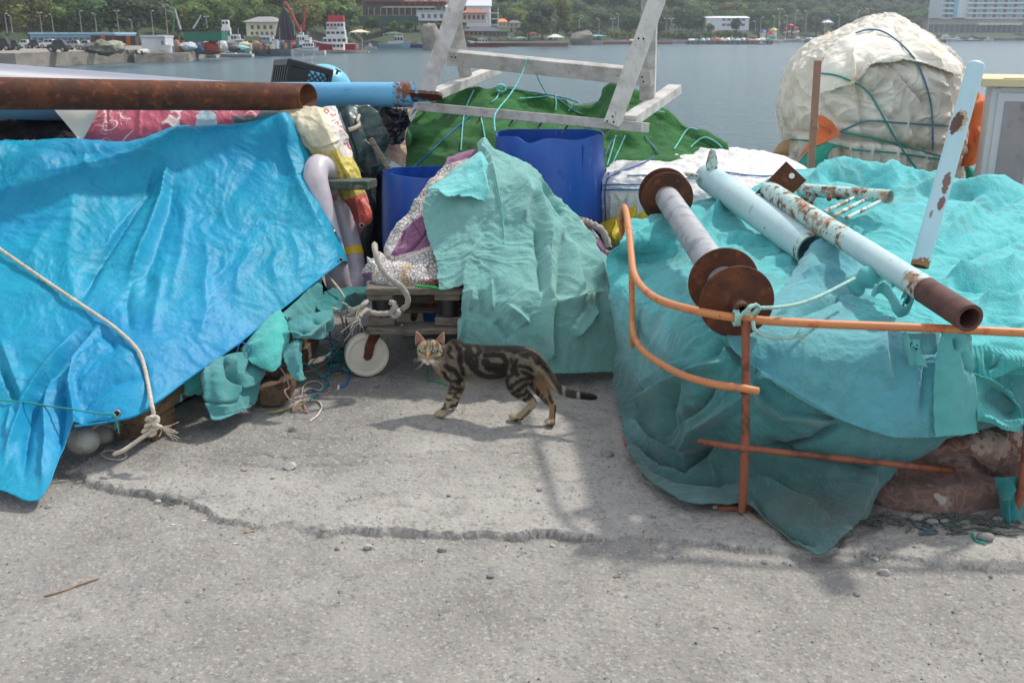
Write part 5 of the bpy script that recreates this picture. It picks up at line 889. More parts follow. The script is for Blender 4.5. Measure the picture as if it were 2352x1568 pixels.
MF += [([Z7(*p) for p in f[0]], *f[1:]) for f in [([(1640, 280), (1640, 500), (1660, 800)], 8, .05), ([(1690, 320), (1700, 560), (1720, 850)], 10, -.035), ([(1110, 200), (1120, 400), (1200, 480)], 9, -.018), ([(1340, 330), (1430, 400), (1500, 480)], 8, .02), ([(2040, 360), (1960, 480), (1850, 600)], 9, .03), ([(2000, 250), (2060, 330), (2050, 480)], 10, -.02), ([(960, 300), (1000, 450), (960, 640)], 6, .015), ([(1230, 460), (1350, 620)], 9, -.018), ([(1700, 290), (1850, 310), (2000, 270), (2100, 230)], 12, .03)]]
notch = [Z6(*p) for p in ((600, 1500), (600, 1330), (664, 1345), (672, 1385), (668, 1412), (690, 1418), (740, 1412), (775, 1395), (790, 1415), (800, 1395), (830, 1380), (838, 1390), (822, 1450), (820, 1600), (500, 1700))]
bl = [Z7(*p) for p in ((900, 200), (985, 178), (975, 240), (960, 330), (965, 380), (945, 420), (938, 470), (942, 560), (930, 700), (880, 700))]
bottom = [Z7(*p) for p in ((900, 655), (1000, 660), (1100, 690), (1300, 780), (1500, 830), (1700, 868), (1950, 872), (2080, 866), (2110, 850), (2190, 858), (2240, 852), (2240, 1100), (900, 1100))]
def mhole(u, v, c):
    w_ = 1.6*noise3(np.stack([u*.12, v*.12, u*0], -1)); return in_poly(u+w_, v+w_, notch) | (in_poly(u+w_, v+w_, bl) & (v > 655)) 
om, SM = sheet('cloth', MR, 'mint', 420, 460, MF, noise=((3, .016, 'f', (1, 1, .6)), (5.5, .010, 'f', (1.5, 1, .45)), (7, .005, 'r', (1.4, 1, .5), .3), (11, .004, 'x', (1, 1, .8), .3)), keepgrid=True, hole=mhole, fray=.004)
tag(om, 'faded mint green cloth draped over the quilt heap right behind the cat', 'cloth')
cord('seam', [onS(SM, *Z6(x, y_), .002, 3) for x, y_ in ((1035, 690), (1060, 800), (1085, 920), (1098, 1030), (1100, 1110))], .0016, 'aqua', parent=om, strands=0)
FLP = [zs(r_, Z6) for r_ in ([(925, 505, 4.86), (938, 500, 4.855), (955, 505, 4.85)], [(830, 580, 4.80), (900, 575, 4.76), (985, 570, 4.78)], [(740, 650, 4.75), (860, 650, 4.69), (1020, 640, 4.72)], [(640, 725, 4.70), (820, 735, 4.60), (1022, 720, 4.66)], [(594, 760, 4.69), (700, 790, 4.56), (1030, 770, 4.62)], [(660, 752, 4.62), (800, 812, 4.54), (1010, 840, 4.58)])]
fb = [Z6(*p) for p in ((560, 770), (600, 762), (625, 750), (655, 752), (680, 770), (705, 792), (725, 812), (745, 800), (775, 798), (808, 788), (815, 803), (850, 800), (880, 800), (912, 812), (928, 822), (955, 825), (975, 840), (1002, 852), (1060, 900), (500, 950))]
oF, SF = sheet('turned_back_flap', FLP, 'mint_back', 160, 120, [([Z6(940, 520), Z6(960, 640), Z6(1010, 820)], 6, .01)], noise=((6, .010, 'f'), (18, .003, 'f')), keepgrid=True, parent=om, hole=lambda u, v, c: in_poly(u+1.2*noise3(np.stack([u*.3, v*.3, u*0], -1)), v, fb))
R7 = fr(3400, 200, 2.6135); R8 = fr(3400, 1000, 2.24); R9 = fr(3400, 1600, 2.24)
def FL(f, *L_): return [([f(*p) for p in q[0]], *q[1:]) for q in L_]
# ------------------------------------------------------------------ big teal cover over the right-hand pile
M_ = [[(1450, 515, 4.5), (1520, 488, 4.75), (1620, 466, 4.95), (1710, 448, 5.1), (1800, 406, 5.2), (1930, 390, 5.3), (2090, 408, 5.3), (2260, 426, 5.2), (2500, 440, 5.1)],
 [(1425, 555, 4.25), (1510, 545, 4.3), (1610, 530, 4.4), (1720, 520, 4.5), (1830, 500, 4.6), (1960, 490, 4.6), (2110, 490, 4.6), (2280, 500, 4.6), (2520, 520, 4.5)],
 [(1394, 590, 4.05), (1500, 600, 3.95), (1610, 600, 3.98), (1730, 600, 4.0), (1850, 590, 4.05), (1980, 590, 4.05), (2130, 590, 4.05), (2300, 600, 4.0), (2540, 610, 3.95)],
 [(1396, 640, 3.95), (1490, 670, 3.65), (1600, 690, 3.5), (1730, 700, 3.45), (1860, 690, 3.45), (1990, 690, 3.45), (2140, 690, 3.45), (2310, 700, 3.4), (2540, 710, 3.4)],
 [(1402, 700, 3.9), (1480, 740, 3.5), (1590, 770, 3.25), (1720, 780, 3.15), (1860, 780, 3.12), (2000, 780, 3.12), (2150, 790, 3.1), (2320, 800, 3.1), (2540, 800, 3.1)],
 [(1418, 790, 3.85), (1470, 830, 3.48), (1580, 870, 3.18), (1715, 890, 3.09), (1860, 890, 3.03), (2000, 890, 3.03), (2140, 885, 3.03), (2300, 900, 3.04), (2520, 900, 3.04)],
 [(1412, 880, 3.80), (1465, 920, 3.45), (1580, 970, 3.17), (1715, 1000, 3.09), (1860, 1010, 3.0), (1990, 1010, 3.0), (2120, 1000, 3.0), (2290, 985, 3.02), (2500, 985, 3.05)],
 [(1424, 950, 3.70), (1475, 1010, 3.38), (1585, 1060, 3.14), (1715, 1090, 3.09), (1840, 1105, 2.99), (1940, 1105, 2.98), (2025, 1090, 2.99), (2240, 1075, 3.1), (2480, 1075, 3.1)],
 [(1442, 1030, 3.52), (1490, 1105, 3.26), (1590, 1158, 3.06), (1715, 1158, 3.06), (1825, 1232, 2.87), (1900, 1264, 2.79), (1990, 1190, 2.93), (2240, 1190, 3.1), (2480, 1190, 3.1)]]
M_ = [[(p[0], p[1], p[2]+(.22, .34, .10, 0, 0, 0, 0, 0, 0)[j]*(2 <= i <= 7)) for j, p in enumerate(rw)] for i, rw in enumerate(M_)]
M_ = [[(p[0], p[1], min(p[2], G(p[0], p[1], .04)[1])) for p in rw] for rw in M_]
M_ = [[('w', *(np.array(P(*p))+np.array([0, .45, -.5]))) for p in M_[0]]]+M_
MFo = FL(R2, ([(180, 760), (250, 640), (400, 540), (560, 470), (700, 440)], 8, .035), ([(330, 860), (340, 700), (400, 560), (520, 500)], 7, -.035, .2), ([(440, 970), (520, 800), (640, 700), (740, 640)], 9, .045), ([(350, 880), (400, 760), (500, 700), (600, 560)], 6, -.03), ([(150, 760), (260, 880), (440, 965)], 8, .03), ([(180, 860), (300, 950), (440, 990), (600, 900)], 7, -.05), ([(600, 1070), (590, 960), (560, 900)], 5, .02), ([(250, 1010), (420, 1060), (600, 1070), (720, 1060)], 7, -.028),
   ([(790, 560), (860, 660), (960, 730), (1240, 760)], 7, .03), ([(850, 880), (960, 920), (1100, 870), (1270, 770)], 6, -.028), ([(780, 1070), (900, 1120), (1050, 1200), (1200, 1260)], 7, .035), ([(780, 1130), (860, 1240), (1000, 1340), (1150, 1400)], 6, -.02), ([(1440, 1010), (1400, 1150), (1330, 1280), (1280, 1400)], 10, .02), ([(1500, 960), (1400, 1000), (1100, 960), (800, 900)], 5, -.03),
   ([(560, 440), (640, 330), (740, 480)], 6, -.03), ([(200, 620), (300, 520), (440, 440)], 7, .02))
MFo += FL(R1, ([(100, 1290), (200, 1230), (300, 1170), (340, 1120)], 8, .02), ([(560, 1140), (650, 1060), (760, 1000)], 8, .03), ([(760, 930), (840, 905), (900, 915)], 4, .03), ([(1130, 930), (1230, 880), (1330, 860), (1480, 890), (1650, 960)], 6, .045), ([(1200, 920), (1330, 920), (1500, 960), (1620, 1010)], 4, -.03), ([(1520, 860), (1640, 900), (1760, 930), (1900, 925)], 5, .04), ([(1650, 1000), (1800, 960), (2000, 960), (2200, 945), (2312, 960)], 6, .035), ([(1700, 990), (1900, 1000), (2100, 990)], 5, -.03),
   ([(640, 1200), (900, 1260), (1060, 1330)], 9, .03), ([(660, 1240), (820, 1270), (950, 1300)], 5, -.025), ([(860, 1380), (1000, 1370), (1080, 1380)], 5, .02), ([(1780, 1400), (1960, 1350), (2150, 1290), (2312, 1240)], 3, -.014), ([(1800, 1300), (1950, 1180), (2100, 1080)], 8, .03), ([(2080, 1100), (2200, 1030), (2312, 1000)], 7, -.02), ([(1880, 1160), (1960, 1100), (2060, 1060)], 8, .025), ([(1880, 1480), (2050, 1460), (2312, 1400)], 5, .03), ([(1900, 1500), (2100, 1500), (2312, 1470)], 4, -.03), ([(1350, 1170), (1500, 1120), (1650, 1180)], 12, .02))
MFo += FL(R8, ([(820, 300), (1000, 280), (1230, 190), (1559, 170)], 6, .035), ([(900, 330), (1100, 340), (1400, 380), (1559, 330)], 5, -.02), ([(1150, 480), (1350, 500), (1559, 540)], 6, .03), ([(1200, 640), (1400, 660), (1559, 700)], 5, -.02))
edgeR = [(2176, 1006), (2150, 1030), (2110, 1052), (2064, 1073), (2045, 1100), (2022, 1120), (2008, 1150), (1996, 1182), (1975, 1215), (1940, 1250), (1896, 1268), (2000, 1400), (2700, 1400), (2700, 985), (2300, 975)]
mat('cover_r', (.1, .4, .4), .93, attr='col', sheen=.25, spec=.2, mottle=.10, mscale=24, trans=.06, layers=[(srgb(30, 70, 66), 30, .66, .76, None, .5), (srgb(34, 96, 98), 210, .52, .66, None, .45), (srgb(120, 190, 194), 170, .58, .7, None, .35)], bumps=[(11, .006, None, 'noise', 3), (32, .0022, None, 'ridge', 3), (130, .0015), (420, .0006)])
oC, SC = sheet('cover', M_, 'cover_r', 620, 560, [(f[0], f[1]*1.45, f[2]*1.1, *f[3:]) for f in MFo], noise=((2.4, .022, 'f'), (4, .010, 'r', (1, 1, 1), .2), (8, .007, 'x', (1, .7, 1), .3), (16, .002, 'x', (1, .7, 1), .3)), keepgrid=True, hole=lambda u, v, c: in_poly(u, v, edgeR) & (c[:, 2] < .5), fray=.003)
tag(oC, 'huge turquoise cloth cover spread over the right-hand pile behind the orange rail', 'cloth cover')
co = wcoords(oC); n1 = fbm(co*1.6, 4); n2 = fbm(co*5+3, 3)
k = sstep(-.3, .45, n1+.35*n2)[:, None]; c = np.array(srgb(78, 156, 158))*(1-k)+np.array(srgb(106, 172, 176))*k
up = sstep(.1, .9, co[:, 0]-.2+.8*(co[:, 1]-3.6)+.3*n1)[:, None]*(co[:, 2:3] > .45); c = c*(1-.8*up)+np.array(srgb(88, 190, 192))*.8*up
d = sstep(.52, .05, co[:, 2]+.12*n1)[:, None]; c = c*(1-.85*d)+np.array(srgb(64, 88, 84))*.85*d      # dust and dirt near the ground, plus shade painted into the colour
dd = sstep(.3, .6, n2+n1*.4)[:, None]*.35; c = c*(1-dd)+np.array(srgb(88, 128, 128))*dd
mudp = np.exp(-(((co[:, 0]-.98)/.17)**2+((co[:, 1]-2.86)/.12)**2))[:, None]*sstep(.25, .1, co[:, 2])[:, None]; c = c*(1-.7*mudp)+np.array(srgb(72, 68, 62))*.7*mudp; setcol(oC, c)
# upper layer of cloth falling over the front
OV = [[(1842, 604, 3.80), (1892, 553, 3.83), (1945, 592, 3.80), (2000, 632, 3.70), (2060, 665, 3.56), (2100, 700, 3.44), (2150, 740, 3.34)], [(1775, 680, 3.44), (1850, 660, 3.48), (1920, 670, 3.46), (1990, 690, 3.42), (2050, 712, 3.37), (2110, 745, 3.28), (2175, 770, 3.18)],
 [(1690, 745, 3.19), (1790, 770, 3.11), (1890, 780, 3.07), (1990, 790, 3.04), (2060, 800, 3.03), (2130, 810, 3.02), (2205, 820, 3.02)], [(1670, 783, 3.09), (1790, 830, 3.02), (1900, 860, 2.98), (2000, 870, 2.97), (2080, 880, 2.96), (2150, 880, 2.96), (2240, 880, 2.96)],
 [(1724, 843, 3.03), (1812, 884, 2.99), (1912, 924, 2.96), (2012, 944, 2.945), (2090, 945, 2.94), (2160, 950, 2.94), (2245, 950, 2.95)], [(1738, 853, 3.02), (1817, 905, 2.98), (1923, 960, 2.955), (2037, 998, 2.94), (2100, 1003, 2.94), (2155, 1003, 2.93), (2245, 993, 2.94)]]
mat('upper', srgb(90, 154, 160), .93, sheen=.25, spec=.2, mottle=.10, mscale=24, layers=[(srgb(40, 100, 106), 210, .52, .66, None, .4), (srgb(120, 184, 190), 170, .58, .7, None, .3), (srgb(90, 160, 174), 2.2, .45, .65), (srgb(58, 126, 134), 5, .55, .75, None, .6), (srgb(40, 80, 80), 40, .68, .76, None, .5)], bumps=[(11, .005, None, 'noise', 3), (32, .0018, None, 'ridge', 3), (130, .0015), (420, .0006)])
oU, SU = sheet('cloth', OV, 'upper', 300, 240, FL(R2, ([(920, 220), (1100, 160), (1300, 110)], 8, .02), ([(790, 480), (1000, 600), (1240, 730)], 8, .012), ([(1000, 240), (1200, 160), (1330, 80)], 5, -.02), ([(1500, 200), (1480, 400), (1530, 600)], 14, .02), ([(1730, 300), (1700, 500), (1680, 750)], 10, -.018))+FL(R1, ([(1230, 1260), (1330, 1350), (1400, 1400)], 9, .02), ([(1100, 1420), (1200, 1400), (1350, 1450)], 8, .015)), noise=((3, .014, 'f'), (6, .007, 'r', (1, 1, 1), .4), (14, .003, 'r'), (30, .0012, 'x')), keepgrid=True, fray=.002)
tag(oU, 'upper blue-green cloth fold peaked over the pale blue post end and hanging down in front', 'cloth')
strip = lambda nm, rws, f, m, lab, folds=(), nu=90, nv=120, **k: shs(nm, rws, f, m, lab, 'cloth', nu, nv, folds, k.pop('noise', ((6, .006, 'f'), (18, .002, 'f'))), **k)
mat('strip', srgb(88, 166, 166), .93, sheen=.25, spec=.2, mottle=.08, mscale=30, layers=[(srgb(60, 130, 130), 4, .55, .75, None, .6)], bumps=[(14, .004), (150, .0012), (160, .0008, (1, .05, 1))])
strip('cloth', [[(820, 740, 2.95), (900, 700, 2.95), (1000, 720, 2.95), (1085, 770, 2.96)], [(780, 900, 2.935), (870, 890, 2.92), (980, 890, 2.925), (1095, 900, 2.95)], [(758, 1120, 2.92), (860, 1110, 2.905), (980, 1110, 2.91), (1120, 1110, 2.945)], [(750, 1400, 2.915), (860, 1400, 2.90), (980, 1400, 2.905), (1145, 1400, 2.94)], [(760, 1600, 2.91), (860, 1610, 2.90), (980, 1620, 2.905), (1140, 1580, 2.93)], [(770, 1670, 2.905), (860, 1665, 2.90), (1000, 1655, 2.905), (1158, 1630, 2.925)]], R8, 'strip', 'pale turquoise band of ribbed cloth hanging straight down under the rusty pipe end', folds=[([(940, 780), (960, 900)], 6, -.02), ([(1000, 900), (1050, 1060), (1120, 1110)], 5, -.012)], fray=.002)
strip('cloth', [[(1090, 1090, 3.0), (1160, 1130, 2.98), (1300, 1180, 2.97), (1440, 1270, 3.0)], [(1130, 1280, 2.96), (1230, 1240, 3.03), (1380, 1290, 3.05), (1490, 1360, 2.99)], [(1140, 1340, 2.97), (1250, 1330, 3.06), (1400, 1360, 3.08), (1530, 1410, 2.98)], [(1145, 1390, 2.94), (1260, 1420, 2.98), (1400, 1500, 3.0), (1550, 1500, 2.97)], [(1135, 1480, 2.93), (1260, 1490, 2.90), (1400, 1560, 2.90), (1560, 1560, 2.95)], [(1140, 1530, 2.93), (1250, 1550, 2.905), (1380, 1610, 2.90), (1520, 1630, 2.94)]], R8, mat('bright_aqua', srgb(78, 176, 174), .93, sheen=.25, spec=.2, mottle=.08, mscale=30, bumps=[(14, .004), (70, .003, (.3, 1, 2.2), 'wave'), (150, .001)]), 'bright turquoise shell-shaped fold of ribbed cloth at the right edge', fray=.002)
strip('cloth', [[(1090, 860, 3.06), (1200, 850, 3.06), (1350, 880, 3.05), (1500, 900, 3.05), (1800, 930, 3.05)], [(1100, 980, 3.03), (1230, 1000, 3.02), (1330, 980, 3.01), (1480, 960, 3.0), (1800, 960, 3.0)], [(1120, 1120, 3.02), (1220, 1160, 3.0), (1350, 1130, 2.99), (1500, 1060, 2.98), (1800, 1000, 3.0)]], R8, 'bright_aqua', 'turquoise cloth swag under the rail right of the hanging band', folds=[([(1220, 900), (1230, 1060), (1300, 1040), (1350, 920)], 7, -.02)])
strip('cloth', [[(470, 735, 3.0), (600, 745, 2.99), (800, 750, 3.0)], [(480, 860, 2.975), (620, 860, 2.955), (790, 860, 2.96)], [(530, 925, 2.965), (620, 935, 2.95), (760, 935, 2.955)]], R8, 'upper', 'short cloth flap between the rail and the marked cloth tag', nu=50, nv=50)
otg, Stg = strip('cloth', [[(525, 790, 2.95), (575, 795, 2.945), (625, 800, 2.945)], [(520, 870, 2.935), (575, 875, 2.93), (630, 880, 2.935)], [(545, 950, 2.93), (600, 955, 2.93), (655, 960, 2.93)], [(570, 1030, 2.925), (640, 1030, 2.92), (700, 1055, 2.93)]], R8, 'strip', 'narrow cloth tag with black pen marks hanging below the rail', nu=40, nv=50, noise=())
for pl in ([(542, 835), (542, 862)], [(550, 832), (562, 838)], [(595, 852), (610, 856)], [(565, 868), (585, 880), (612, 885)], [(596, 882), (590, 902)]): cord('pen_mark', [onS(Stg, *R8(*p), .001, 3) for p in pl], .0014, 'black', parent=otg, strands=0, step=.003)
strip('cloth', [[(475, 735, 2.97), (500, 740, 2.95), (530, 800, 2.93)], [(485, 850, 2.95), (510, 870, 2.93), (530, 880, 2.92)], [(510, 950, 2.94), (530, 940, 2.92), (560, 950, 2.91)], [(530, 1030, 2.93), (545, 1040, 2.92), (568, 1035, 2.915)]], R8, 'strip', 'thin hanging cloth strip just left of the marked tag', nu=30, nv=50, noise=())
# rolled cloth ends left of the pipe
for pts, rr, lab in (([(20, 330, 3.42), (90, 280, 3.40), (170, 240, 3.38), (215, 200, 3.40)], .038, 'thick roll of turquoise cloth knotted against the pale blue pipe'), ([(200, 190, 3.46), (260, 200, 3.44), (300, 250, 3.42)], .03, 'small upper roll of turquoise cloth touching the pale pipe')):
    p = smooth_path([P(*R8(x, y_), d) for x, y_, d in pts], step=.006); m = MB().tube(p, rr*(1+.18*np.sin(np.arange(len(p))*.7)), 26, sq=(1, .8)); V = np.concatenate(m.v); V += .004*fbm(V*18, 3)[:, None]; m.v = [V]; tag(m.build('cloth_roll', 'strip'), lab, 'cloth')
def ribbon(path, wd, m, lab, f=R8, parent=None):
    c = np.array([P(*f(x, y_), d) for x, y_, d in path]); c = smooth_path(c, step=.004); up = np.array([.05, -.35, .9]); n = len(c); rws = [c+up*wd*t for t in np.linspace(-.5, .5, 12)]
    V = np.concatenate(rws); V += .0025*fbm(V*25, 2)[:, None]; o = mk('cloth', V, [(i*n+j, i*n+j+1, (i+1)*n+j+1, (i+1)*n+j) for i in range(11) for j in range(n-1)], m, parent); md = o.modifiers.new('thickness', 'SOLIDIFY'); md.thickness = .006; tag(o, lab, 'cloth')
ribbon([(205, 350, 3.26), (230, 370, 3.22), (280, 340, 3.22), (330, 370, 3.20), (370, 430, 3.17), (400, 500, 3.14), (450, 555, 3.12), (520, 540, 3.11), (560, 490, 3.13), (540, 440, 3.16), (490, 430, 3.18), (480, 470, 3.15)], .045, 'strip', 'wavy ribbon of turquoise cloth curling left of the rusty pipe end')
ribbon([(350, 380, 3.26), (380, 300, 3.24), (450, 265, 3.22), (520, 290, 3.22), (530, 350, 3.24), (480, 390, 3.26)], .05, 'strip', 'rolled scrap of turquoise cloth with a dark hollow beside the pipe')
# ------------------------------------------------------------------ brown floral upholstery bundle
UP = [[(1900, 960, 3.5), (2040, 950, 3.5), (2200, 950, 3.5), (2350, 950, 3.5), (2560, 950, 3.5)], [(1900, 985, 3.16), (2040, 985, 3.14), (2200, 980, 3.1), (2350, 972, 3.08), (2560, 970, 3.1)], [(1900, 1040, 3.12), (2050, 1035, 3.05), (2180, 1035, 3.0), (2330, 1030, 2.98), (2560, 1030, 3.0)], [(1920, 1072, 3.14), (2060, 1075, 3.10), (2200, 1076, 3.07), (2330, 1085, 3.02), (2560, 1085, 3.05)],
      [(1930, 1110, 3.1), (2060, 1115, 3.02), (2180, 1115, 2.99), (2320, 1120, 3.0), (2560, 1120, 3.05)], [(1960, 1150, 3.08), (2070, 1160, 2.98), (2180, 1165, 2.96), (2290, 1165, 3.0), (2560, 1160, 3.05)], [(1980, 1172, 3.08), (2080, 1186, 2.98), (2180, 1192, 2.96), (2270, 1188, 3.02), (2540, 1180, 3.1)], [(1980, 1180, 3.2), (2080, 1194, 3.1), (2180, 1198, 3.1), (2270, 1192, 3.15), (2540, 1190, 3.2)]]
oB, SB2 = sheet('upholstery', UP, mat('damask', (.2, .1, .1), .9, attr='col', mottle=.15, mscale=20, bumps=[(14, .006), (120, .001)], sheen=.2), 420, 220, FL(R9, ([(1040, 520), (1130, 600), (1260, 660), (1400, 680)], 6, -.03), ([(1400, 300), (1300, 470), (1260, 600)], 6, .02), ([(1130, 200), (1250, 250), (1400, 300)], 5, -.02)), noise=((4, .02, 'f'), (10, .006, 'r')), keepgrid=True)
tag(oB, 'reddish brown bundle of floral damask upholstery bulging out low at the right', 'upholstery bundle')
co = wcoords(oB); c = np.tile(np.array(srgb(100, 60, 52)), (len(co), 1)); W3 = np.array(srgb(146, 118, 110)); p = co*np.array([1, .6, 1.15]); wv = np.stack([fbm(p*9, 2), fbm(p*9+7, 2), fbm(p*9+3, 2)], -1)*.05
vine = (np.abs(noise3((p+wv)*13)) < .10) | (np.abs(noise3((p+wv*.5)*26+5)) < .09); c[vine] = c[vine]*.45+W3*.55
kk = np.random.default_rng(2)
for i in range(70):
    cx, cz = kk.uniform(.9, 1.9), kk.uniform(.03, .42); dx, dz = co[:, 0]-cx, co[:, 2]-cz; r_ = np.hypot(dx, dz)/kk.uniform(.022, .034); th = np.arctan2(dz, dx)
    c[(r_ < .5+.5*np.abs(np.cos(th*2.5+i)))] = srgb(150, 132, 122); c[r_ < .18] = srgb(110, 80, 70)
dust = sstep(.33, .05, co[:, 2])[:, None]*.55; c = c*(1-dust)+np.array(srgb(108, 94, 84))*dust; w_ = ((co[:, 0]-P(*R9(770, 850), 3)[0])**2+(co[:, 2]-P(*R9(770, 850), 3)[2])**2) < .020**2*(1+1.6*noise3(co*30)); c[w_] = srgb(160, 152, 144); setcol(oB, c)
strip('cloth', [[(1290, 690, 2.95), (1380, 690, 2.94), (1500, 680, 2.95), (1640, 660, 2.98)], [(1330, 820, 2.94), (1400, 820, 2.92), (1460, 830, 2.93), (1560, 840, 2.96)], [(1350, 960, 2.93), (1430, 960, 2.90), (1490, 960, 2.91), (1570, 960, 2.95)], [(1360, 1150, 2.90), (1440, 1150, 2.86), (1490, 1150, 2.88), (1560, 1150, 2.92)], [(1370, 1290, 2.86), (1450, 1300, 2.83), (1500, 1300, 2.85), (1545, 1285, 2.88)]], R9, 'teal_dirty', 'dark teal rag hanging to the ground at the lower right corner', folds=[([(1460, 880), (1455, 1000), (1470, 1280)], 4, -.03), ([(1400, 700), (1420, 800), (1400, 900)], 5, .02)])
m = MB(); q = np.random.default_rng(8)
for (u, v, r_) in ((2105, 1196, .02), (2140, 1204, .017), (2170, 1202, .014), (2262, 1240, .022), (2290, 1196, .014)):
    x, y, _ = G(u, v); tag(MB().ball((x, y, r_*.55), (r_*1.3, r_*.8, r_*.6), 10, 14).build('net_float', 'stone_dark'), {2105: 'dark oval net float under the left part of the damask bundle', 2140: 'dark oval net float right beside the first one under the damask', 2170: 'small dark net float by the grey twine under the damask', 2262: 'dark oval net float lying in front at the lower right', 2290: 'small dark net float next to the hanging rag'}[u], 'net float', 'net floats under the damask bundle')
for k in range(60):
    x, y, _ = G(q.uniform(1990, 2330), 1196+q.uniform(-6, 22)); p = np.array([x, y, .006])+np.cumsum(q.normal(size=(7, 3))*np.array([.022, .014, .004]), axis=0); p[:, 2] = np.abs(p[:, 2])*.7+.003; m.tube(smooth_path(p, n=5), q.uniform(.0012, .003), 5)
tag(m.build('tangled_net', mat('net_teal_dark', srgb(78, 84, 78), .9)), 'dark matted net and twine under the damask bundle', 'net scrap')
gcord([(1100, 1190), (1110, 1230), (1150, 1265), (1220, 1283)], R9, .004, 'cord_teal', 'bright teal cord arc on the ground left of the front net float')
gcord([(600, 1130), (660, 1150), (740, 1160), (755, 1120), (730, 1090)], R9, .004, 'cord_steel', 'grey twine hook on the ground under the damask bundle')
# ------------------------------------------------------------------ orange railing
mat('orange_paint', srgb(196, 128, 80), .5, layers=[(srgb(186, 84, 54), 14, .58, .64, None, .8), (srgb(130, 122, 130), 30, .66, .70, None, .8), (srgb(100, 52, 34), 50, .64, .70, None, .7)], bumps=[(60, .0008)], mottle=.06)
mat('orange_rusty', srgb(136, 78, 54), .7, layers=[(srgb(90, 54, 42), 16, .5, .62), (srgb(176, 106, 66), 10, .6, .7, None, .6)], bumps=[(60, .0015)])
RL = thing('railing', 'bent orange tube railing with flaking paint standing in front of the teal pile', 'railing', G(1700, 1170))
def rt(name, pts, r=.0155, m='orange_paint'): p = smooth_path([P(*q) for q in pts], step=.012); return MB().tube(p, r, 18).build(name, m, RL)
rt('top_rail', [(1431, 560, 4.55), (1427, 500, 4.5), (1432, 476, 4.42), (1438, 486, 4.30), (1445, 530, 4.08), (1450, 585, 3.88), (1457, 630, 3.72), (1480, 665, 3.52), (1525, 693, 3.28), (1610, 716, 3.10), (1712, 732, 3.02), (1850, 742, 2.99), (2100, 752, 2.96), (2352, 764, 2.94), (2640, 778, 2.92)], .0138)
rt('middle_rail', [(1452, 735, 3.86), (1457, 772, 3.74), (1479, 807, 3.54), (1523, 838, 3.33), (1576, 864, 3.16), (1642, 882, 3.02), (1703, 891, 2.95), (1741, 898, 2.95)], .0128)
rt('lower_rail', [(1608, 1014, 3.11), (1660, 1022, 3.0), (1706, 1028, 2.945), (1760, 1034, 2.94), (1850, 1045, 2.94), (1960, 1056, 2.95), (2057, 1066, 2.95), (2110, 1072, 2.97), (2170, 1078, 3.05), (2230, 1086, 3.15)], .0105, 'orange_rusty')
rt('post', [(1713, 738, 3.01), (1713, 880, 2.97), (1711, 1030, 2.945), (1705, 1174, 2.95)], .0135, 'orange_rusty'); rt('post', [(1451, 600, 3.87), (1452, 700, 3.86), (1453, 775, 3.85), (1462, 840, 4.0), (1470, 920, 3.95), (1444, 1012, 3.59)], .0125); rt('post', [(2374, 768, 2.95), (2368, 900, 2.94), (2352, 1080, 2.93), (2334, 1170, 2.93)], .0135, 'orange_rusty')
fp = np.array(G(1696, 1168)); MB().box(fp+np.array([-.008, -.004, .009]), (.125, .03, .016), bev=.003).build('foot_plate', 'orange_rusty', RL, smooth=False)
MB().lathe(P(1713, 715, 3.02), P(1713, 760, 3.02), [(0, .0001), (0, .0155), (.5, .0155), (1, .0138)], 18).build('weld_collar', 'orange_paint', RL); MB().ball(P(1709, 893, 2.955), .018).build('weld', 'orange_rusty', RL); MB().ball(P(1709, 1028, 2.945), .017).build('weld', 'orange_rusty', RL)
x, y, _ = G(1441, 1016); MB().box((x, y, .012), (.03, .06, .024), bev=.003).build('foot_plate', mat('red_oxide', srgb(176, 84, 58), .7, mottle=.1), RL, smooth=False)
# cord tied to the rail
o = cord('cord', [P3(*p, R2) for p in ((1330, 18, 3.32), (1250, 60, 3.22), (1150, 110, 3.12), (1040, 150, 3.05), (930, 168, 3.0), (830, 172, 2.98))], .0062, 'cord_pale', 'pale twisted cord tied with a knot round the corner of the orange railing', 'cord', strands=3, seg=16)
cord('knot', [P3(*p, R2) for p in ((830, 172, 2.98), (790, 160, 2.95), (760, 190, 2.95), (730, 220, 2.965), (725, 250, 2.99), (740, 255, 3.03), (790, 230, 3.04), (830, 180, 2.97), (815, 155, 2.95), (780, 175, 2.94), (760, 200, 2.94), (790, 205, 2.945), (825, 175, 2.95))], .0058, 'cord_pale', parent=o, strands=3, seg=14)
for dx in (0, 1): th = np.linspace(0, 6.28, 16); c_ = np.array(P(*R2(705-dx*-10, 222), 3.02)); cord('knot', [('w', *(c_+np.array([.006*math.sin(t)*0+dx*.001, .022*math.sin(t), .022*math.cos(t)]))) for t in th], .0055, 'cord_pale', parent=o, strands=3, seg=12)
cord('tail', [P3(*p, R2) for p in ((800, 240, 2.99), (805, 280, 2.98), (840, 310, 2.985), (900, 325, 2.99), (980, 328, 2.985), (1020, 322, 2.985))], .0062, 'cord_pale', parent=o, strands=3, seg=14, fray=24)
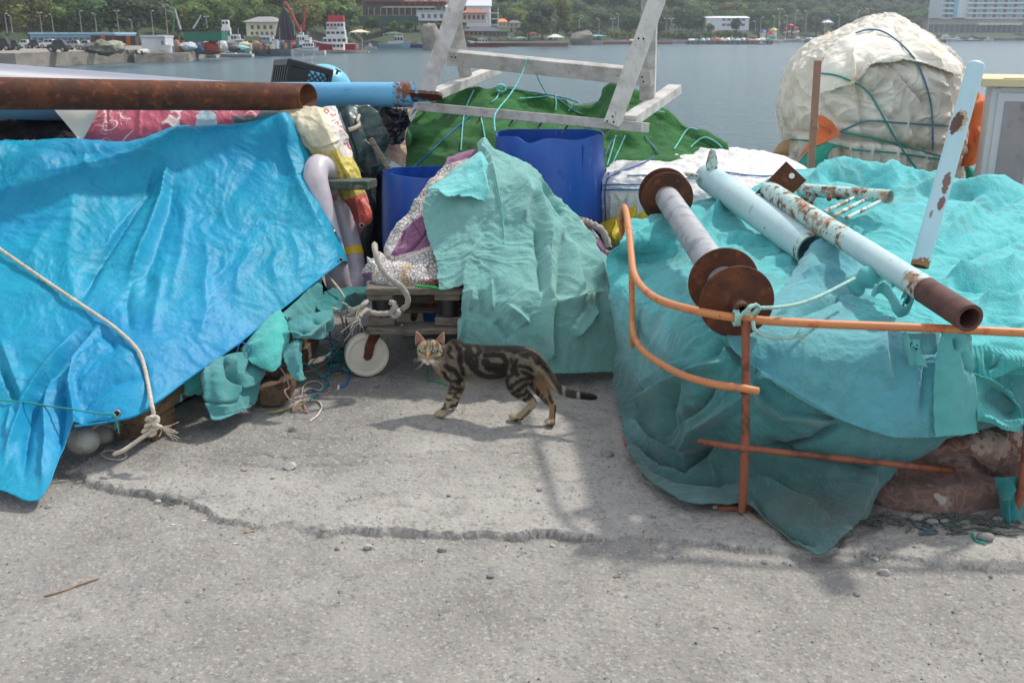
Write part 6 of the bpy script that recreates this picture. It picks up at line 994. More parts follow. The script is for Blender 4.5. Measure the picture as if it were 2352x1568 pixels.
# ------------------------------------------------------------------ steel roller with rusty flanges
RO = thing('roller', 'galvanised net roller with pairs of rusty disc flanges lying on the teal cover', 'roller', P(1640, 600, 3.8))
a = np.array(P(*R1(349, 985), 4.72)); b = np.array(P(1692, 693, 3.10)); ax = b-a; Ln = np.linalg.norm(ax); rf = .121
MB().lathe(a, b, [(.02, .056), (.97, .056)], 40).build('drum', mat('galv', srgb(162, 164, 166), .55, metal=.35, layers=[(srgb(130, 134, 138), 14, .5, .62), (srgb(150, 120, 100), 30, .68, .74, None, .6)], bumps=[(80, .0006)]), RO)
for t_ in (0.0, .065, .868, 1.0):
    d = .004/Ln; h = .05/Ln
    MB().lathe(a, b, [(t_-d, .0001), (t_-d, rf-.002), (t_, rf), (t_+d, rf-.002), (t_+d, .075), (t_+d+(.012/Ln if t_ > .99 else 0), .045), (t_+d+(.014/Ln if t_ > .99 else 0), .0001)], 64).build('flange', 'rust', RO)
e = ax/Ln; MB().lathe(b, b+e*.085, [(0, .030), (.2, .024), (1, .023), (1, .014), (.5, .013), (.5, .0001)], 24).build('stub_axle', 'rust', RO)
# ------------------------------------------------------------------ pale blue post, flaking pipe, short pipe, standing tube
PB = srgb(176, 200, 202)
mat('pale_paint', PB, .5, mottle=.05, layers=[(srgb(150, 182, 190), 5, .5, .7), (srgb(130, 134, 142), 20, .64, .67, (1, 1, .6), .8), (srgb(96, 62, 44), 34, .69, .72)], bumps=[(40, .0012)])
mat('flaking', srgb(176, 202, 196), .6, layers=[(srgb(150, 106, 66), 13, .50, .58, None, .85), (srgb(104, 62, 38), 26, .55, .62), (srgb(70, 44, 34), 60, .60, .66)], bumps=[(26, .0035), (120, .0008)])
t = thing('steel_post', 'pale blue steel post with a rusty torn end and welded lugs on the teal cover', 'post', P(1750, 520, 4.4))
a = np.array(P(*R1(592, 900), 4.95)); b = np.array(P(*R1(1158, 1300), 3.86)); e = (b-a)/np.linalg.norm(b-a)
MB().pipe(a, b, .0655, .005).build('tube', 'pale_paint', t); MB().lathe(b-e*.035, b, [(0, .066), (1, .0665), (1, .060)], 40).build('rusty_rim', 'flaking', t)
MB().lathe(a, a-e*.05, [(0, .0655), (.6, .06), (1, .04), (1, .0001)], 32).build('cap', 'pale_paint', t)
def plate(poly, f, d, th, m, nm, par, dn=(0, 1, 0)):
    V = [np.array(P(*f(x, y_), d)) for x, y_ in poly]; dn = np.array(dn, float)*th; n = len(poly); VV = V+[v+dn for v in V]
    return MB().add(VV, [tuple(range(n)), tuple(range(n, 2*n))[::-1]]+[(i, i+n, (i+1) % n+n, (i+1) % n) for i in range(n)]).build(nm, m, par, smooth=False)
plate([(585, 855), (583, 830), (600, 765), (612, 750), (627, 752), (634, 770), (642, 815), (640, 855)], R1, 4.86, .03, 'flaking', 'lug', t)
plate([(460, 885), (475, 878), (540, 885), (548, 905), (520, 915), (480, 900)], R1, 4.86, .05, 'flaking', 'lug', t)
t = thing('steel_pipe', 'long flaking pipe with a rusty square plate and a bare brown end over the rail', 'pipe', P(2000, 560, 3.6))
a = np.array(P(*R1(918, 968), 4.45)); b = np.array(P(2227, 731, 2.86)); e = (b-a)/np.linalg.norm(b-a); L_ = np.linalg.norm(b-a)
MB().lathe(a, a+e*L_*.52, [(0, .0430)]+[(x, .0430) for x in np.linspace(0, 1, 12)], 40).build('upper_tube', 'flaking', t)
MB().lathe(a+e*L_*.515, a+e*L_*.80, [(0, .0434), (1, .0434)], 40).build('painted_tube', 'pale_paint', t)
MB().lathe(a+e*L_*.795, a+e*L_*.845, [(0, .0436), (.5, .0445), (1, .0436)], 40).build('welded_joint', 'flaking', t)
MB().pipe(a+e*L_*.84, b, .0432, .0115).build('bare_end', mat('brown_rust', srgb(92, 62, 54), .8, layers=[(srgb(70, 46, 42), 12, .5, .65), (srgb(130, 76, 50), 30, .68, .74), (srgb(40, 100, 170), 7, .71, .74)], bumps=[(70, .0012)]), t)
pl_ = plate([(1015, 812), (1126, 915), (1052, 988), (960, 990), (845, 988)], R1, 4.43, .010, 'rust', 'square_plate', t, (0.25, .95, -.1))
MB().lathe(P(*R1(1046, 891), 4.425), P(*R1(1046, 891), 4.44), [(0, .0001), (0, .0125), (1, .0125), (1, .0001)], 18).build('bolt_hole', mat('hole_light', srgb(220, 220, 222), .8), pl_)
t = thing('steel_pipe', 'short rust-stained pipe with three thin spurs welded to its side', 'pipe', P(1950, 440, 4.6))
a = np.array(P(*R1(1092, 966), 4.80)); b = np.array(P(*R1(1585, 1005), 4.42)); e = (b-a)/np.linalg.norm(b-a); L_ = np.linalg.norm(b-a)
MB().pipe(a, b, .0305, .004).build('tube', 'flaking', t)
for f_, q in (((.62), (1225, 1088, 4.27)), ((.76), (1276, 1108, 4.22)), ((.92), (1345, 1122, 4.2))):
    s = a+e*L_*f_+np.array([0, -.02, -.012]); MB().tube([s, P(*R1(q[0], q[1]), q[2])], .0095, 12).build('spur', 'flaking', t)
for f_, q in ((.36, (1250, 1015, 4.5)), (.42, (1300, 1010, 4.5)), (.10, (1120, 1020, 4.62)), (.18, (1150, 1040, 4.6))):
    s = a+e*L_*f_+np.array([0, -.02, -.01]); m = MB().tube([s, P(*R1(q[0], q[1]), q[2])], .008, 8); m.ball(P(*R1(q[0], q[1]), q[2]), .012, 6, 8); m.build('bolt', 'rust', t)
t = thing('steel_tube', 'pale blue tube leaning upright with two long brown rust patches', 'tube', P(2110, 614, 3.75))
a = np.array(P(*R1(1742, 1385), 3.72)); b = np.array(P(*R1(2050, 290), 3.98)); ax = b-a; L_ = np.linalg.norm(ax); e = ax/L_
oT = MB().lathe(a, b, [(0, .028), (0, .0335)]+[(x, .0335) for x in np.linspace(0, 1, 520)[1:-1]]+[(1, .0335), (1.008, .030), (1.016, .02), (1.02, .0001)], 90).build('tube', mat('tube_paint', PB, .5, attr='col', mottle=.05, layers=[(srgb(110, 104, 110), 24, .68, .72, None, .6)], bumps=[(50, .0006)]), t)
co = wcoords(oT); u, v = proj(co); X_, Y_ = (u-1378.1)*2.374, (v-28.7)*2.374; facing = co@np.array([0, -1, 0]) > a@np.array([0, -1, 0])-9; nz = noise3(co*30)*10+noise3(co*90)*9+noise3(co*200)*7
c = np.tile(np.array(srgb(176, 208, 216)), (len(co), 1)); fc = (co-(a+np.outer((co-a)@e, e)))[:, 1] < 0
def patch(cx, cy, rx, ry, col_): c[(((X_-cx-.28*(cy-Y_))/rx)**2+((Y_-cy)/ry)**2 < 1+nz*.05) & fc] = col_
patch(1960, 598, 38, 62, srgb(176, 160, 132)); patch(1942, 606, 34, 52, srgb(88, 62, 52)); patch(1890, 925, 22, 58, srgb(120, 92, 84)); patch(1862, 1040, 20, 34, srgb(120, 92, 84)); patch(1805, 1100, 9, 22, srgb(140, 130, 132))
k = (Y_ > 1345+nz*2) ; c[k] = srgb(150, 100, 60); setcol(oT, c)
tag(MB().box(0, (1, 1, 1)) if 0 else MB().beam(P(*R1(1188, 262), 5.62), P(*R1(1145, 925), 5.55), .036, .03, up=(0, -1, 0), bev=.004).build('stake', mat('stake', srgb(150, 110, 92), .8, layers=[(srgb(96, 70, 58), 12, .55, .7)], mottle=.1), smooth=False), 'thin brown upright stake in front of the canvas bale', 'stake')
# ------------------------------------------------------------------ big canvas bale
mat('canvas', srgb(214, 208, 196), .92, mottle=.05, mscale=5, layers=[(srgb(160, 154, 142), 2.2, .5, .72), (srgb(196, 168, 124), 3.4, .60, .70, None, .6), (srgb(120, 112, 104), 8, .7, .8, None, .5)], bumps=[(9, .008, None, 'noise', 3), (60, .002)], spec=.2)
mat('canvas_light', srgb(230, 224, 212), .92, mottle=.05, mscale=5, layers=[(srgb(204, 176, 128), 3.2, .58, .68, None, .7), (srgb(180, 172, 160), 3, .55, .75)], bumps=[(9, .006, None, 'noise', 3), (60, .002)], spec=.2)
bv = [40, 75, 140, 230, 330, 430, 530, 620, 700, 780, 880, 980]; bl_ = [1540, 1400, 1270, 1120, 1040, 1000, 985, 990, 1005, 990, 960, 970]; br = [1610, 1700, 1800, 1900, 1975, 1990, 1990, 2010, 2035, 2020, 2000, 2010]
rws = [[('w', *(np.array(P(*R1(1575, 36), 7.3))+np.array([.02*math.cos(k), .02*math.sin(k), .01]))) for k in np.linspace(-2.3, 2.3, 17)]]
for v, l, r_ in zip(bv, bl_, br):
    row = []
    for th in np.linspace(-2.35, 2.35, 17):
        hw = (r_-l)/2; u = (l+r_)/2+hw*math.sin(th); dp = 7.3-min(hw/327/2.374*1.15, .68)*math.cos(th); x, y, z = P(*R1(u, v), 7.3); s = 1.0; row.append(('w', P(*R1(u, v), dp)[0] if abs(th) < 1.6 else x*1.0, dp, z*.6+.4*P(*R1((l+r_)/2, v), dp)[2] if abs(th) < 1.6 else z))
    rws.append(row)
q = np.random.default_rng(4); FB_ = FL(R1, ([(1400, 330), (1420, 560), (1440, 700)], 7, -.03), ([(1560, 300), (1580, 480), (1540, 640)], 10, .02), ([(1620, 320), (1700, 420), (1800, 520)], 5, -.03), ([(1840, 330), (1870, 520), (1830, 640)], 8, .03), ([(1200, 440), (1240, 540), (1300, 600)], 6, -.03), ([(1060, 330), (1030, 480), (1040, 640)], 8, -.035), ([(1150, 290), (1080, 400), (1050, 600)], 8, .03), ([(1020, 640), (1200, 680), (1500, 700), (1800, 750), (2000, 790)], 9, -.055), ([(1300, 600), (1500, 620), (1560, 600)], 6, -.03), ([(1700, 560), (1720, 700), (1700, 860)], 8, -.03), ([(1450, 400), (1520, 520), (1600, 640), (1700, 780)], 5, -.02), *[([(x, 700), (x+20*math.sin(x), 800), (x+30*math.sin(x*2), 920)], 5, .03*(-1)**i) for i, x in enumerate(range(1240, 2000, 62))])
oK, SK = sheet('bale', rws, 'canvas', 420, 300, FB_, noise=((1.3, .05, 'f'), (3.2, .022, 'r', (1.2, 1.2, .4), .3), (6, .022, 'x', (1.3, 1.3, .4), .3), (14, .006, 'x', (1.3, 1.3, .5))), keepgrid=True, thick=0)
tag(oK, 'huge round bale wrapped in dirty cream canvas and blue cords at the right', 'bale')
cap = [[(1330, 140), (1420, 90), (1520, 45), (1600, 38), (1680, 60), (1790, 120), (1870, 195)], [(1240, 215), (1360, 180), (1480, 150), (1600, 150), (1720, 170), (1830, 220), (1945, 260)], [(1200, 330), (1320, 300), (1440, 250), (1580, 220), (1710, 225), (1840, 270), (1975, 300)], [(1190, 445), (1300, 410), (1388, 385), (1390, 302), (1470, 300), (1560, 268), (1700, 250)]]
cap[3] = [(1194, 445), (1300, 412), (1386, 386), (1440, 296), (1580, 262), (1740, 272), (1960, 352)]
cr_ = [[onS(SK, *R1(x, y_), .05 if j else .02, 8) for x, y_ in r_] for j, r_ in enumerate(cap)]
oc_, S_c = sheet('canvas_hood', cr_, 'canvas_light', 220, 140, FL(R1, ([(1380, 200), (1385, 290), (1392, 380)], 6, .03), ([(1460, 60), (1500, 160), (1450, 260)], 9, .015), ([(1700, 120), (1760, 200), (1860, 300)], 9, .02), ([(1600, 60), (1640, 150), (1760, 260)], 8, -.015)), noise=((3, .03, 'f'), (8, .012, 'r')), parent=oK, keepgrid=True, fray=.008, thick=.008)
SKC = np.concatenate([SK.reshape(-1, 3), S_c.reshape(-1, 3)])
for pts, cm, lab in (([(1395, 112), (1460, 90), (1540, 100), (1640, 170), (1720, 260), (1770, 370), (1805, 500), (1815, 640), (1815, 745)], 'cord_steel', 'steel blue cord running over the top of the canvas bale and down its front'), ([(1200, 332), (1280, 340), (1400, 390), (1470, 440), (1540, 560), (1620, 700), (1700, 820), (1765, 905)], 'cord_teal', 'dark green cord slanting across the canvas bale to the lower right'), ([(1300, 655), (1420, 600), (1480, 590), (1600, 600), (1900, 620)], 'cord_steel', 'blue cord running level round the waist of the canvas bale'), ([(1030, 692), (1200, 706), (1400, 750), (1600, 765), (1850, 800)], 'cord_teal', 'lower green cord round the foot of the canvas bale'), ([(1300, 650), (1500, 690), (1700, 740), (1860, 785)], 'cord_teal', 'upper green cord round the foot of the canvas bale')):
    cord('cord', hug(SKC, [R1(*p) for p in pts], .010, 4, 12), .0060, cm, lab, 'cord', 'cords round the canvas bale')
mat('orange_net', srgb(206, 112, 66), .9, layers=[(srgb(170, 84, 50), 3, .5, .7)], bumps=[(12, .006), (150, .001)], mottle=.1); mat('green_net', srgb(46, 150, 128), .9, mottle=.2, mscale=9, bumps=[(16, .008, None, 'ridge'), (120, .002)])
shs('cloth', [[(1330, 430, 7.2), (1345, 440, 7.15), (1365, 470, 7.15), (1390, 520, 7.2)], [(1250, 700, 7.1), (1330, 650, 7.0), (1420, 640, 7.0), (1470, 700, 7.05)], [(1250, 900, 7.05), (1330, 880, 6.95), (1440, 860, 6.95), (1530, 900, 7.0)], [(1170, 1180, 7.0), (1260, 1180, 6.9), (1350, 1100, 6.9), (1545, 960, 7.0)], [(1190, 1215, 7.0), (1240, 1220, 6.9), (1330, 1170, 6.92), (1370, 1070, 7.0)]], R7, 'orange_net', 'orange cloth corner sticking out right of the canvas bale', 'cloth', 90, 110, [([(1380, 520), (1340, 800), (1380, 1060)], 7, .05), ([(1300, 600), (1300, 1000)], 6, -.04)])
shs('cloth', [[(1185, 560, 6.62), (1215, 565, 6.6), (1260, 600, 6.6)], [(1190, 640, 6.6), (1240, 640, 6.58), (1305, 655, 6.58)], [(1130, 720, 6.58), (1220, 700, 6.55), (1305, 670, 6.56)], [(1080, 810, 6.56), (1120, 760, 6.54), (1200, 715, 6.55)]], R1, 'orange_net', 'orange cloth knot on the front of the canvas bale behind the stake', 'cloth', 70, 70, [([(1200, 600), (1260, 660)], 3, .03)])
shs('fishing_net', [[(1120, 770, 6.6), (1190, 720, 6.56), (1260, 715, 6.56), (1300, 730, 6.6)], [(1085, 830, 6.56), (1150, 800, 6.5), (1215, 790, 6.5), (1250, 760, 6.55)], [(1110, 890, 6.55), (1150, 890, 6.5), (1190, 890, 6.5), (1215, 880, 6.55)]], R1, 'green_net', 'patch of green netting under the orange cloth knot', 'fishing net', 60, 60)
shs('fishing_net', [[(1190, 1230, 6.95), (1250, 1225, 6.9), (1310, 1260, 6.95)], [(1220, 1330, 6.92), (1290, 1330, 6.85), (1380, 1370, 6.9)], [(1240, 1430, 6.9), (1310, 1440, 6.85), (1410, 1440, 6.9)]], R7, 'green_net', 'green netting bulging out at the lower right of the canvas bale', 'fishing net', 50, 50)
shs('sack', [[(960, 740, 6.95), (1000, 700, 6.9), (1040, 690, 6.9)], [(948, 770, 6.92), (990, 760, 6.88), (1030, 750, 6.88)], [(975, 785, 6.95), (1000, 790, 6.9), (1030, 780, 6.9)]], R1, mat('tan_sack', srgb(170, 140, 100), .9, bumps=[(16, .01)]), 'tan sack corner poking out left of the canvas bale', 'sack', 40, 40)
# ------------------------------------------------------------------ cabinet
K = thing('cabinet', 'weathered off-white wooden cabinet with a pale tan top at the right border', 'cabinet', P(2290, 430, 6.0))
mat('cab_white', srgb(196, 192, 196), .6, mottle=.05, layers=[(srgb(214, 184, 162), 2.5, .50, .62), (srgb(110, 90, 100), 20, .68, .72)], bumps=[(12, .002)]); mat('cab_top', srgb(206, 186, 150), .8, mottle=.1, bumps=[(20, .003, (.2, 1, 1))]); mat('cab_panel', srgb(150, 140, 142), .7, mottle=.12, mscale=9, layers=[(srgb(110, 96, 96), 6, .55, .7)])
c0 = np.array(P(2280, 200, 6.05)); ka = R(-22); ex = np.array([math.cos(ka), math.sin(ka), 0]); ey = np.array([-ex[1], ex[0], 0]); KM = np.array([ex, ey, [0, 0, 1]]).T
zt_ = c0[2]
def kb(nm, x, y, z, sx, sy, sz, m, par=K): return MB().box(c0+ex*(x+sx/2)+ey*(y+sy/2)+np.array([0, 0, z+sz/2]), (sx, sy, sz), KM, .003).build(nm, m, par, smooth=False)
kb('body', 0, 0, -zt_+.0, 1.3, .7, zt_-.0, 'cab_white'); kb('top', -.06, -.05, .003, 1.42, .82, .045, 'cab_top')
dr = kb('door', .035, -.014, -.98, .235, .0125, .95, 'cab_white'); kb('panel', .075, -.021, -.55, .155, .006, .47, 'cab_panel', dr)
for z_ in (-.2, -.75): MB().tube([c0+ex*.283+ey*-.018+np.array([0, 0, z_]), c0+ex*.283+ey*-.018+np.array([0, 0, z_-.07])], .008, 10).build('hinge', 'rust', dr)
dr2 = kb('door', .30, -.016, -.98, .45, .014, .95, 'cab_white'); kb('groove', .294, -.003, -.99, .004, .0015, .97, 'rust', K)
for k in range(3): kb('crack', .05+.3*k, -.02+.2*k, .0485, .28, .008, .002, 'net_dark', K)
# ------------------------------------------------------------------ tabby cat: one continuous body grown from tapered limbs, voxel-joined
def cy(u): return 3.90-(u-1030)/215*.17
def CPt(x, y, dy=0.0):
    u, v = R3(x, y); return np.array(P(u, v, cy(u)+dy))
K3 = 2540.0                                      # picture units per metre at the cat
def build_cat():
    bm = MB()
    def limb(pts, n=10, sq=1.0, sy=1.0):
        """pts: (x, y, dy, r) in picture units; overlapping ellipsoids along a smooth chain"""
        p = np.array([[*CPt(a, b, d), r/K3] for a, b, d, r in pts]); q = smooth_path(p, n=n)
        for c in q: bm.ball(c[:3], (c[3]*sq, c[3]*sy, c[3]), 9, 12)
    # trunk: shoulder to rump (deep chest, tucked belly)
    limb([(640, 430, 0, 95), (700, 450, 0, 148), (790, 500, 0, 168), (900, 520, 0, 176), (1020, 520, 0, 170), (1140, 510, 0, 160), (1260, 500, 0, 146), (1370, 490, 0, 138), (1460, 500, 0, 128), (1530, 520, 0, 98), (1570, 540, 0, 62)], 6, 1.0, .80)
    limb([(790, 400, 0, 76), (1000, 405, 0, 64), (1200, 408, 0, 60), (1380, 418, 0, 66), (1500, 460, 0, 56)], 9)          # back line
    limb([(700, 560, 0, 100), (760, 590, 0, 104), (860, 600, 0, 96), (1000, 612, 0, 86), (1120, 605, 0, 78), (1200, 600, 0, 70)], 7, 1, .9)   # belly
    limb([(680, 345, 0, 56), (705, 340, 0, 60), (760, 375, 0, 66)], 6, 1, 1.3)                                    # shoulder blades above the spine
    # neck and chest
    limb([(470, 430, -.035, 78), (540, 440, -.025, 100), (600, 460, -.01, 118), (670, 480, 0, 138)], 7, 1, .95)
    limb([(520, 500, -.02, 72), (580, 570, -.01, 88), (650, 620, 0, 92)], 6)
    # head
    hc = np.array([440, 405]); hd = -.075
    bm.ball(CPt(440, 392, hd+.012), (132/K3, 120/K3, 112/K3), 20, 24)
    bm.ball(CPt(436, 435, hd), (118/K3, 98/K3, 88/K3), 16, 20)
    for sx, x in ((-1, 375), (1, 505)): bm.ball(CPt(x, 445, hd+.006), (58/K3, 66/K3, 56/K3), 12, 14)                      # cheeks
    bm.ball(CPt(426, 470, hd-.030), (48/K3, 42/K3, 52/K3), 14, 16)                                                         # muzzle bridge
    for x in (398, 448): bm.ball(CPt(x, 505, hd-.038), (34/K3, 30/K3, 24/K3), 12, 14)                                       # whisker pads
    bm.ball(CPt(422, 527, hd-.032), (27/K3, 26/K3, 21/K3), 12, 14)                                                         # chin
    limb([(424, 405, hd-.030, 26), (424, 450, hd-.046, 22), (422, 488, hd-.054, 17)], 6)                                    # nose bridge
    for x in (366, 492): bm.ball(CPt(x, 385, hd-.022), (40/K3, 26/K3, 18/K3), 10, 12)                                       # brows
    # ears: open cups
    for tip, b0, b1, back in (((302, 202), (300, 340), (392, 300), .014), ((588, 212), (500, 305), (584, 345), .014)):
        T_, A_, B_ = CPt(*tip, hd+.010), CPt(*b0, hd-.004), CPt(*b1, hd-.002); n = 14; mid = (A_+B_)/2; fv = np.array([0, .030, 0])
        rows_ = []
        for i in range(n+1):
            s = i/n; w_ = (1-s**1.7); a = T_*s+A_*(1-s); b = T_*s+B_*(1-s); m_ = (a+b)/2; a = m_+(a-m_)*(w_/(1-s) if s < .98 else 1.3); b = m_+(b-m_)*(w_/(1-s) if s < .98 else 1.3)
            for j in range(9):
                t = j/8; p = a*(1-t)+b*t+fv*math.sin(math.pi*t)*(1-s*.75); rows_.append(p)
        for p in rows_: bm.ball(p, (.0034, .0034, .0034), 5, 6)
    # legs
    limb([(690, 480, -.035, 84), (690, 580, -.050, 84), (715, 680, -.058, 72), (705, 760, -.066, 56), (672, 850, -.076, 47), (630, 950, -.086, 41), (600, 1005, -.092, 38), (584, 1035, -.094, 41)], 8)
    bm.ball(CPt(556, 1052, -.097), (64/K3, 52/K3, 36/K3), 12, 14)
    for x, y_, d in ((510, 1060, -.096), (532, 1064, -.110), (564, 1066, -.114), (592, 1062, -.104)): bm.ball(CPt(x, y_, d), (25/K3, 29/K3, 26/K3), 10, 12)
    limb([(760, 560, .030, 80), (775, 680, .045, 60), (765, 770, .040, 46), (735, 860, .030, 38), (712, 935, .020, 34), (700, 962, .016, 34)], 8); bm.ball(CPt(682, 972, .008), (46/K3, 44/K3, 32/K3), 10, 12)
    limb([(1440, 540, -.030, 140), (1390, 640, -.045, 128), (1350, 730, -.050, 108), (1370, 810, -.046, 82), (1440, 870, -.038, 60), (1505, 918, -.028, 47), (1515, 955, -.022, 41), (1470, 1010, -.014, 41), (1410, 1062, -.006, 41), (1370, 1088, -.002, 42)], 8, 1, .7)
    limb([(1390, 1090, -.004, 38), (1340, 1090, -.006, 42), (1310, 1086, -.010, 40)], 6)
    for x, y_, d in ((1286, 1080, -.002), (1294, 1092, -.016), (1318, 1096, -.022), (1344, 1098, -.018)): bm.ball(CPt(x, y_, d), (24/K3, 27/K3, 25/K3), 10, 12)
    limb([(1500, 560, .030, 110), (1560, 680, .040, 98), (1590, 780, .042, 76), (1640, 860, .042, 58), (1690, 930, .040, 46), (1728, 975, .036, 38), (1725, 1040, .034, 35), (1718, 1110, .032, 36), (1712, 1150, .028, 38)], 8, 1, .75)
    bm.ball(CPt(1700, 1142, .012), (54/K3, 52/K3, 36/K3), 12, 14)
    for x, y_, d in ((1664, 1134, .012), (1672, 1150, -.004), (1700, 1158, -.010), (1728, 1154, -.004)): bm.ball(CPt(x, y_, d), (26/K3, 27/K3, 26/K3), 10, 12)
    # tail and scrotum
    limb([(1545, 490, 0, 56), (1600, 540, .004, 52), (1660, 630, .006, 53), (1730, 740, .004, 52), (1800, 800, 0, 48), (1880, 838, 0, 44), (1960, 856, 0, 40), (2050, 870, 0, 36), (2130, 880, 0, 33), (2165, 884, 0, 27)], 12)
    for x in (1556, 1590): bm.ball(CPt(x, 612, .015), (27/K3, 22/K3, 40/K3), 10, 12)
    V = np.concatenate(bm.v)
    # feet rest on the slab
    V[:, 2] = np.where(V[:, 2] < .004, .004+(V[:, 2]-.004)*.12, V[:, 2])
    o = mk('body', V, bm.f, None, CAT, False)
    md = o.modifiers.new('join', 'REMESH'); md.mode = 'VOXEL'; md.voxel_size = .0026
    sm = o.modifiers.new('smooth', 'SMOOTH'); sm.factor = .6; sm.iterations = 7
    dg = bpy.context.evaluated_depsgraph_get(); me = bpy.data.meshes.new_from_object(o.evaluated_get(dg)); o.modifiers.clear(); old = o.data; o.data = me; bpy.data.meshes.remove(old)
    me.polygons.foreach_set('use_smooth', [True]*len(me.polygons)); return o
CAT = thing('tabby_cat', 'brown marbled tabby cat standing sideways on the concrete with its face turned to us', 'cat', (CPt(1000, 520)[0], CPt(1000, 520)[1], 0))
ob = build_cat(); co = wcoords(ob); nv = len(co)
u, v = proj(co); X_, Y_ = (u-890)*4.551, (v-717.8)*4.551
wx = noise3(co*40)*15+noise3(co*110)*8; wy = noise3(co*40+9)*15+noise3(co*110+9)*8
def lin(*c): return np.array(srgb(*c))
tick = 1.5*noise3(co*230)+.8*noise3(co*600)
base = lin(118, 108, 93)*(1+.30*tick[:, None]); col = np.array(base)
def blend(k, c_): 
    global col
    k = np.clip(k, 0, 1)[:, None]; col = col*(1-k)+np.array(c_)*k
# large light zones
blend(sstep(640, 725, Y_-.0*X_)*(X_ > 760)*(X_ < 1260)*(Y_ < 760)*.8, lin(172, 158, 132))             # belly
blend(sstep(760, 900, Y_)*(X_ < 800)*.75, lin(176, 162, 136)); blend(sstep(860, 960, Y_)*(X_ > 1200)*(X_ < 1600)*.8, lin(176, 160, 132))
inner = (X_ > 1490)*(X_ < 1760)*sstep(600, 720, Y_); blend(inner*sstep(1200, 1050, Y_)*.85*sstep(1500, 1560, X_-.15*(Y_-650)), lin(160, 128, 96)); blend(sstep(1080, 1120, Y_)*(X_ > 1600)*(X_ < 1700)*.8, lin(190, 170, 138))
blend(np.exp(-(((X_-1575)/42)**2+((Y_-612)/56)**2))*1.2, lin(178, 160, 132))
blend(sstep(1040, 1070, Y_)*(X_ < 640)*.6, lin(184, 166, 136))
blend(sstep(520, 620, Y_)*(X_ < 640)*(X_ > 470)*(Y_ < 760)*.55, lin(186, 160, 128))
DK = lin(32, 28, 26)
body = X_ > 600
S_ = [  # (polyline, half width)
 ([(610, 300), (680, 280), (760, 300), (810, 350)], 20), ([(800, 335), (950, 345), (1100, 352), (1250, 355), (1380, 362), (1500, 410), (1580, 470)], 17), ([(690, 300), (740, 380), (760, 450), (770, 520)], 24), ([(650, 360), (640, 430), (680, 480)], 12),
 ([(620, 560), (700, 620), (760, 690), (740, 740)], 20), ([(740, 450), (760, 560), (790, 640)], 18), ([(830, 340), (850, 400), (880, 430)], 26), ([(940, 370), (980, 400), (920, 450), (930, 520)], 17), ([(820, 420), (840, 520), (900, 590), (960, 640), (1060, 670), (1150, 665)], 24),
 ([(1030, 380), (1100, 372), (1250, 375), (1350, 400), (1450, 450)], 26), ([(1020, 445), (1100, 438), (1190, 445), (1238, 500), (1225, 580), (1190, 640), (1140, 670)], 25), ([(1020, 520), (1060, 565), (1120, 570), (1190, 565)], 33), ([(1040, 580), (1130, 600), (1170, 600)], 24), ([(870, 470), (900, 520), (930, 560)], 16),
 ([(1290, 480), (1310, 560), (1300, 640), (1240, 700)], 15), ([(1340, 500), (1330, 580), (1350, 650)], 18), ([(1380, 560), (1430, 560), (1500, 600)], 18), ([(1400, 620), (1460, 640), (1500, 660)], 14), ([(1230, 640), (1240, 700), (1260, 760)], 18), ([(1280, 650), (1320, 640)], 12),
 ([(1270, 790), (1340, 730), (1420, 690), (1490, 680)], 17), ([(1300, 850), (1370, 800), (1440, 750), (1500, 740)], 17), ([(1340, 880), (1420, 850), (1490, 810)], 17), ([(1420, 920), (1480, 890), (1510, 850)], 18), ([(1450, 400), (1520, 460), (1560, 530)], 14), ([(1580, 500), (1660, 600)], 26),
 ([(630, 700), (700, 715), (770, 700)], 12), ([(640, 750), (710, 790), (770, 790)], 12), ([(645, 830), (700, 840), (750, 820)], 11), ([(615, 905), (670, 912)], 9), ([(635, 800), (670, 790)], 8), ([(690, 880), (720, 865)], 7), ([(600, 960), (603, 1000)], 7), ([(565, 995), (585, 1000)], 8), ([(560, 610), (600, 680)], 10), ([(590, 640), (640, 700)], 12), ([(600, 560), (650, 600)], 10),
 ([(665, 985), (720, 960), (735, 940)], 13), ([(720, 890), (750, 900)], 9), ([(750, 820), (775, 840)], 8),
 ([(1560, 800), (1580, 850), (1560, 900)], 11), ([(1620, 860), (1610, 920), (1640, 950)], 10), ([(1570, 900), (1590, 920)], 9), ([(1650, 900), (1670, 950)], 8), ([(1680, 800), (1700, 900), (1720, 940)], 12), ([(1520, 850), (1560, 930)], 9)]
for pl, wd in S_:
    d, t, sg = polydist(X_+wx, Y_+wy, pl); wd = wd*1.22; blend(sstep(wd+12, wd-9, d)*.93, DK*(1+.5*np.abs(tick[:, None])))
tl = sstep(1600, 1660, X_)*(Y_ < 930)*(Y_ > 480+.0*X_)*(X_-1600 > (Y_-560)*.42-40)
tailm = (X_ > 1625)*(Y_ < 920)*((Y_-500) < (X_-1560)*1.25+40)*(Y_ > 560+0*X_)*(~((X_ < 1780)&(Y_ > 800))); blend(tailm*.85, lin(44, 38, 35)); blend(tailm*(np.abs(X_-1840) < 16+wx)*.75, lin(150, 144, 136)); blend(tailm*(np.abs(X_-1990) < 16+wx)*.75, lin(150, 144, 136)); blend(tailm*(X_ > 2010), lin(22, 18, 17))
blend((np.abs((X_-1600)-(Y_-560)*.62) < 18)*(X_ > 1620)*(X_ < 1780)*(Y_ > 590)*.6, lin(150, 138, 118))   # pale underside of the tail
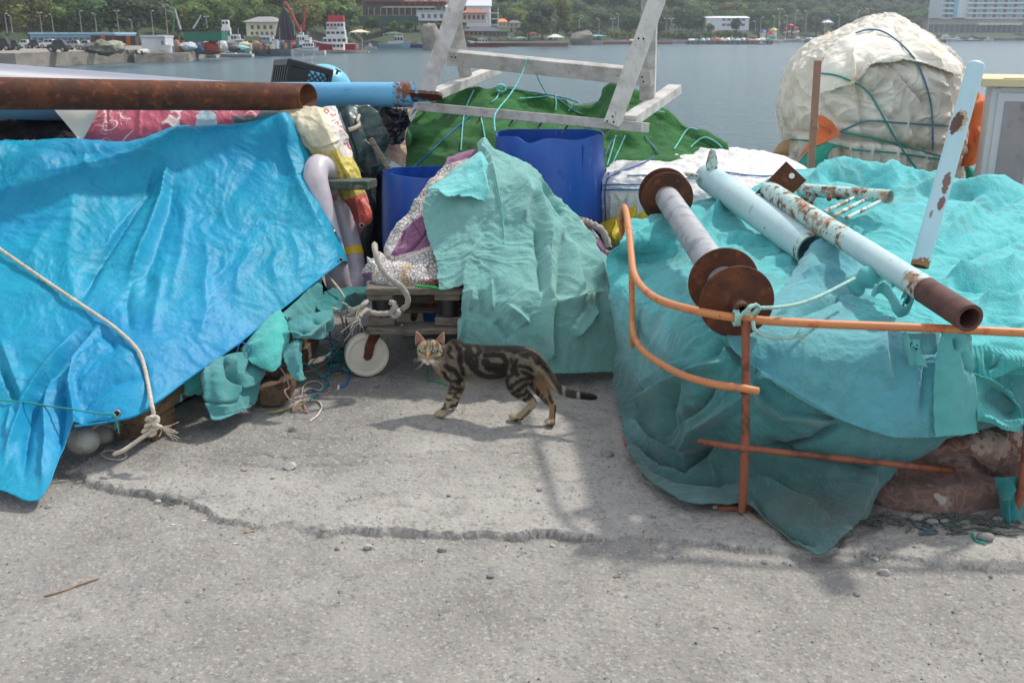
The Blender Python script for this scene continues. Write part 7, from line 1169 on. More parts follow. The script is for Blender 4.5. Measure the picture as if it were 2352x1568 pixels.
blend(sstep(1735, 1755, X_)*(Y_ > 960)*.95, lin(40, 34, 32)); blend(((Y_ > 1165)&(X_ > 1640))*.9, lin(36, 30, 28)); blend(((Y_ > 1108)&(X_ > 1330)&(X_ < 1480))*.85, lin(44, 38, 34)); blend(((X_+Y_*.9 > 2385)&(X_ > 1330)&(X_ < 1500)&(Y_ > 1010)&(Y_ < 1120))*.6, lin(60, 52, 46))
# head
hm = np.exp(-(np.maximum(((X_-440)/150)**2+((Y_-400)/170)**2-1, 0))*14)*(co[:, 1] < CPt(440, 400)[1]+.02)*(X_ < 600); blend(hm, (lin(154, 140, 116)*(1+.22*tick[:, None])))
blend(hm*sstep(.8, 1, -np.abs(X_-424)/60+1.5)*sstep(400, 440, Y_)*sstep(500, 470, Y_)*.7, lin(186, 140, 104))
blend(hm*np.exp(-(((X_-420)/68)**2+((Y_-520)/32)**2)**1.5)*1.1, lin(222, 210, 196)); blend(hm*np.exp(-(((X_-345)/26)**2+((Y_-470)/26)**2))*.4, lin(190, 172, 144))
for ex_ in (370, 492): blend(hm*np.exp(-((((X_-ex_)/40)**2+((Y_-404)/30)**2)**2))*.75, lin(208, 190, 160))
for pl, wd in (([(412, 300), (414, 345), (400, 375)], 5), ([(430, 295), (432, 350)], 4), ([(447, 300), (446, 350), (450, 370)], 5), ([(470, 310), (468, 350), (472, 385)], 5), ([(392, 320), (390, 385)], 4), ([(310, 405), (330, 392), (345, 400)], 4), ([(520, 400), (550, 408), (562, 425)], 4), ([(490, 465), (530, 470), (560, 455)], 4), ([(330, 455), (350, 470)], 3), ([(388, 418), (400, 450)], 4), ([(470, 415), (455, 445)], 4), ([(400, 285), (460, 285)], 9), ([(560, 320), (590, 400), (570, 460)], 9), ([(310, 330), (340, 300)], 3), ([(500, 480), (545, 500)], 4)):
    d, t, sg = polydist(X_+wx*.3, Y_+wy*.3, pl); blend(hm*sstep(wd+3.5, wd-2, d)*.85, DK)
# eye rims and ears
for ex_, ey_ in ((369, 405), (492, 408)):
    d = np.sqrt(((X_-ex_)/31)**2+((Y_-ey_)/21)**2); blend(hm*(np.abs(d-1) < .20)*.95, lin(26, 22, 20))
ear = (Y_ < 338)*((X_ < 392)|(X_ > 498))*(X_ < 610); blend(ear*1.0, lin(160, 132, 104)); 
for pl in ([(306, 222), (300, 260), (330, 322), (370, 300), (345, 250)], [(590, 228), (594, 270), (580, 322), (530, 305), (550, 262)]):
    k = in_poly(X_, Y_, [(pl[0][0], pl[0][1]), *pl[1:]]); cc = np.array(pl).mean(0); k = in_poly((X_-cc[0])*.86+cc[0], (Y_-cc[1])*.86+cc[1], pl); blend(k*.9, lin(188, 138, 128)*(1+.1*tick[:, None]))
mat('cat_fur', (.2, .2, .2), .85, attr='col', spec=.15, sheen=.1, bumps=[(420, .0012), (900, .0008)])
ob.data.materials.append(MATS['cat_fur']); setcol(ob, np.clip(col, .004, 1))
# short coat: fine hairs lying back along the body
me = ob.data; nrm = np.zeros(nv*3); me.vertices.foreach_get('normal', nrm); nrm = nrm.reshape(-1, 3); kk = np.random.default_rng(21)
idx = kk.integers(0, nv, 90000); p = co[idx]; n_ = nrm[idx]; cxx = X_[idx]; cyy = Y_[idx]
head_ = (cxx < 600)&(cyy < 560); flow = np.tile(np.array([.85, -.1, -.35]), (len(p), 1)); legs_ = (cyy > 700); flow[legs_] = [.1, 0, -1]
hcn = CPt(425, 470, -.12); rad_ = p-hcn; rad_ /= np.linalg.norm(rad_, axis=1)[:, None]; flow[head_] = rad_[head_]; tl_ = (cxx > 1640)&(cyy < 930); flow[tl_] = [.85, 0, -.45]
flow -= n_*(flow*n_).sum(1)[:, None]; flow /= np.maximum(np.linalg.norm(flow, axis=1), 1e-6)[:, None]
ln = np.where(head_, .0035, np.where(cyy > 850, .0042, .0100))*kk.uniform(.6, 1.25, len(p)); ln = np.where((cyy > 640)&(cyy < 760)&(cxx > 800)&(cxx < 1250), ln*1.6, ln); ln = np.where(((cxx > 1480)&(cxx < 1700)&(cyy > 600)&(cyy < 800)), ln*1.5, ln)
dirn = flow*.9+n_*.42+kk.normal(size=p.shape)*.16; dirn /= np.linalg.norm(dirn, axis=1)[:, None]
sd_ = np.cross(dirn, n_+kk.normal(size=p.shape)*.3); sd_ /= np.maximum(np.linalg.norm(sd_, axis=1), 1e-6)[:, None]; wdt = .00042
A = p-n_*.0006-sd_*wdt; B = p-n_*.0006+sd_*wdt; T3 = p+dirn*ln[:, None]; skipf = (np.hypot((cxx-369)/38, (cyy-405)/27) < 1) | (np.hypot((cxx-492)/38, (cyy-408)/27) < 1) | ((cxx > 385)&(cxx < 462)&(cyy > 470)&(cyy < 515)) | ((cyy < 335)&(cxx < 395))|((cyy < 335)&(cxx > 500)&(cxx < 600)); kq = ~skipf
VV = np.stack([A, B, T3], 1)[kq]; VV[..., 2] = np.maximum(VV[..., 2], .0015); nn = len(VV)
of = mk('coat', VV.reshape(-1, 3), [(3*i, 3*i+1, 3*i+2) for i in range(nn)], MATS['cat_fur'], CAT, False); hc_ = np.clip(col, .004, 1)[idx][kq]*kk.uniform(.6, 1.6, (nn, 1)); setcol(of, np.repeat(hc_, 3, 0)); of['kind'] = 'stuff'
# eyes, nose, whiskers
mat('cat_eye', srgb(134, 138, 92), .08, mottle=.15, mscale=300, coat=1.0); mat('cat_nose', srgb(170, 104, 84), .5, mottle=.1, mscale=200)
tree_co = co
def surf_pt(x, y, off=.0):
    k = np.hypot(X_-x, Y_-y) < 8; y_ = co[k][:, 1].min() if k.any() else 3.8; return np.array(P(*R3(x, y), y_-off))
for ex_, ey_ in ((370, 405), (491, 408)):
    c = surf_pt(ex_, ey_); r_ = 27/K3; o = MB().ball(c+np.array([0, .0058, 0]), (r_, .0085, r_*.66), 18, 24).build('eye', 'cat_eye', CAT)
    MB().ball(c+np.array([0, -.0022, 0]), (r_*.14, .0009, r_*.52), 10, 12).build('pupil', 'black', o); MB().ball(c+np.array([.0022, -.0030, .0022]), .0008, 6, 8).build('glint', mat('glint', (.9, .9, .9), .2), o) if False else None
c = surf_pt(421, 490); MB().ball(c+np.array([0, .002, 0]), (22/K3, .0055, 14/K3), 12, 16, lambda V: V*np.stack([1+.35*V[:, 2], 1+0*V[:, 0], 1+0*V[:, 0]], -1)).build('nose', 'cat_nose', CAT)
c = surf_pt(421, 517); MB().tube(smooth_path([surf_pt(395, 520, .0004), surf_pt(410, 523, .0006), c+np.array([0, -.0004, .001]), surf_pt(434, 523, .0006), surf_pt(450, 518, .0004)], n=5), .0007, 5).build('mouth', mat('mouth', srgb(70, 50, 44), .8), CAT)
m = MB(); kk = np.random.default_rng(5)
for s, x0_, ends in ((-1, 392, [(262, 490), (268, 510), (280, 480), (290, 600), (305, 606), (330, 600), (345, 590), (270, 525)]), (1, 452, [(590, 505), (600, 545), (585, 575), (560, 600), (545, 590), (620, 520), (525, 580), (500, 560)])):
    for k, (ex_, ey_) in enumerate(ends):
        a = surf_pt(x0_+kk.uniform(-10, 10), 500+kk.uniform(-8, 10), .0005); e = CPt(ex_, ey_, -.125+kk.uniform(-.01, .02)); md_ = (a+e)/2+np.array([0, -.006, .005]); p = smooth_path([a, md_, e], n=8); m.tube(p, np.linspace(.00042, .00014, len(p)), 4)
m.build('whiskers', mat('whisker', (.75, .73, .7), .4), CAT)
# ================================================================== far harbour
def yw(v, z=WATER_Z): return G(1176, v, z)[1]
def X(u, y, z=0): return (u-1176)/F*(y*CP-(z-CAM_H)*SP)
def Zz(v, y): return P(1176, v, y)[2]
_mc = {}
def pm(c, r=.6, **k):
    if c not in _mc: _mc[c] = mat('paint_%d_%d_%d' % c, srgb(*c), r, mottle=.07, mscale=1.2, **k)
    return _mc[c]
FG = -.26
# land behind the water, quays
mat('far_ground', (.24, .23, .21), .9, mottle=.2, mscale=.2)
shore = [(-900, 122), (300, 128), (440, 126), (600, 122), (700, 118), (830, 111), (1000, 108), (1140, 106), (1300, 103), (1600, 99.5), (1900, 97), (2150, 94), (2400, 92), (3000, 91)]
sp = [G(u, v, WATER_Z)[:2] for u, v in shore]; poly = [tuple(p) for p in sp]+[(1800, 1600), (-900, 1600)]
tag(MB().prism(poly, -3, -.62).build('far_shore', 'far_ground', smooth=False), kind='structure')
qp = [G(u, v, FG)[:2] for u, v in ((-1100, 128), (34, 122.5), (200, 117.5), (308, 114.5))]; qp += [(qp[-1][0]+4, 175), (-300, 175)]
oq_ = MB().prism(qp, -3, FG).build('far_quay', mat('quay_old', (.26, .235, .2), .9, layers=[((.10, .08, .06), .35, .5, .75, (1, 1, 3)), ((.38, .36, .33), .8, .6, .7)], mottle=.25, mscale=.5), smooth=False); tag(oq_, kind='structure')
q2 = [(X(306, 122), 122), (X(432, 128), 128), (X(432, 150), 160), (X(300, 150), 160)]; tag(MB().prism(q2, -3, -.66).build('far_quay', 'quay_old', smooth=False), kind='structure')
# wooded hill behind everything
dist = lambda u: float(np.interp(u, [-400, 300, 700, 1100, 1600, 2100, 2700], [175, 185, 225, 310, 430, 600, 680]))
hr = [0, 25, 70, 160, 400]; hz_ = [-.6, 2.5, 16, 40, 70]; us = np.linspace(-900, 3200, 60); V = []
for k, (dr_, z) in enumerate(zip(hr, hz_)):
    for u in us: y = dist(u)*(1+.0)+dr_*(.7+dist(u)/500)+6; V.append((X(u, y), y, z+(1.8*math.sin(u*.02)+1.2*math.sin(u*.057+k))*(k > 0)))
n = len(us); tag(mk('hillside', V, [(i*n+j, i*n+j+1, (i+1)*n+j+1, (i+1)*n+j) for i in range(len(hr)-1) for j in range(n-1)], mat('hill', (.032, .055, .018), .95, mottle=.4, mscale=.3), org=(0, 0, 0)), kind='structure')
# ---- trees
def crown(seed, H, m, dens=2600, loose=.0, wide=1.0):
    k = np.random.default_rng(seed); nb = 34; c = k.normal(size=(nb, 3)); c /= np.linalg.norm(c, axis=1)[:, None]; c *= (k.uniform(.25, 1, nb)**.5)[:, None]; c = c*np.array([.34*wide, .34*wide, .30])*H+np.array([0, 0, .62*H]); r = k.uniform(.10, .19, nb)*H
    b = k.integers(0, nb, dens); d = k.normal(size=(dens, 3)); d /= np.linalg.norm(d, axis=1)[:, None]; d[:, 2] = np.where(k.uniform(size=dens) < .6, np.abs(d[:, 2]), d[:, 2]); p = c[b]+d*r[b][:, None]*k.uniform(.65, 1.08+loose, (dens, 1))
    s = H*k.uniform(.018, .036, dens); t1 = k.normal(size=(dens, 3)); t1 -= d*(t1*d).sum(1)[:, None]*.7; t1 /= np.linalg.norm(t1, axis=1)[:, None]; t2 = np.cross(d, t1)
    V = np.stack([p-t1*s[:, None], p+t2*s[:, None]*.8, p+t1*s[:, None], p-t2*s[:, None]*.8+d*s[:, None]*.4], 1).reshape(-1, 3); f = [(4*i, 4*i+1, 4*i+2, 4*i+3) for i in range(dens)]
    cc = k.uniform(.6, 1.45, (nb, 1))[b]*k.uniform(.7, 1.3, (dens, 1)); return V, f, np.repeat(cc*np.array(m)[None], 4, 0)
mat('leaf', (.05, .08, .02), .7, attr='col', trans=.42, spec=.3); mat('bark', (.10, .08, .06), .9)
TK = [((.135, .215, .060), 'bushy mid-green tree on the wooded hillside behind the harbour', 'broadleaf_tree'), ((.088, .155, .058), 'dark green dense tree on the wooded hillside behind the harbour', 'dense_tree'), ((.20, .22, .06), 'yellowish green tree on the wooded hillside behind the harbour', 'light_tree'), ((.115, .15, .085), 'greyish green tree on the wooded hillside behind the harbour', 'grey_green_tree')]
protos = []
for i in range(8):
    cm, lab, nm = TK[i % 4]; t = thing(nm, lab, 'tree', (0, 0, 0), 'trees on the far wooded hillside')
    V, f, cc = crown(40+i, 8.0, cm, 4600, .15 if i % 4 == 2 else 0, (1.0, 1.15, .9, 1.05)[i % 4]); o = mk('crown', V, f, MATS['leaf'], t, False); setcol(o, cc)
    m = MB(); m.tube([(0, 0, 0), (.05, 0, 2), (0, .05, 4.5)], [.22, .17, .09], 7)
    for a in range(4): m.tube([(0, 0, 2.6+.4*a), (1.2*math.cos(a*1.7), 1.2*math.sin(a*1.7), 4.4+.3*a)], [.09, .04], 5)
    m.build('trunk', 'bark', t); protos.append(t)
LM = [(-500, 'far left behind the black car'), (60, 'above the apartment block at the left'), (160, 'behind the pale blue market hall'), (270, 'behind the net rack'), (340, 'above the white container'), (410, 'behind the pale crane booms'), (500, 'left of the cream house'), (570, 'behind the cream house'), (650, 'behind the hoisted purple net'), (740, 'above the red ship'), (830, 'around the terraced restaurant'), (950, 'behind the white annex'), (1040, 'around the tall white house'), (1170, 'behind the red parasol'), (1290, 'above the brown rock'), (1370, 'left of the right front trestle leg'), (1480, 'above the long low white hall'), (1620, 'behind the two-storey white building'), (1730, 'above the fairground'), (1850, 'above the left half of the canvas bale'), (1980, 'above the right half of the canvas bale'), (2100, 'left of the hotel'), (2190, 'behind the hotel')]
def tlab(kind, u, row, H):
    w_ = [b for a, b in LM if a <= u][-1]; k = ('mid-green', 'dark green', 'yellowish green', 'greyish green')[kind % 4]
    return '%s %s tree %s %s' % ('big' if H > 9.6 else 'small' if H < 8 else 'bushy', k, ('foremost', 'low', 'midslope', 'high', 'upper', 'topmost')[row], w_)
used = set(); kq = np.random.default_rng(77)
def put_tree(i, x, y, z, s, lab=None, grp=None, w_=1.0):
    if i not in used: used.add(i); o = protos[i]; o.location = (x, y, z); o.scale = (s*w_, s*w_, s)
    else: o = copy_tree(protos[i], None, (x, y, z), None, (s*w_, s*w_, s))
    o.rotation_euler = (0, 0, kq.uniform(0, 6.3))
    if lab: o['label'] = lab; o['group'] = grp or 'trees on the far shore'
    return o
for row in range(6):
    u = -160+row*17
    while u < 2560:
        D = dist(u); y = D+(12+24*row)*(.55+D/700)+kq.uniform(-3, 3); zg = float(np.interp(row, [0, 1, 2, 3, 4, 5], [-.3, 2.2, 6.0, 10.5, 15.5, 21])) if u > 1150 else float(np.interp(row, [0, 1, 2, 3, 4, 5], [-.4, 2.0, 4.5, 8, 12, 16]))
        if Zz(-6, y) < zg+.3: u += 60; continue
        H = kq.uniform(7.0, 10.5)*(1+.45*(u > 1400)); kind = int(kq.choice([0, 1, 2, 3, 4, 5, 6, 7])) if u < 1350 else int(kq.choice([1, 5, 1, 5, 3, 7, 0, 2]))
        if not (row == 0 and (815 < u < 1170 or u > 2100)): put_tree(kind, X(u, y), y, zg, H/8.0, tlab(kind, u, row, H), 'trees on the far wooded hillside', kq.uniform(1.25, 1.6))
        u += H*(1.08 if u > 1150 else .80)*F/y*kq.uniform(.8, 1.15)
for (u, vb, vt, y, k, lab) in ((855, 78, 40, 215, 1, 'rounded dark tree left of the outdoor restaurant tents'), (905, 74, 50, 215, 0, 'bushy green tree below the restaurant terrace'), (940, 76, 48, 218, 5, 'tree standing left of the grey rock'), (1245, 92, 12, 300, 7, 'tall pale green poplar-like tree behind the promenade'), (1280, 90, 0, 320, 2, 'tall yellow-green tree beside the pale poplar-like tree'), (1300, 86, 56, 318, 6, 'small yellow-green shrub left of the brown rock'), (1630, 80, 55, 395, 0, 'little tree at the corner of the two-storey white building'), (1690, 78, 46, 395, 3, 'little tree in front of the white building windows')):
    z0 = Zz(vb, y); put_tree(k, X(u, y), y, z0, (Zz(vt, y)-z0)/7.4, lab)
for i in range(26):
    u = 1365+i*14+kq.uniform(-4, 4); y = 360+i*3; z0 = -.5; put_tree(int(kq.choice([2, 6, 0])), X(u, y), y, z0, kq.uniform(.32, .5), 'small young tree planted in the row along the promenade', 'young trees along the promenade')
by = {}
for o in list(C.objects):
    if o.get('category') == 'tree': by.setdefault(o['label'], []).append(o)
ORD = 'first second third fourth fifth sixth seventh eighth ninth tenth eleventh twelfth thirteenth fourteenth fifteenth sixteenth seventeenth eighteenth nineteenth twentieth twenty-first twenty-second twenty-third twenty-fourth twenty-fifth twenty-sixth'.split()
for lb, os_ in by.items():
    if len(os_) > 1:
        os_.sort(key=lambda o: o.location.x/o.location.y)
        for i, o in enumerate(os_): o['label'] = ('%s young tree from the left in the row along the promenade' % ORD[i]) if 'young' in lb or 'small young' in lb else lb
# ---- buildings
def bbx(nm, u0, u1, v0, v1, y, dp, m, par, z_=0, dy=0):
    z1, z0 = Zz(v0, y), Zz(v1, y); x0, x1 = X(u0, y), X(u1, y); return MB().box(((x0+x1)/2, y+dp/2+dy, (z0+z1)/2), (x1-x0, dp, z1-z0)).build(nm, m, par, smooth=False)
def building(nm, lab, u0, u1, v0, v1, y, dp, wall, wins=(), roof=None, cat='building', group=None):
    """wins: (ncols, nrows, uu0, uu1, vv0, vv1, fillw, fillh, colour)"""
    b = thing(nm, lab, cat, (X((u0+u1)/2, y), y, Zz(v1, y)), group); bbx('wall', u0, u1, v0, v1, y, dp, pm(wall), b)
    for (nc, nr, a0, a1, b0, b1, fw, fh, c_) in wins:
        for i in range(nc):
            for j in range(nr):
                uu = a0+(a1-a0)*(i+.5)/nc; vv = b0+(b1-b0)*(j+.5)/nr; w_ = (a1-a0)/nc*fw/2; h_ = (b1-b0)/nr*fh/2
                f_ = bbx('window', uu-w_, uu+w_, vv-h_, vv+h_, y, .10, pm(c_, .25), b, dy=-.085)
    if roof:
        kind, c_, hv, ov = roof; x0, x1 = X(u0-ov, y), X(u1+ov, y); z1 = Zz(v0, y)+.01; z2 = Zz(v0-hv, y); ya, yb_ = y-ov*.15-.2, y+dp+.3; m = MB(); ins = (x1-x0)*(.28 if kind == 'hip' else 0); ym = (ya+yb_)/2
        if kind == 'flat': m.box(((x0+x1)/2, ym, z1+.12), (x1-x0, yb_-ya, .24))
        else: m.add([(x0, ya, z1), (x1, ya, z1), (x1, yb_, z1), (x0, yb_, z1), (x0+ins, ym, z2), (x1-ins, ym, z2)], [(0, 1, 5, 4), (1, 2, 5), (2, 3, 4, 5), (3, 0, 4), (3, 2, 1, 0)])
        m.build('roof', pm(c_, .8), b, smooth=False)
    return b
building('apartment_block', 'pale grey apartment block high up among the trees at the top left', 53, 154, -40, 21, 215, 10, (176, 178, 180), [(6, 1, 56, 150, -10, 2, .5, .5, (80, 86, 96)), (6, 1, 56, 150, 4, 18, .5, .5, (80, 86, 96))])
building('market_hall', 'long low pale blue building behind the parked cars', 72, 268, 79, 95, 150, 8, (120, 160, 185), [(14, 1, 76, 264, 86, 94, .7, .8, (70, 80, 90))], ('flat', (150, 190, 210), 2, 1))
building('container', 'white shipping container standing on the second quay', 326, 365, 86, 119, 127, 3, (205, 210, 212), (), ('flat', (190, 195, 198), 1, .3), 'container'); building('shed', 'small white cabin beside the white container', 364, 381, 87, 117, 126.5, 3, (190, 195, 198), [(1, 1, 372, 376, 94, 104, 1, 1, (110, 115, 120))], ('flat', (180, 184, 188), 1, .5), 'shed')
building('house', 'cream house with a grey hipped roof above the boats', 568, 637, 51, 84, 205, 9, (206, 202, 176), [(4, 1, 575, 632, 58, 68, .45, .9, (70, 76, 80)), (5, 1, 575, 632, 73, 81, .5, .9, (90, 92, 92))], ('hip', (132, 132, 134), 13, 6), 'house')
building('apartment_block', 'white windowless block end between the trees at the top', 541, 600, -40, 27, 245, 9, (200, 208, 218), ())
b = building('restaurant', 'dark terraced restaurant with lit awnings and red signs on the slope', 836, 1026, -12, 36, 262, 12, (92, 80, 76), [(9, 1, 842, 1020, 19, 33, .75, .8, (46, 44, 46)), (7, 1, 930, 1022, 6, 13, .7, .9, (50, 44, 44))], ('flat', (150, 60, 56), 2, 2))
for (a0, a1, vv, c_) in ((925, 1022, 4, (186, 40, 44)), (840, 925, 3, (120, 60, 60)), (830, 958, 36, (120, 110, 104)), (880, 1000, 16.5, (196, 180, 160))): bbx('awning', a0, a1, vv-1.2, vv+1.4, 260.3, 1.8, pm(c_), b)
for k in range(14): bbx('post', 834+k*14, 835+k*14, 17, 36, 260, .3, pm((190, 186, 180)), b)
for (x0_, txt, w_) in ((932, 'CLASS', 0), (945, 'RESTAURANT', 0), (978, 'CAFE', 0), (995, 'RESTAURANT', 0)):
    cu = bpy.data.curves.new('lettering', 'FONT'); cu.body = txt; cu.size = 1.05; cu.extrude = .02; o = bpy.data.objects.new('lettering', cu); C.objects.link(o); dg = bpy.context.evaluated_depsgraph_get(); me = bpy.data.meshes.new_from_object(o.evaluated_get(dg)); bpy.data.objects.remove(o); vv_ = np.array([v_.co[:] for v_ in me.vertices]); x_ = X(x0_, 260); z_ = Zz(3.2, 260)
    mk('lettering', np.stack([x_+vv_[:, 0], 261.8-1.9+vv_[:, 2]-.1, z_+vv_[:, 1]], -1), [tuple(p.vertices) for p in me.polygons], pm((235, 230, 225)), b, False)
building('restaurant', 'white two-storey restaurant annex with a glass-railed terrace', 958, 1028, 26, 48, 250, 9, (205, 207, 210), [(4, 1, 966, 1022, 31, 44, .5, .7, (90, 96, 100))], ('flat', (170, 172, 174), 1, 1))
building('wall', 'long dark green fence wall below the restaurant terrace', 827, 962, 38, 59, 248, .5, (28, 72, 58), (), None, 'wall')
b = building('house', 'tall white house with a gabled front and side balconies', 1072, 1126, 14, 62, 315, 10, (214, 218, 222), [(2, 1, 1085, 1110, 20, 30, .4, .8, (80, 70, 64)), (1, 1, 1112, 1120, 33, 44, .8, .8, (90, 90, 90))], ('gable', (196, 198, 202), 15, 3), 'house')
for vv in (17, 31, 45): bbx('balcony', 1124, 1146, vv+12, vv+13.5, 314, 4, pm((214, 216, 218)), b); bbx('post', 1143.5, 1145, vv, vv+12, 314, .4, pm((214, 216, 218)), b)
building('house', 'long house with a terracotta roof in front of the tall white one', 1060, 1117, 30, 52, 300, 7, (196, 186, 176), [(5, 1, 1063, 1115, 34, 46, .6, .8, (96, 66, 54))], ('hip', (158, 92, 72), 9, 4), 'house')
building('house', 'small house with an orange roof right of the tall white house', 1143, 1165, 51, 62, 330, 6, (190, 180, 168), [(2, 1, 1146, 1162, 54, 59, .4, .8, (90, 80, 76))], ('hip', (206, 130, 92), 8, 2), 'house'); building('house', 'small house with a grey hipped roof among the trees', 1168, 1195, 53, 64, 340, 6, (170, 160, 150), [(2, 1, 1171, 1190, 56, 61, .4, .8, (80, 76, 76))], ('hip', (110, 106, 108), 6, 2), 'house')
building('restaurant', 'low timber restaurant with a dark slate roof by the water', 1064, 1150, 72, 84, 290, 9, (146, 122, 100), [(8, 1, 1068, 1148, 73, 81, .6, .8, (70, 60, 54))], ('hip', (78, 80, 88), 11, 5)); building('restaurant', 'flat green-roofed restaurant annex right of the slate roof', 1120, 1168, 75, 86, 284, 6, (120, 110, 100), [(5, 1, 1123, 1166, 77, 83, .6, .8, (60, 60, 60))], ('flat', (66, 100, 108), 1, 2))
building('hall', 'long low white building with open bays right of the trestle', 1500, 1632, 56, 80, 440, 12, (200, 206, 210), [(15, 2, 1503, 1630, 58, 79, .72, .72, (96, 106, 116))], ('flat', (205, 208, 210), 1, 1)); building('school', 'two-storey white building with a shallow gabled roof and ribbon windows', 1620, 1718, 42, 70, 430, 14, (208, 212, 214), [(5, 1, 1655, 1710, 42, 49, .75, .8, (100, 112, 126)), (5, 1, 1655, 1710, 54, 61, .75, .8, (100, 112, 126))], ('gable', (205, 208, 210), 5, 2))
b = building('hotel', 'big white and blue hotel with rows of balconies at the top right', 2157, 2420, -30, 42, 610, 20, (196, 208, 216), (), None, 'hotel')
for j in range(5):
    vv = -14+j*11.7
    for (a0, a1, nc) in ((2158, 2182, 2), (2214, 2420, 9)):
        bbx('balcony', a0, a1, vv+8.5, vv+11, 607.5, 2.4, pm((216, 222, 226)), b)
        for i in range(nc*2): uu = a0+(a1-a0)*(i+.5)/(nc*2); bbx('window', uu-4, uu+4, vv+1, vv+8, 609.7, .2, pm((96, 120, 136) if i % 2 else (130, 188, 204)), b)
bbx('blue_panel', 2183, 2192, -20, 40, 609.6, .3, pm((110, 180, 205)), b)
building('hotel_podium', 'long hotel podium with glass front and pale awnings below the blue hotel', 2128, 2420, 47, 77, 590, 14, (150, 150, 142), [(24, 1, 2130, 2418, 56, 76, .85, .95, (70, 84, 90))], ('flat', (176, 166, 142), 1, 3))
for k in range(4): bbx('awning', 2245+k*26, 2266+k*26, 53, 58, 585, 3, pm((206, 206, 196)), b)
# rocks
for (u0, u1, vt, vb, y, lab) in ((964, 1012, 47, 90, 222, 'tall pale grey rock rising beside the restaurant'), (1310, 1363, 64, 91, 330, 'broad brown rock by the promenade')):
    c = (X((u0+u1)/2, y), y+3, Zz(vb, y)); V = rock((0, 0, 0), 1, u0, 1); a = np.concatenate(V.v); a += .12*fbm(a*2, 3)[:, None]*a; a = a*np.array([(X(u1, y)-X(u0, y))/2*1.1, 4, Zz(vt, y)-Zz(vb, y)])+np.array(c); V.v = [a]; tag(V.build('rock', mat('rock%d' % u0, (.26, .24, .2), .95, mottle=.35, mscale=.5, layers=[((.06, .09, .03), .35, .58, .66)], bumps=[(1.2, .3)])), lab, 'rock')
# ---- cars on the quay
def car(u0, u1, vb, h, colr, lab, van=0):
    y = G(1176, vb, FG)[1]+.9; L_ = X(u1, y)-X(u0, y); Hh = h/F*y; x0 = X(u0, y); r_ = Hh*.22; z0 = FG; t = thing('parked_car', lab, 'car', ((X(u0, y)+X(u1, y))/2, y, FG), 'cars parked on the far quay')
    W = L_*.42; lo = [(0, .2), (.0, .52), (.04, .58), (.25, .64), (.30, .64), (.92, .62), (.98, .55), (1, .2)]; hi = [(.24, .63), (.36, .97), (.44, 1), (.80 if not van else .93, .98), (.93, .62)]
    for nm, pr, m_, wy in (('body', lo, pm(colr, .3), W), ('cabin', hi, pm(colr, .3), W*.84)):
        pts = [(x0+a*L_, z0+b_*Hh) for a, b_ in pr]; n = len(pts); V = [(a, y-wy/2+W/2-W/2, b_) for a, b_ in pts]+[(a, y+wy/2, b_) for a, b_ in pts]; MB().add(V, [tuple(range(n)), tuple(range(n, 2*n))[::-1]]+[(i, i+n, (i+1) % n+n, (i+1) % n) for i in range(n)]).build(nm, m_, t, False)
    gl = [(.30, .67), (.385, .93), (.56, .94), (.56, .67)]; gl2 = [(.59, .67), (.59, .94), (.78, .93), (.86, .67)]
    for g in (gl, gl2):
        for yy in (y-W*.42-.012, y+W*.42+.012): V = [(x0+a*L_, yy, z0+b_*Hh) for a, b_ in g]; o = mk('side_window', V, [(0, 1, 2, 3)], pm((32, 38, 44), .15), t, False); md = o.modifiers.new('thickness', 'SOLIDIFY'); md.thickness = .01
    for a in (.19, .80):
        for yy in (y-W/2, y+W/2-.12): w_ = MB().lathe((x0+a*L_, yy-.02, z0+r_), (x0+a*L_, yy+.14, z0+r_), [(0, .001), (0, r_), (1, r_), (1, .001)], 16).build('wheel', pm((24, 24, 26)), t); MB().lathe((x0+a*L_, yy-.03, z0+r_), (x0+a*L_, yy-.01, z0+r_), [(0, .001), (0, r_*.6), (1, r_*.6)], 12).build('rim', pm((150, 152, 156), .3), w_)
    for yy in (y-W*.3, y+W*.3): MB().ball((x0+L_*.005, yy, z0+Hh*.48), (.04, .12, .06), 6, 8).build('headlight', pm((220, 220, 215), .2), t)
for a in ((112, 157, 120, 26, (52, 56, 66), 'dark grey hatchback parked nearest the quay edge', 0), (93, 132, 112, 20, (206, 210, 214), 'white saloon parked behind the dark grey hatchback', 0), (66, 92, 112, 19, (46, 54, 62), 'small dark car between two white cars', 0), (42, 68, 112, 19, (200, 202, 206), 'white van left of the small dark car', 1), (-8, 24, 117, 27, (30, 32, 40), 'black car at the left border', 0), (22, 44, 116, 22, (40, 44, 50), 'dark car just right of the black car at the left border', 0), (157, 186, 115, 21, (160, 158, 150), 'beige-silver car right of the dark grey hatchback', 0), (183, 208, 116, 22, (176, 180, 186), 'silver estate car beside the heap of nets', 1), (78, 98, 105, 12, (60, 66, 76), 'half-hidden car far back on the left quay', 0)): car(*a)
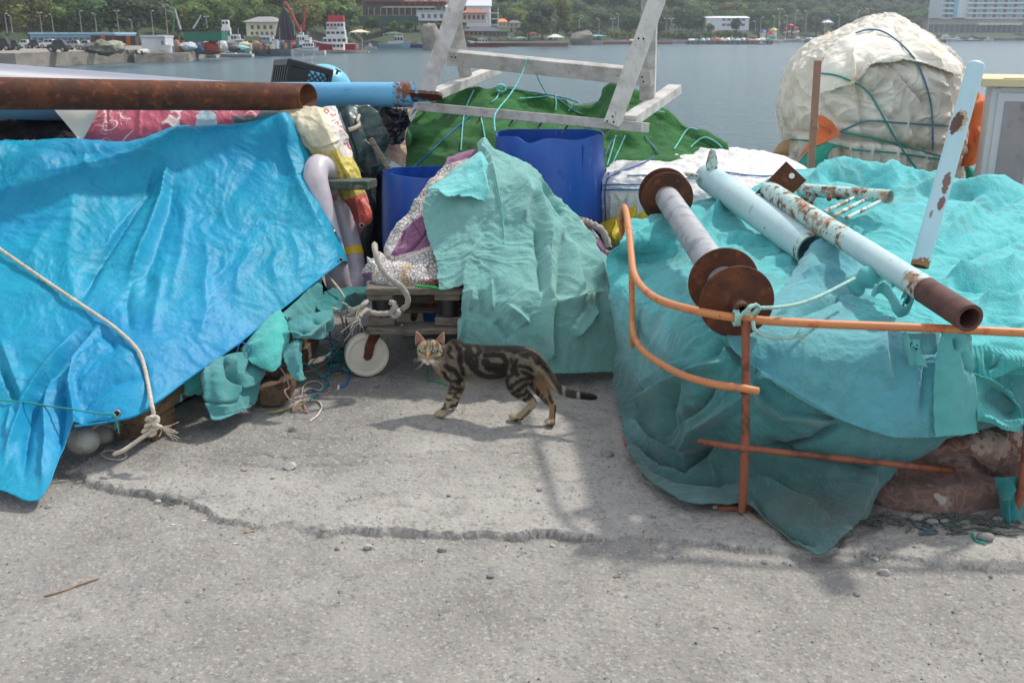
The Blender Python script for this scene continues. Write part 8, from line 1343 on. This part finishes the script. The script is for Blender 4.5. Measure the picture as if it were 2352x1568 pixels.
# ---- lamps and masts
LMP = [(21, 32, 76, 150), (33, 36, 75, 155), (101, 30, 79, 140), (127, 34, 79, 160), (192, 26, 79, 140), (226, 31, 78, 150), (277, 26, 84, 135), (308, 46, 66, 150), (355, 26, 82, 150), (388, 16, 82, 150), (479, 39, 66, 170), (678, 21, 82, 190), (1330, 43, 66, 340), (1375, 44, 82, 345), (1406, 44, 76, 350), (1419, 33, 66, 355), (1265, 47, 80, 300), (1529, 43, 76, 380), (1540, 44, 76, 385), (1733, 50, 76, 400), (1745, 41, 80, 400), (1776, 38, 76, 410), (1787, 22, 76, 410), (1805, 37, 76, 415), (1823, 25, 76, 420), (1849, 26, 76, 420), (1893, 48, 80, 430), (1924, 35, 70, 430), (1964, 25, 66, 440), (1989, 22, 60, 440), (2008, 33, 60, 440), (2128, 22, 66, 480)]
def lamp(u, vt, vb, y, k):
    t = thing('street_lamp', None, 'street lamp', (X(u, y), y, Zz(vb, y)), 'street lamps along the far shore'); t['label'] = '%s grey street lamp %s' % ('tall' if vb-vt > 45 else 'short' if vb-vt < 36 else 'thin', [b for a, b in LM if a <= u][-1])
    x = X(u, y); z1 = Zz(vt, y); s = y/F; MB().tube([(x, y, Zz(vb, y)), (x, y, z1)], [.75*s, .42*s], 6).build('post', pm((170, 172, 168)), t)
    for sg in ((-1, 1) if k % 4 == 2 else (-1 if k % 2 else 1,)): a = MB().tube([(x, y, z1), (x+sg*3.2*s, y, z1+.6*s)], .35*s, 5).build('arm', pm((170, 172, 168)), t); MB().ball((x+sg*4*s, y, z1+.5*s), (2.0*s, .9*s, .7*s), 6, 8).build('lamp_head', pm((225, 228, 230)), a)
for k, l in enumerate(LMP): lamp(*l, k)
# ---- boats
def boat(u0, u1, vb, fb, hull, lab, deck=(200, 200, 196), cabs=(), bow=1, stripe=None, masts=(), cat='boat', keel=0, nm='fishing_boat', zb=None, flags=()):
    """u0..u1 length, vb waterline, fb freeboard in picture units; cabs: (s0, s1, height0, height1, colour, windows)"""
    zb = WATER_Z if zb is None else zb; y = G(1176, vb, zb)[1]; s = y/F*1.003; x0, x1 = X(u0, y, zb), X(u1, y, zb); L_ = x1-x0; W = min(L_*.34, 4.5); t = thing(nm, lab, cat, ((x0+x1)/2, y+W/2, zb)); yc = y+W/2; n = 24; V = []; prof = [(0, -.25), (.62, -.1), (.88, .45), (1, 1)]; ring = [(-a, b) for a, b in prof[::-1]]+prof[1:]
    for i in range(n):
        q = i/(n-1); qq = q if bow > 0 else 1-q; wd = (1-max(0, (qq-.55)/.45)**2.2)*(.82+.18*min(1, qq*4)); sh = fb*s*(1+.55*max(0, qq-.5)**2*4+.12*(1-qq))
        for a, b in ring: V.append((x0+L_*q+(1 if bow > 0 else -1)*L_*.05*b*(qq > .93), yc+a*W/2*max(wd, .02), zb+b*sh))
    k = len(ring); F_ = [(i*k+j, (i+1)*k+j, (i+1)*k+j+1, i*k+j+1) for i in range(n-1) for j in range(k-1)]+[tuple(range(k)), tuple((n-1)*k+j for j in range(k))[::-1]]
    h_ = mk('hull', V, F_, pm(hull, .35), t); dk = [((V[i*k][0]), V[i*k][1]*.96+yc*.04, V[i*k][2]-.12*fb*s) for i in range(n)]+[((V[i*k+k-1][0]), V[i*k+k-1][1]*.96+yc*.04, V[i*k+k-1][2]-.12*fb*s) for i in range(n)]; mk('deck', dk, [(i, i+1, n+i+1, n+i) for i in range(n-1)], pm(deck), t)
    if stripe: MB().tube([(V[i*k+0][0], V[i*k][1]-.02, V[i*k][2]) for i in range(n)], .7*s, 5).build('gunwale', pm(stripe), h_); MB().tube([(V[i*k+k-1][0], V[i*k+k-1][1]+.02, V[i*k+k-1][2]) for i in range(n)], .7*s, 5).build('gunwale', pm(stripe), h_)
    for (s0, s1, h0, h1, c_, wn) in cabs:
        w2 = W*.62; c = MB().box((x0+L_*(s0+s1)/2, yc, zb+(h0+h1)/2*s), (L_*(s1-s0), w2, (h1-h0)*s), bev=min(.3*s*2, .1)).build('cabin', pm(c_, .5), t, False)
        for i in range(wn): a = s0+(s1-s0)*(i+.5)/wn; hw = (s1-s0)/wn*.36*L_; MB().box((x0+L_*a, yc-w2/2-.01, zb+(h0+(h1-h0)*.64)*s), (hw*2, .05, (h1-h0)*.34*s)).build('window', pm((44, 54, 62), .2), c, False)
    for (sm, hm, c_, lean) in masts: MB().tube([(x0+L_*sm, yc, zb+fb*s*.8), (x0+L_*(sm+lean), yc, zb+hm*s)], [.75*s, .4*s], 7).build('mast', pm(c_), t)
    return t, x0, L_, yc, zb, s, W
WH = (214, 216, 216)
boat(412, 496, 133, 4.5, WH, 'low white open boat with a small red and white canopy, nearest the second quay', cabs=[(.62, .84, 4, 11, (206, 190, 190), 2)], stripe=(120, 124, 128), bow=-1)
boat(492, 578, 131, 5, WH, 'white motor boat with a windscreen right of the low open boat', cabs=[(.30, .55, 5, 12, WH, 3), (.60, .95, 5, 12, (190, 196, 200), 3)], stripe=(150, 160, 170), bow=-1, nm='motor_boat')
g = boat(555, 668, 129, 13, (112, 122, 132), 'big grey trawler with tyres hung along its side', (120, 122, 120), [(.32, .62, 10, 30, (130, 140, 148), 3), (.36, .58, 30, 40, (140, 150, 158), 3)], -1, (70, 76, 82), [(.75, 60, (160, 164, 166), .02), (.2, 44, (160, 164, 166), 0)], nm='trawler')
for sm in (.16, .31, .56): pc = (g[1]+g[2]*sm, g[3]-g[6]*.5, WATER_Z+7*g[5]); MB().tube([(pc[0]+2.6*g[5]*math.cos(a), pc[1]-.2, pc[2]+2.6*g[5]*math.sin(a)) for a in np.linspace(0, 6.28, 17)], 1.1*g[5], 7).build('tyre', pm((22, 22, 24)), g[0])
boat(664, 745, 126, 8, WH, 'white fishing boat with a red waterline between the trawler and the red ship', cabs=[(.10, .38, 7, 24, (206, 210, 210), 3), (.44, .62, 7, 36, (196, 200, 200), 2)], stripe=(160, 60, 50), masts=[(.3, 52, (180, 184, 186), .05)], bow=-1)
r_ = boat(716, 815, 120, 16, (152, 28, 34), 'large red and white fishing ship with a stacked wheelhouse', (120, 40, 40), [(.26, .80, 14, 31, (216, 218, 218), 5), (.34, .78, 31, 46, (216, 218, 218), 4), (.36, .76, 46, 63, (206, 210, 212), 5), (.40, .76, 63, 76, (178, 34, 38), 0)], -1, (214, 214, 212), [(.02, 42, (170, 40, 40), .02), (.5, 96, (170, 40, 40), 0)], nm='fishing_ship')
for k in range(3): pc = (r_[1]+r_[2]*(.44+.07*k), r_[3]-r_[6]*.31-.1, WATER_Z+51*r_[5]); MB().tube([(pc[0]+1.8*r_[5]*math.cos(a), pc[1], pc[2]+1.8*r_[5]*math.sin(a)) for a in np.linspace(0, 6.28, 13)], .6*r_[5], 6).build('lifebuoy', pm((214, 96, 70)), r_[0])
boat(747, 838, 123, 6, (212, 206, 190), 'cream boat with an orange lifebuoy in front of the red ship', cabs=[(.18, .46, 5, 22, (216, 210, 194), 3)], stripe=(150, 70, 50), masts=[(.28, 40, (190, 190, 186), .02), (.92, 34, (190, 190, 186), 0)])
boat(868, 940, 111, 9, (146, 186, 204), 'pale blue fishing boat with a white wheelhouse', cabs=[(.52, .80, 8, 26, (212, 216, 220), 3), (.30, .50, 6, 14, (206, 206, 204), 0)], stripe=(214, 216, 216), masts=[(.66, 34, (214, 216, 216), -.08)])
boat(939, 1004, 110, 7, (40, 86, 158), 'deep blue fishing boat with orange nets on deck', cabs=[(.55, .85, 6, 20, (190, 202, 216), 3), (.08, .32, 6, 12, (196, 140, 90), 0)], stripe=(200, 206, 212), masts=[(.06, 90, (186, 190, 190), 0)])
boat(1078, 1146, 108, 8, (140, 34, 44), 'burgundy and white motor cruiser moored at the promenade', WH, [(.30, .62, 7, 17, WH, 3), (0.0, .30, 7, 10, WH, 0)], -1, WH, [(.42, 24, (200, 200, 200), 0)], nm='motor_cruiser')
kb_ = [(600, 632, 125, 3, WH, 'small white dinghy alongside the grey trawler'), (838, 864, 113, 3.5, (206, 206, 200), 'low pale boat right of the red ship bow'), (1010, 1040, 107.5, 3.5, WH, 'white open boat seen under the left trestle leg'), (1700, 1722, 102, 2.5, WH, 'small white boat in front of the long pontoon'), (1772, 1798, 99, 3, (206, 210, 214), 'white boat moored at the right end of the long pontoon'), (1740, 1760, 103, 2, (60, 110, 130), 'little blue boat in front of the long pontoon'), (2262, 2282, 95, 2.5, WH, 'small white boat ahead of the hotel quay yachts'), (2120, 2150, 95, 3, WH, 'white boat just right of the canvas bale'), (1815, 1858, 97.5, 3.5, WH, 'white day boat between the two pontoons'), (1796, 1812, 97, 2.5, (120, 160, 186), 'tiny blue boat at the end of the first pontoon'), (2150, 2206, 94, 4, WH, 'long white yacht at the hotel quay, left'), (2186, 2212, 95.5, 3, (196, 190, 190), 'short white and red cruiser below the long white yacht'), (2216, 2262, 93, 3.5, WH, 'white motor yacht in the middle of the hotel quay'), (2276, 2310, 92, 3.5, (190, 196, 200), 'white boat with a dark side right of the middle yacht'), (2310, 2344, 91.5, 3, WH, 'last white boat toward the right border'), (2218, 2250, 94.5, 2, (60, 80, 130), 'low dark blue boat in front of the hotel quay'), (1556, 1580, 95.5, 2.5, WH, 'small white boat moored by the ramp of the promenade')]
for i, (a, b_, c_, d_, e_, f_) in enumerate(kb_): boat(a, b_, c_, d_, e_, f_, cabs=[(.3, .62, d_*.8, d_*2.3, WH, 3), (.34, .52, d_*2.3, d_*3.1, WH, 0)], stripe=(150, 156, 164), bow=-1 if i % 2 else 1, masts=[(.45, d_*4.2, (200, 202, 204), .02)], nm='motor_boat')
# craft laid up on the land behind the grey trawler: hulls, wheelhouses and awnings seen over one another
lay = [(362, 455, 100, 7, (200, 176, 156), 'long cream hull laid up behind the white container', [(.3, .6, 6, 16, (206, 206, 204), 3)]), (395, 440, 112, 6, (170, 176, 182), 'grey hull with a jumble of gear behind the quay', [(.2, .6, 6, 13, (150, 160, 170), 2)]), (505, 556, 108, 8, (150, 156, 162), 'grey and white trawler stern with two orange lifebuoys', [(.1, .5, 8, 40, (206, 208, 208), 3), (.5, .9, 8, 26, (190, 194, 196), 3), (.15, .45, 40, 56, (214, 214, 214), 2)]), (452, 505, 112, 6, (206, 208, 210), 'white hull under the green net awning', [(.3, .7, 6, 15, (200, 204, 206), 2)]), (588, 640, 106, 7, (196, 200, 202), 'white hull standing behind the grey trawler', [(.2, .6, 7, 22, (206, 208, 208), 3)]), (640, 690, 106, 6, (206, 206, 206), 'white hull under the red crane', [(.3, .7, 6, 20, (190, 40, 40), 0)])]
for a in lay: boat(*a[:6], cabs=a[6], zb=-.62, stripe=(140, 144, 150), masts=[(.35, 30, (170, 174, 176), .02)])
for i, (a, b_, c_, d_, lab, hh) in enumerate([(388, 430, 97, 6, 'white cruiser hull with a raised cabin above the container', 14), (415, 470, 95, 6, 'long white hull with a curved canopy under the crane booms', 11), (470, 520, 97, 6, 'white wheelhouse boat left of the orange lifebuoys', 20), (536, 566, 104, 6, 'small grey cabin boat just left of the big grey trawler', 18), (560, 600, 96, 6, 'white boat top between trawler and cream house', 16), (600, 650, 98, 6, 'pale cabin boat in front of the cream house', 14), (676, 716, 104, 7, 'white and blue wheelhouse beside the red ship stern', 26), (690, 730, 112, 6, 'white cabin boat tucked against the red ship', 18)]):
    boat(a, b_, c_+6, d_, (206, 208, 208) if i % 2 else (180, 186, 190), lab, cabs=[(.15, .75, d_-1, hh, (214, 216, 216), 4), (.3, .55, hh, hh+6, (206, 208, 210), 2)], zb=-.62, stripe=(120, 60, 60) if i % 3 == 0 else (110, 130, 150), masts=[(.4, hh+22, (190, 192, 192), .03), (.85, hh+8, (170, 172, 172), 0)])
def boom(pts, r, c_, lab, y): tag(MB().tube([P(u, v, y) for u, v in pts], [r*y/F*q for q in np.linspace(1.3, .8, len(pts))], 8).build('crane_boom', pm(c_)), lab, 'crane boom')
boom([(415, 68), (402, 22)], 1.7, (168, 186, 190), 'pale steel crane boom leaning left above the boats', 150); boom([(444, 66), (462, 36)], 1.7, (168, 186, 190), 'shorter pale crane boom leaning right above the boats', 150); boom([(397, 76), (401, 28)], 1.2, (40, 130, 90), 'thin green derrick beside the pale crane boom', 152)
boom([(690, 72), (660, 12), (652, 4)], 2.0, (178, 44, 40), 'long red crane boom with a white tip leaning left', 190); boom([(697, 70), (703, 14)], 2.0, (178, 44, 40), 'upright red crane boom by the red ship', 190)
y_ = 195; cN = np.array(P(652, 20, y_)); m = MB(); s = y_/F; th = np.linspace(0, 2*np.pi, 48, endpoint=False); V = []
for t_, r0 in ((0, 2), (.25, 9), (.6, 15), (1, 20)): V += [(cN[0]+s*r0*(1+.25*np.cos(a*9))*math.cos(a), y_+s*r0*(1+.25*np.cos(a*9))*math.sin(a)*.7, cN[2]-t_*s*66) for a in th]
tag(mk('fishing_net', V, [(i*48+j, i*48+(j+1) % 48, (i+1)*48+(j+1) % 48, (i+1)*48+j) for i in range(3) for j in range(48)], pm((42, 34, 46))), 'tall dark purple net hoisted into a cone behind the grey trawler', 'fishing net')
t = thing('net_awning', 'green netting awning on poles above the laid-up boats', 'awning', P(467, 100, 138)); bbx('netting', 424, 511, 74, 94, 138, 3, pm((24, 104, 84)), t); [bbx('pole', u, u+1.5, 92, 116, 138.5, .15, pm((150, 150, 150)), t) for u in (430, 466, 504)]
for (u, v, y, sx, sz, c_, lab) in ((238, 106, 110, 26, 16, (108, 110, 96), 'grey-green heap of nets with a float on the far quay'), (262, 104, 112, 22, 14, (150, 150, 132), 'paler heap of nets right of the green float'), (213, 108, 110, 16, 11, (92, 92, 88), 'dark low heap of nets beside the silver car'), (330, 118, 124, 12, 6, (190, 186, 176), 'small white pile of sheeting at the foot of the container'), (432, 104, 132, 18, 9, (170, 184, 190), 'pale heap of covered gear behind the boats'), (480, 114, 140, 30, 9, (120, 100, 90), 'long brown heap of nets on the second quay'), (545, 110, 150, 24, 8, (110, 170, 170), 'turquoise covered heap behind the motor boat')):
    a = MB().ball((0, 0, 0), 1, 16, 24); V = np.concatenate(a.v); V *= (1+.3*fbm(V*1.7+u, 3))[:, None]; a.v = [V*np.array([sx*y/F, 1.5, sz*y/F])+np.array(P(u, v+sz*.3, y))]; tag(a.build('net_heap', mat('heap%d' % u, srgb(*c_), .9, mottle=.35, mscale=2)), lab, 'net heap')
t = thing('net_rack', 'long rack of brown and orange nets standing behind the parked cars', 'rack', P(262, 108, 118))
for k in range(9): bbx('hanging_net', 211+k*11.5, 221+k*11.5, 82, 104-(k > 5)*0, 118+.1*(k % 2), 1, pm(((84, 52, 48), (60, 44, 44), (170, 96, 48), (70, 60, 58), (96, 70, 60))[k % 5]), t)
# promenade deck, railings and pontoons
def deck(nm, u0, u1, vt, vb, y, dp, c_, lab, nr=0, cat='pier'):
    t = thing(nm, lab, cat, (X((u0+u1)/2, y), y, Zz(vb, y))); bbx('deck', u0, u1, vt, vb, y, dp, pm(c_), t)
    if nr:
        m = MB(); s = y/F
        for k in range(nr): x = X(u0+(u1-u0)*(k+.5)/nr, y); m.box((x, y+.2, Zz(vt-3, y)), (.35*s, .1, 6.6*s))
        for vv in (vt-6, vt-3): m.box(((X(u0, y)+X(u1, y))/2, y+.2, Zz(vv, y)), (X(u1, y)-X(u0, y), .12, .4*s))
        m.build('railing', pm((120, 96, 90)), t, False)
    return t
deck('promenade_pier', 1140, 1306, 99, 107, yw(107), 8, (124, 84, 76), 'brown timber promenade pier with railings nearest the cruiser', 40)
deck('promenade_pier', 1306, 1545, 96.5, 102, yw(102), 8, (124, 86, 78), 'farther stretch of brown promenade pier with railings', 50)
t = deck('ramp', 1510, 1545, 92, 93.5, yw(101), 4, (150, 116, 104), 'gently rising brown footbridge at the end of the promenade'); 
def pontoon(u0, u1, vt, vb, lab):
    y = yw(vb); t = thing('pontoon', lab, 'pontoon', (X((u0+u1)/2, y), y, WATER_Z)); bbx('deck', u0, u1, vt, vb, y, 6, pm((118, 116, 112)), t); n = int((u1-u0)/11)
    for k in range(n+1): uu = u0+(u1-u0)*k/n; bbx('fender', uu-.9, uu+.9, vt+.3, vb-.3, y, .3, pm((140, 50, 56) if k % 2 else (40, 40, 44)), t, dy=-.32)
pontoon(1581, 1774, 93.5, 102.4, 'long concrete pontoon with red and dark fenders, left of the canvas bale'); pontoon(1857, 2172, 91.5, 99.5, 'second concrete pontoon running behind the canvas bale')
# gear on the pontoons and the fairground
# working clutter on the second quay: crates, drums and bundles one can tell apart
kc = np.random.default_rng(31)
for k in range(34):
    u = 384+k*9+kc.uniform(-3, 3); y = 126+(u-384)*.12+kc.uniform(0, 9); v = Zz; zg = -.62; wq = kc.uniform(.5, 1.3); hq = kc.uniform(.5, 1.5); c_ = [(196, 200, 200), (60, 90, 120), (150, 120, 96), (90, 84, 80), (170, 60, 52), (70, 120, 110), (206, 190, 160)][k % 7]; m = MB(); x = X(u, y)
    if k % 3 == 0: m.lathe((x, y, zg), (x, y, zg+hq), [(0, .001), (0, wq*.45), (.3, wq*.45), (.33, wq*.48), (.36, wq*.45), (.97, wq*.45), (1, wq*.4), (1, .001)], 12)
    elif k % 3 == 1: m.box((x, y, zg+hq/2), (wq, .7, hq), bev=.05); m.box((x, y, zg+hq+.04), (wq*1.08, .76, .08))
    else: m.ball((x, y, zg+hq*.4), (wq*.7, .6, hq*.62), 9, 12, lambda V: V*(1+.3*fbm(V*1.5+k, 2))[:, None])
    tag(m.build(('drum', 'crate', 'bundle')[k % 3], pm(c_)), '%s %s on the second quay, %s' % (['pale', 'dark blue', 'tan', 'dark', 'red', 'teal', 'cream'][k % 7], ('drum', 'crate', 'bundle')[k % 3], 'behind the container' if u < 420 else 'under the net awning' if u < 510 else 'behind the motor boat' if u < 570 else 'behind the grey trawler'), ('drum', 'crate', 'bundle')[k % 3], 'gear standing on the second quay')
kc = np.random.default_rng(12); gl_ = [(210, 212, 212), (70, 150, 140), (150, 190, 200), (190, 180, 160), (60, 90, 110), (200, 110, 90), (214, 206, 190)]
for k in range(30):
    if k < 16: u = 1590+k*11.5+kc.uniform(-3, 3); vb = 94; y = yw(102)+3
    elif k < 22: u = 1860+(k-16)*13; vb = 92; y = yw(99)+3
    else: u = 1370+(k-22)*16; vb = 97; y = yw(101)+14
    a = MB().ball((0, 0, 0), 1, 8, 10); V = np.concatenate(a.v); V *= (1+.35*fbm(V*1.5+k*3, 2))[:, None]; sx = kc.uniform(5, 9); sz = kc.uniform(3, 6); a.v = [V*np.array([sx*y/F, 2, sz*y/F])+np.array(P(u, vb-1, y))]; tag(a.build('covered_heap', pm(gl_[k % 7])), 'small %s covered heap of fishing gear on the far pontoons' % ('white', 'green', 'pale blue', 'tan', 'dark blue', 'red', 'cream')[k % 7], 'gear heap', 'covered gear heaps on the far pontoons')
t = thing('fairground_ride', 'red and white fairground ride with mushroom tops on the far shore', 'ride', P(1818, 80, 470)); y = 470
for (u, v, r_) in ((1816, 59, 6.5), (1828, 65, 5), (1806, 66, 5), (1812, 73, 4.5), (1824, 75, 4.5), (1832, 73, 4), (1803, 75, 4)): h_ = MB().ball(P(u, v, y), (r_*y/F, r_*y/F, r_*y/F*.5), 8, 12).build('canopy', pm((190, 50, 50) if v < 70 else (210, 180, 184)), t); MB().tube([P(u, v, y), P(u, 84, y)], .5*y/F, 5).build('column', pm((210, 206, 206)), h_)
for (u, v, c_, lab) in ((1777, 67, (214, 180, 60), 'yellow booth left of the fairground ride'), (1752, 72, (70, 60, 140), 'purple booth farthest left at the fairground'), (1768, 76, (200, 60, 60), 'red booth between the yellow and purple ones'), (1903, 76, (206, 178, 90), 'yellow dome tent on the far shore'), (1680, 75, (110, 190, 170), 'pale green parasol stand left of the fairground'), (1642, 71, (206, 140, 110), 'orange parasol stand left of the fairground')):
    y = 460; a = thing('booth', lab, 'booth', P(u, 84, y)); MB().lathe(P(u, v+3, y), P(u, v-4, y), [(0, 9*y/F), (.4, 6*y/F), (1, .05)], 10).build('roof', pm(c_), a); MB().lathe(P(u, 85, y), P(u, v+3, y), [(0, 6*y/F), (1, 6*y/F)], 10).build('stand', pm((200, 200, 196)), a)
for (u0, u1, v0, v1, y, c_, lab) in ((802, 845, 68, 80, 205, (206, 190, 160), 'large tan tent roof right of the red ship'), (1210, 1240, 74, 82, 300, (200, 50, 56), 'red parasol canopy on the promenade'), (1256, 1296, 79, 92, 298, (216, 218, 216), 'white pavilion with open arches on the promenade'), (1178, 1210, 84, 92, 292, (90, 130, 120), 'green striped awning left of the red parasol'), (1148, 1172, 80, 92, 290, (170, 166, 156), 'round beige kiosk by the timber restaurant'), (880, 925, 73, 82, 222, (60, 84, 70), 'dark green awning of the waterside terrace'), (1890, 1912, 46, 57, 480, (200, 210, 216), 'white box building on stilts among the masts'), (1350, 1395, 80, 86, 345, (90, 170, 180), 'turquoise tarpaulin tent beside the brown rock')):
    t = thing('tent', lab, 'tent', P((u0+u1)/2, v1, y)); x0, x1 = X(u0, y), X(u1, y); zb_, zt2, zm = Zz(v1, y), Zz(v0, y), Zz(v0+(v1-v0)*.55, y); xm = (x0+x1)/2
    MB().add([(x0, y, zm), (x1, y, zm), (x1, y+5, zm), (x0, y+5, zm), (xm-(x1-x0)*.1, y+2.5, zt2), (xm+(x1-x0)*.1, y+2.5, zt2)], [(0, 1, 5, 4), (1, 2, 5), (2, 3, 4, 5), (3, 0, 4), (3, 2, 1, 0)]).build('canopy', pm(c_), t, False)
    for q in (.03, .35, .65, .97): MB().box((x0+(x1-x0)*q, y+.2, (zb_+zm)/2), (.2, .2, zm-zb_)).build('pole', pm((190, 190, 186)), t, False)
# little mooring floats
for (u, v, c_, lab) in ((306, 136, WH, 'white mooring float by the far quay corner'), (541, 133, (230, 150, 40), 'orange mooring float in front of the white motor boat'), (696, 127, (220, 190, 160), 'pale mooring float left of the red ship'), (722, 126, WH, 'white mooring float under the red ship'), (847, 121, (230, 190, 60), 'yellow mooring float right of the cream boat')):
    y = yw(v); tag(MB().ball((X(u, y, WATER_Z), y, WATER_Z+.05), (2.4*y/F, 2*y/F, 1.6*y/F), 8, 10).build('mooring_float', pm(c_)), lab, 'float')
for k, u in enumerate((232, 243, 260, 268)): y = 111+.2*k; p = P(u, 121+k, y); tag(MB().tube([(p[0]+2*y/F*math.cos(a), qp[2][1]-.4+k*.9, p[2]+4*y/F*math.sin(a)) for a in np.linspace(0, 6.28, 17)], 1.2*y/F, 7).build('tyre', pm((22, 22, 24))), 'black tyre fender hanging on the far quay wall', 'tyre', 'tyre fenders on the far quay')

hz = MB().box((0, 560, 22), (2600, 1180, 56)).build('haze', None, smooth=False, org=(0, 0, 0)); mh = bpy.data.materials.new('haze'); mh.use_nodes = True; N = mh.node_tree.nodes; N.remove(N['Principled BSDF']); pv = N.new('ShaderNodeVolumePrincipled'); pv.inputs['Density'].default_value = .00032; pv.inputs['Color'].default_value = (.86, .92, 1, 1); mh.node_tree.links.new(pv.outputs[0], N['Material Output'].inputs['Volume']); hz.data.materials.append(mh); tag(hz, 'thin pale haze over the water and the far wooded shore', 'haze', kind='stuff')

tops = {}
for o in C.objects:
    if o.parent is None and o.get('label'): tops.setdefault(o['label'], []).append(o)
for lb, os_ in tops.items():
    os_.sort(key=lambda o: o.location.x/max(o.location.y, 1))
    for i, o in enumerate(os_):
        if len(os_) > 1: o['label'] = lb+(', left one' if i == 0 else ', right one' if i == len(os_)-1 else ', middle one' if len(os_) == 3 else ', %s from left' % ORD[min(i, 25)])
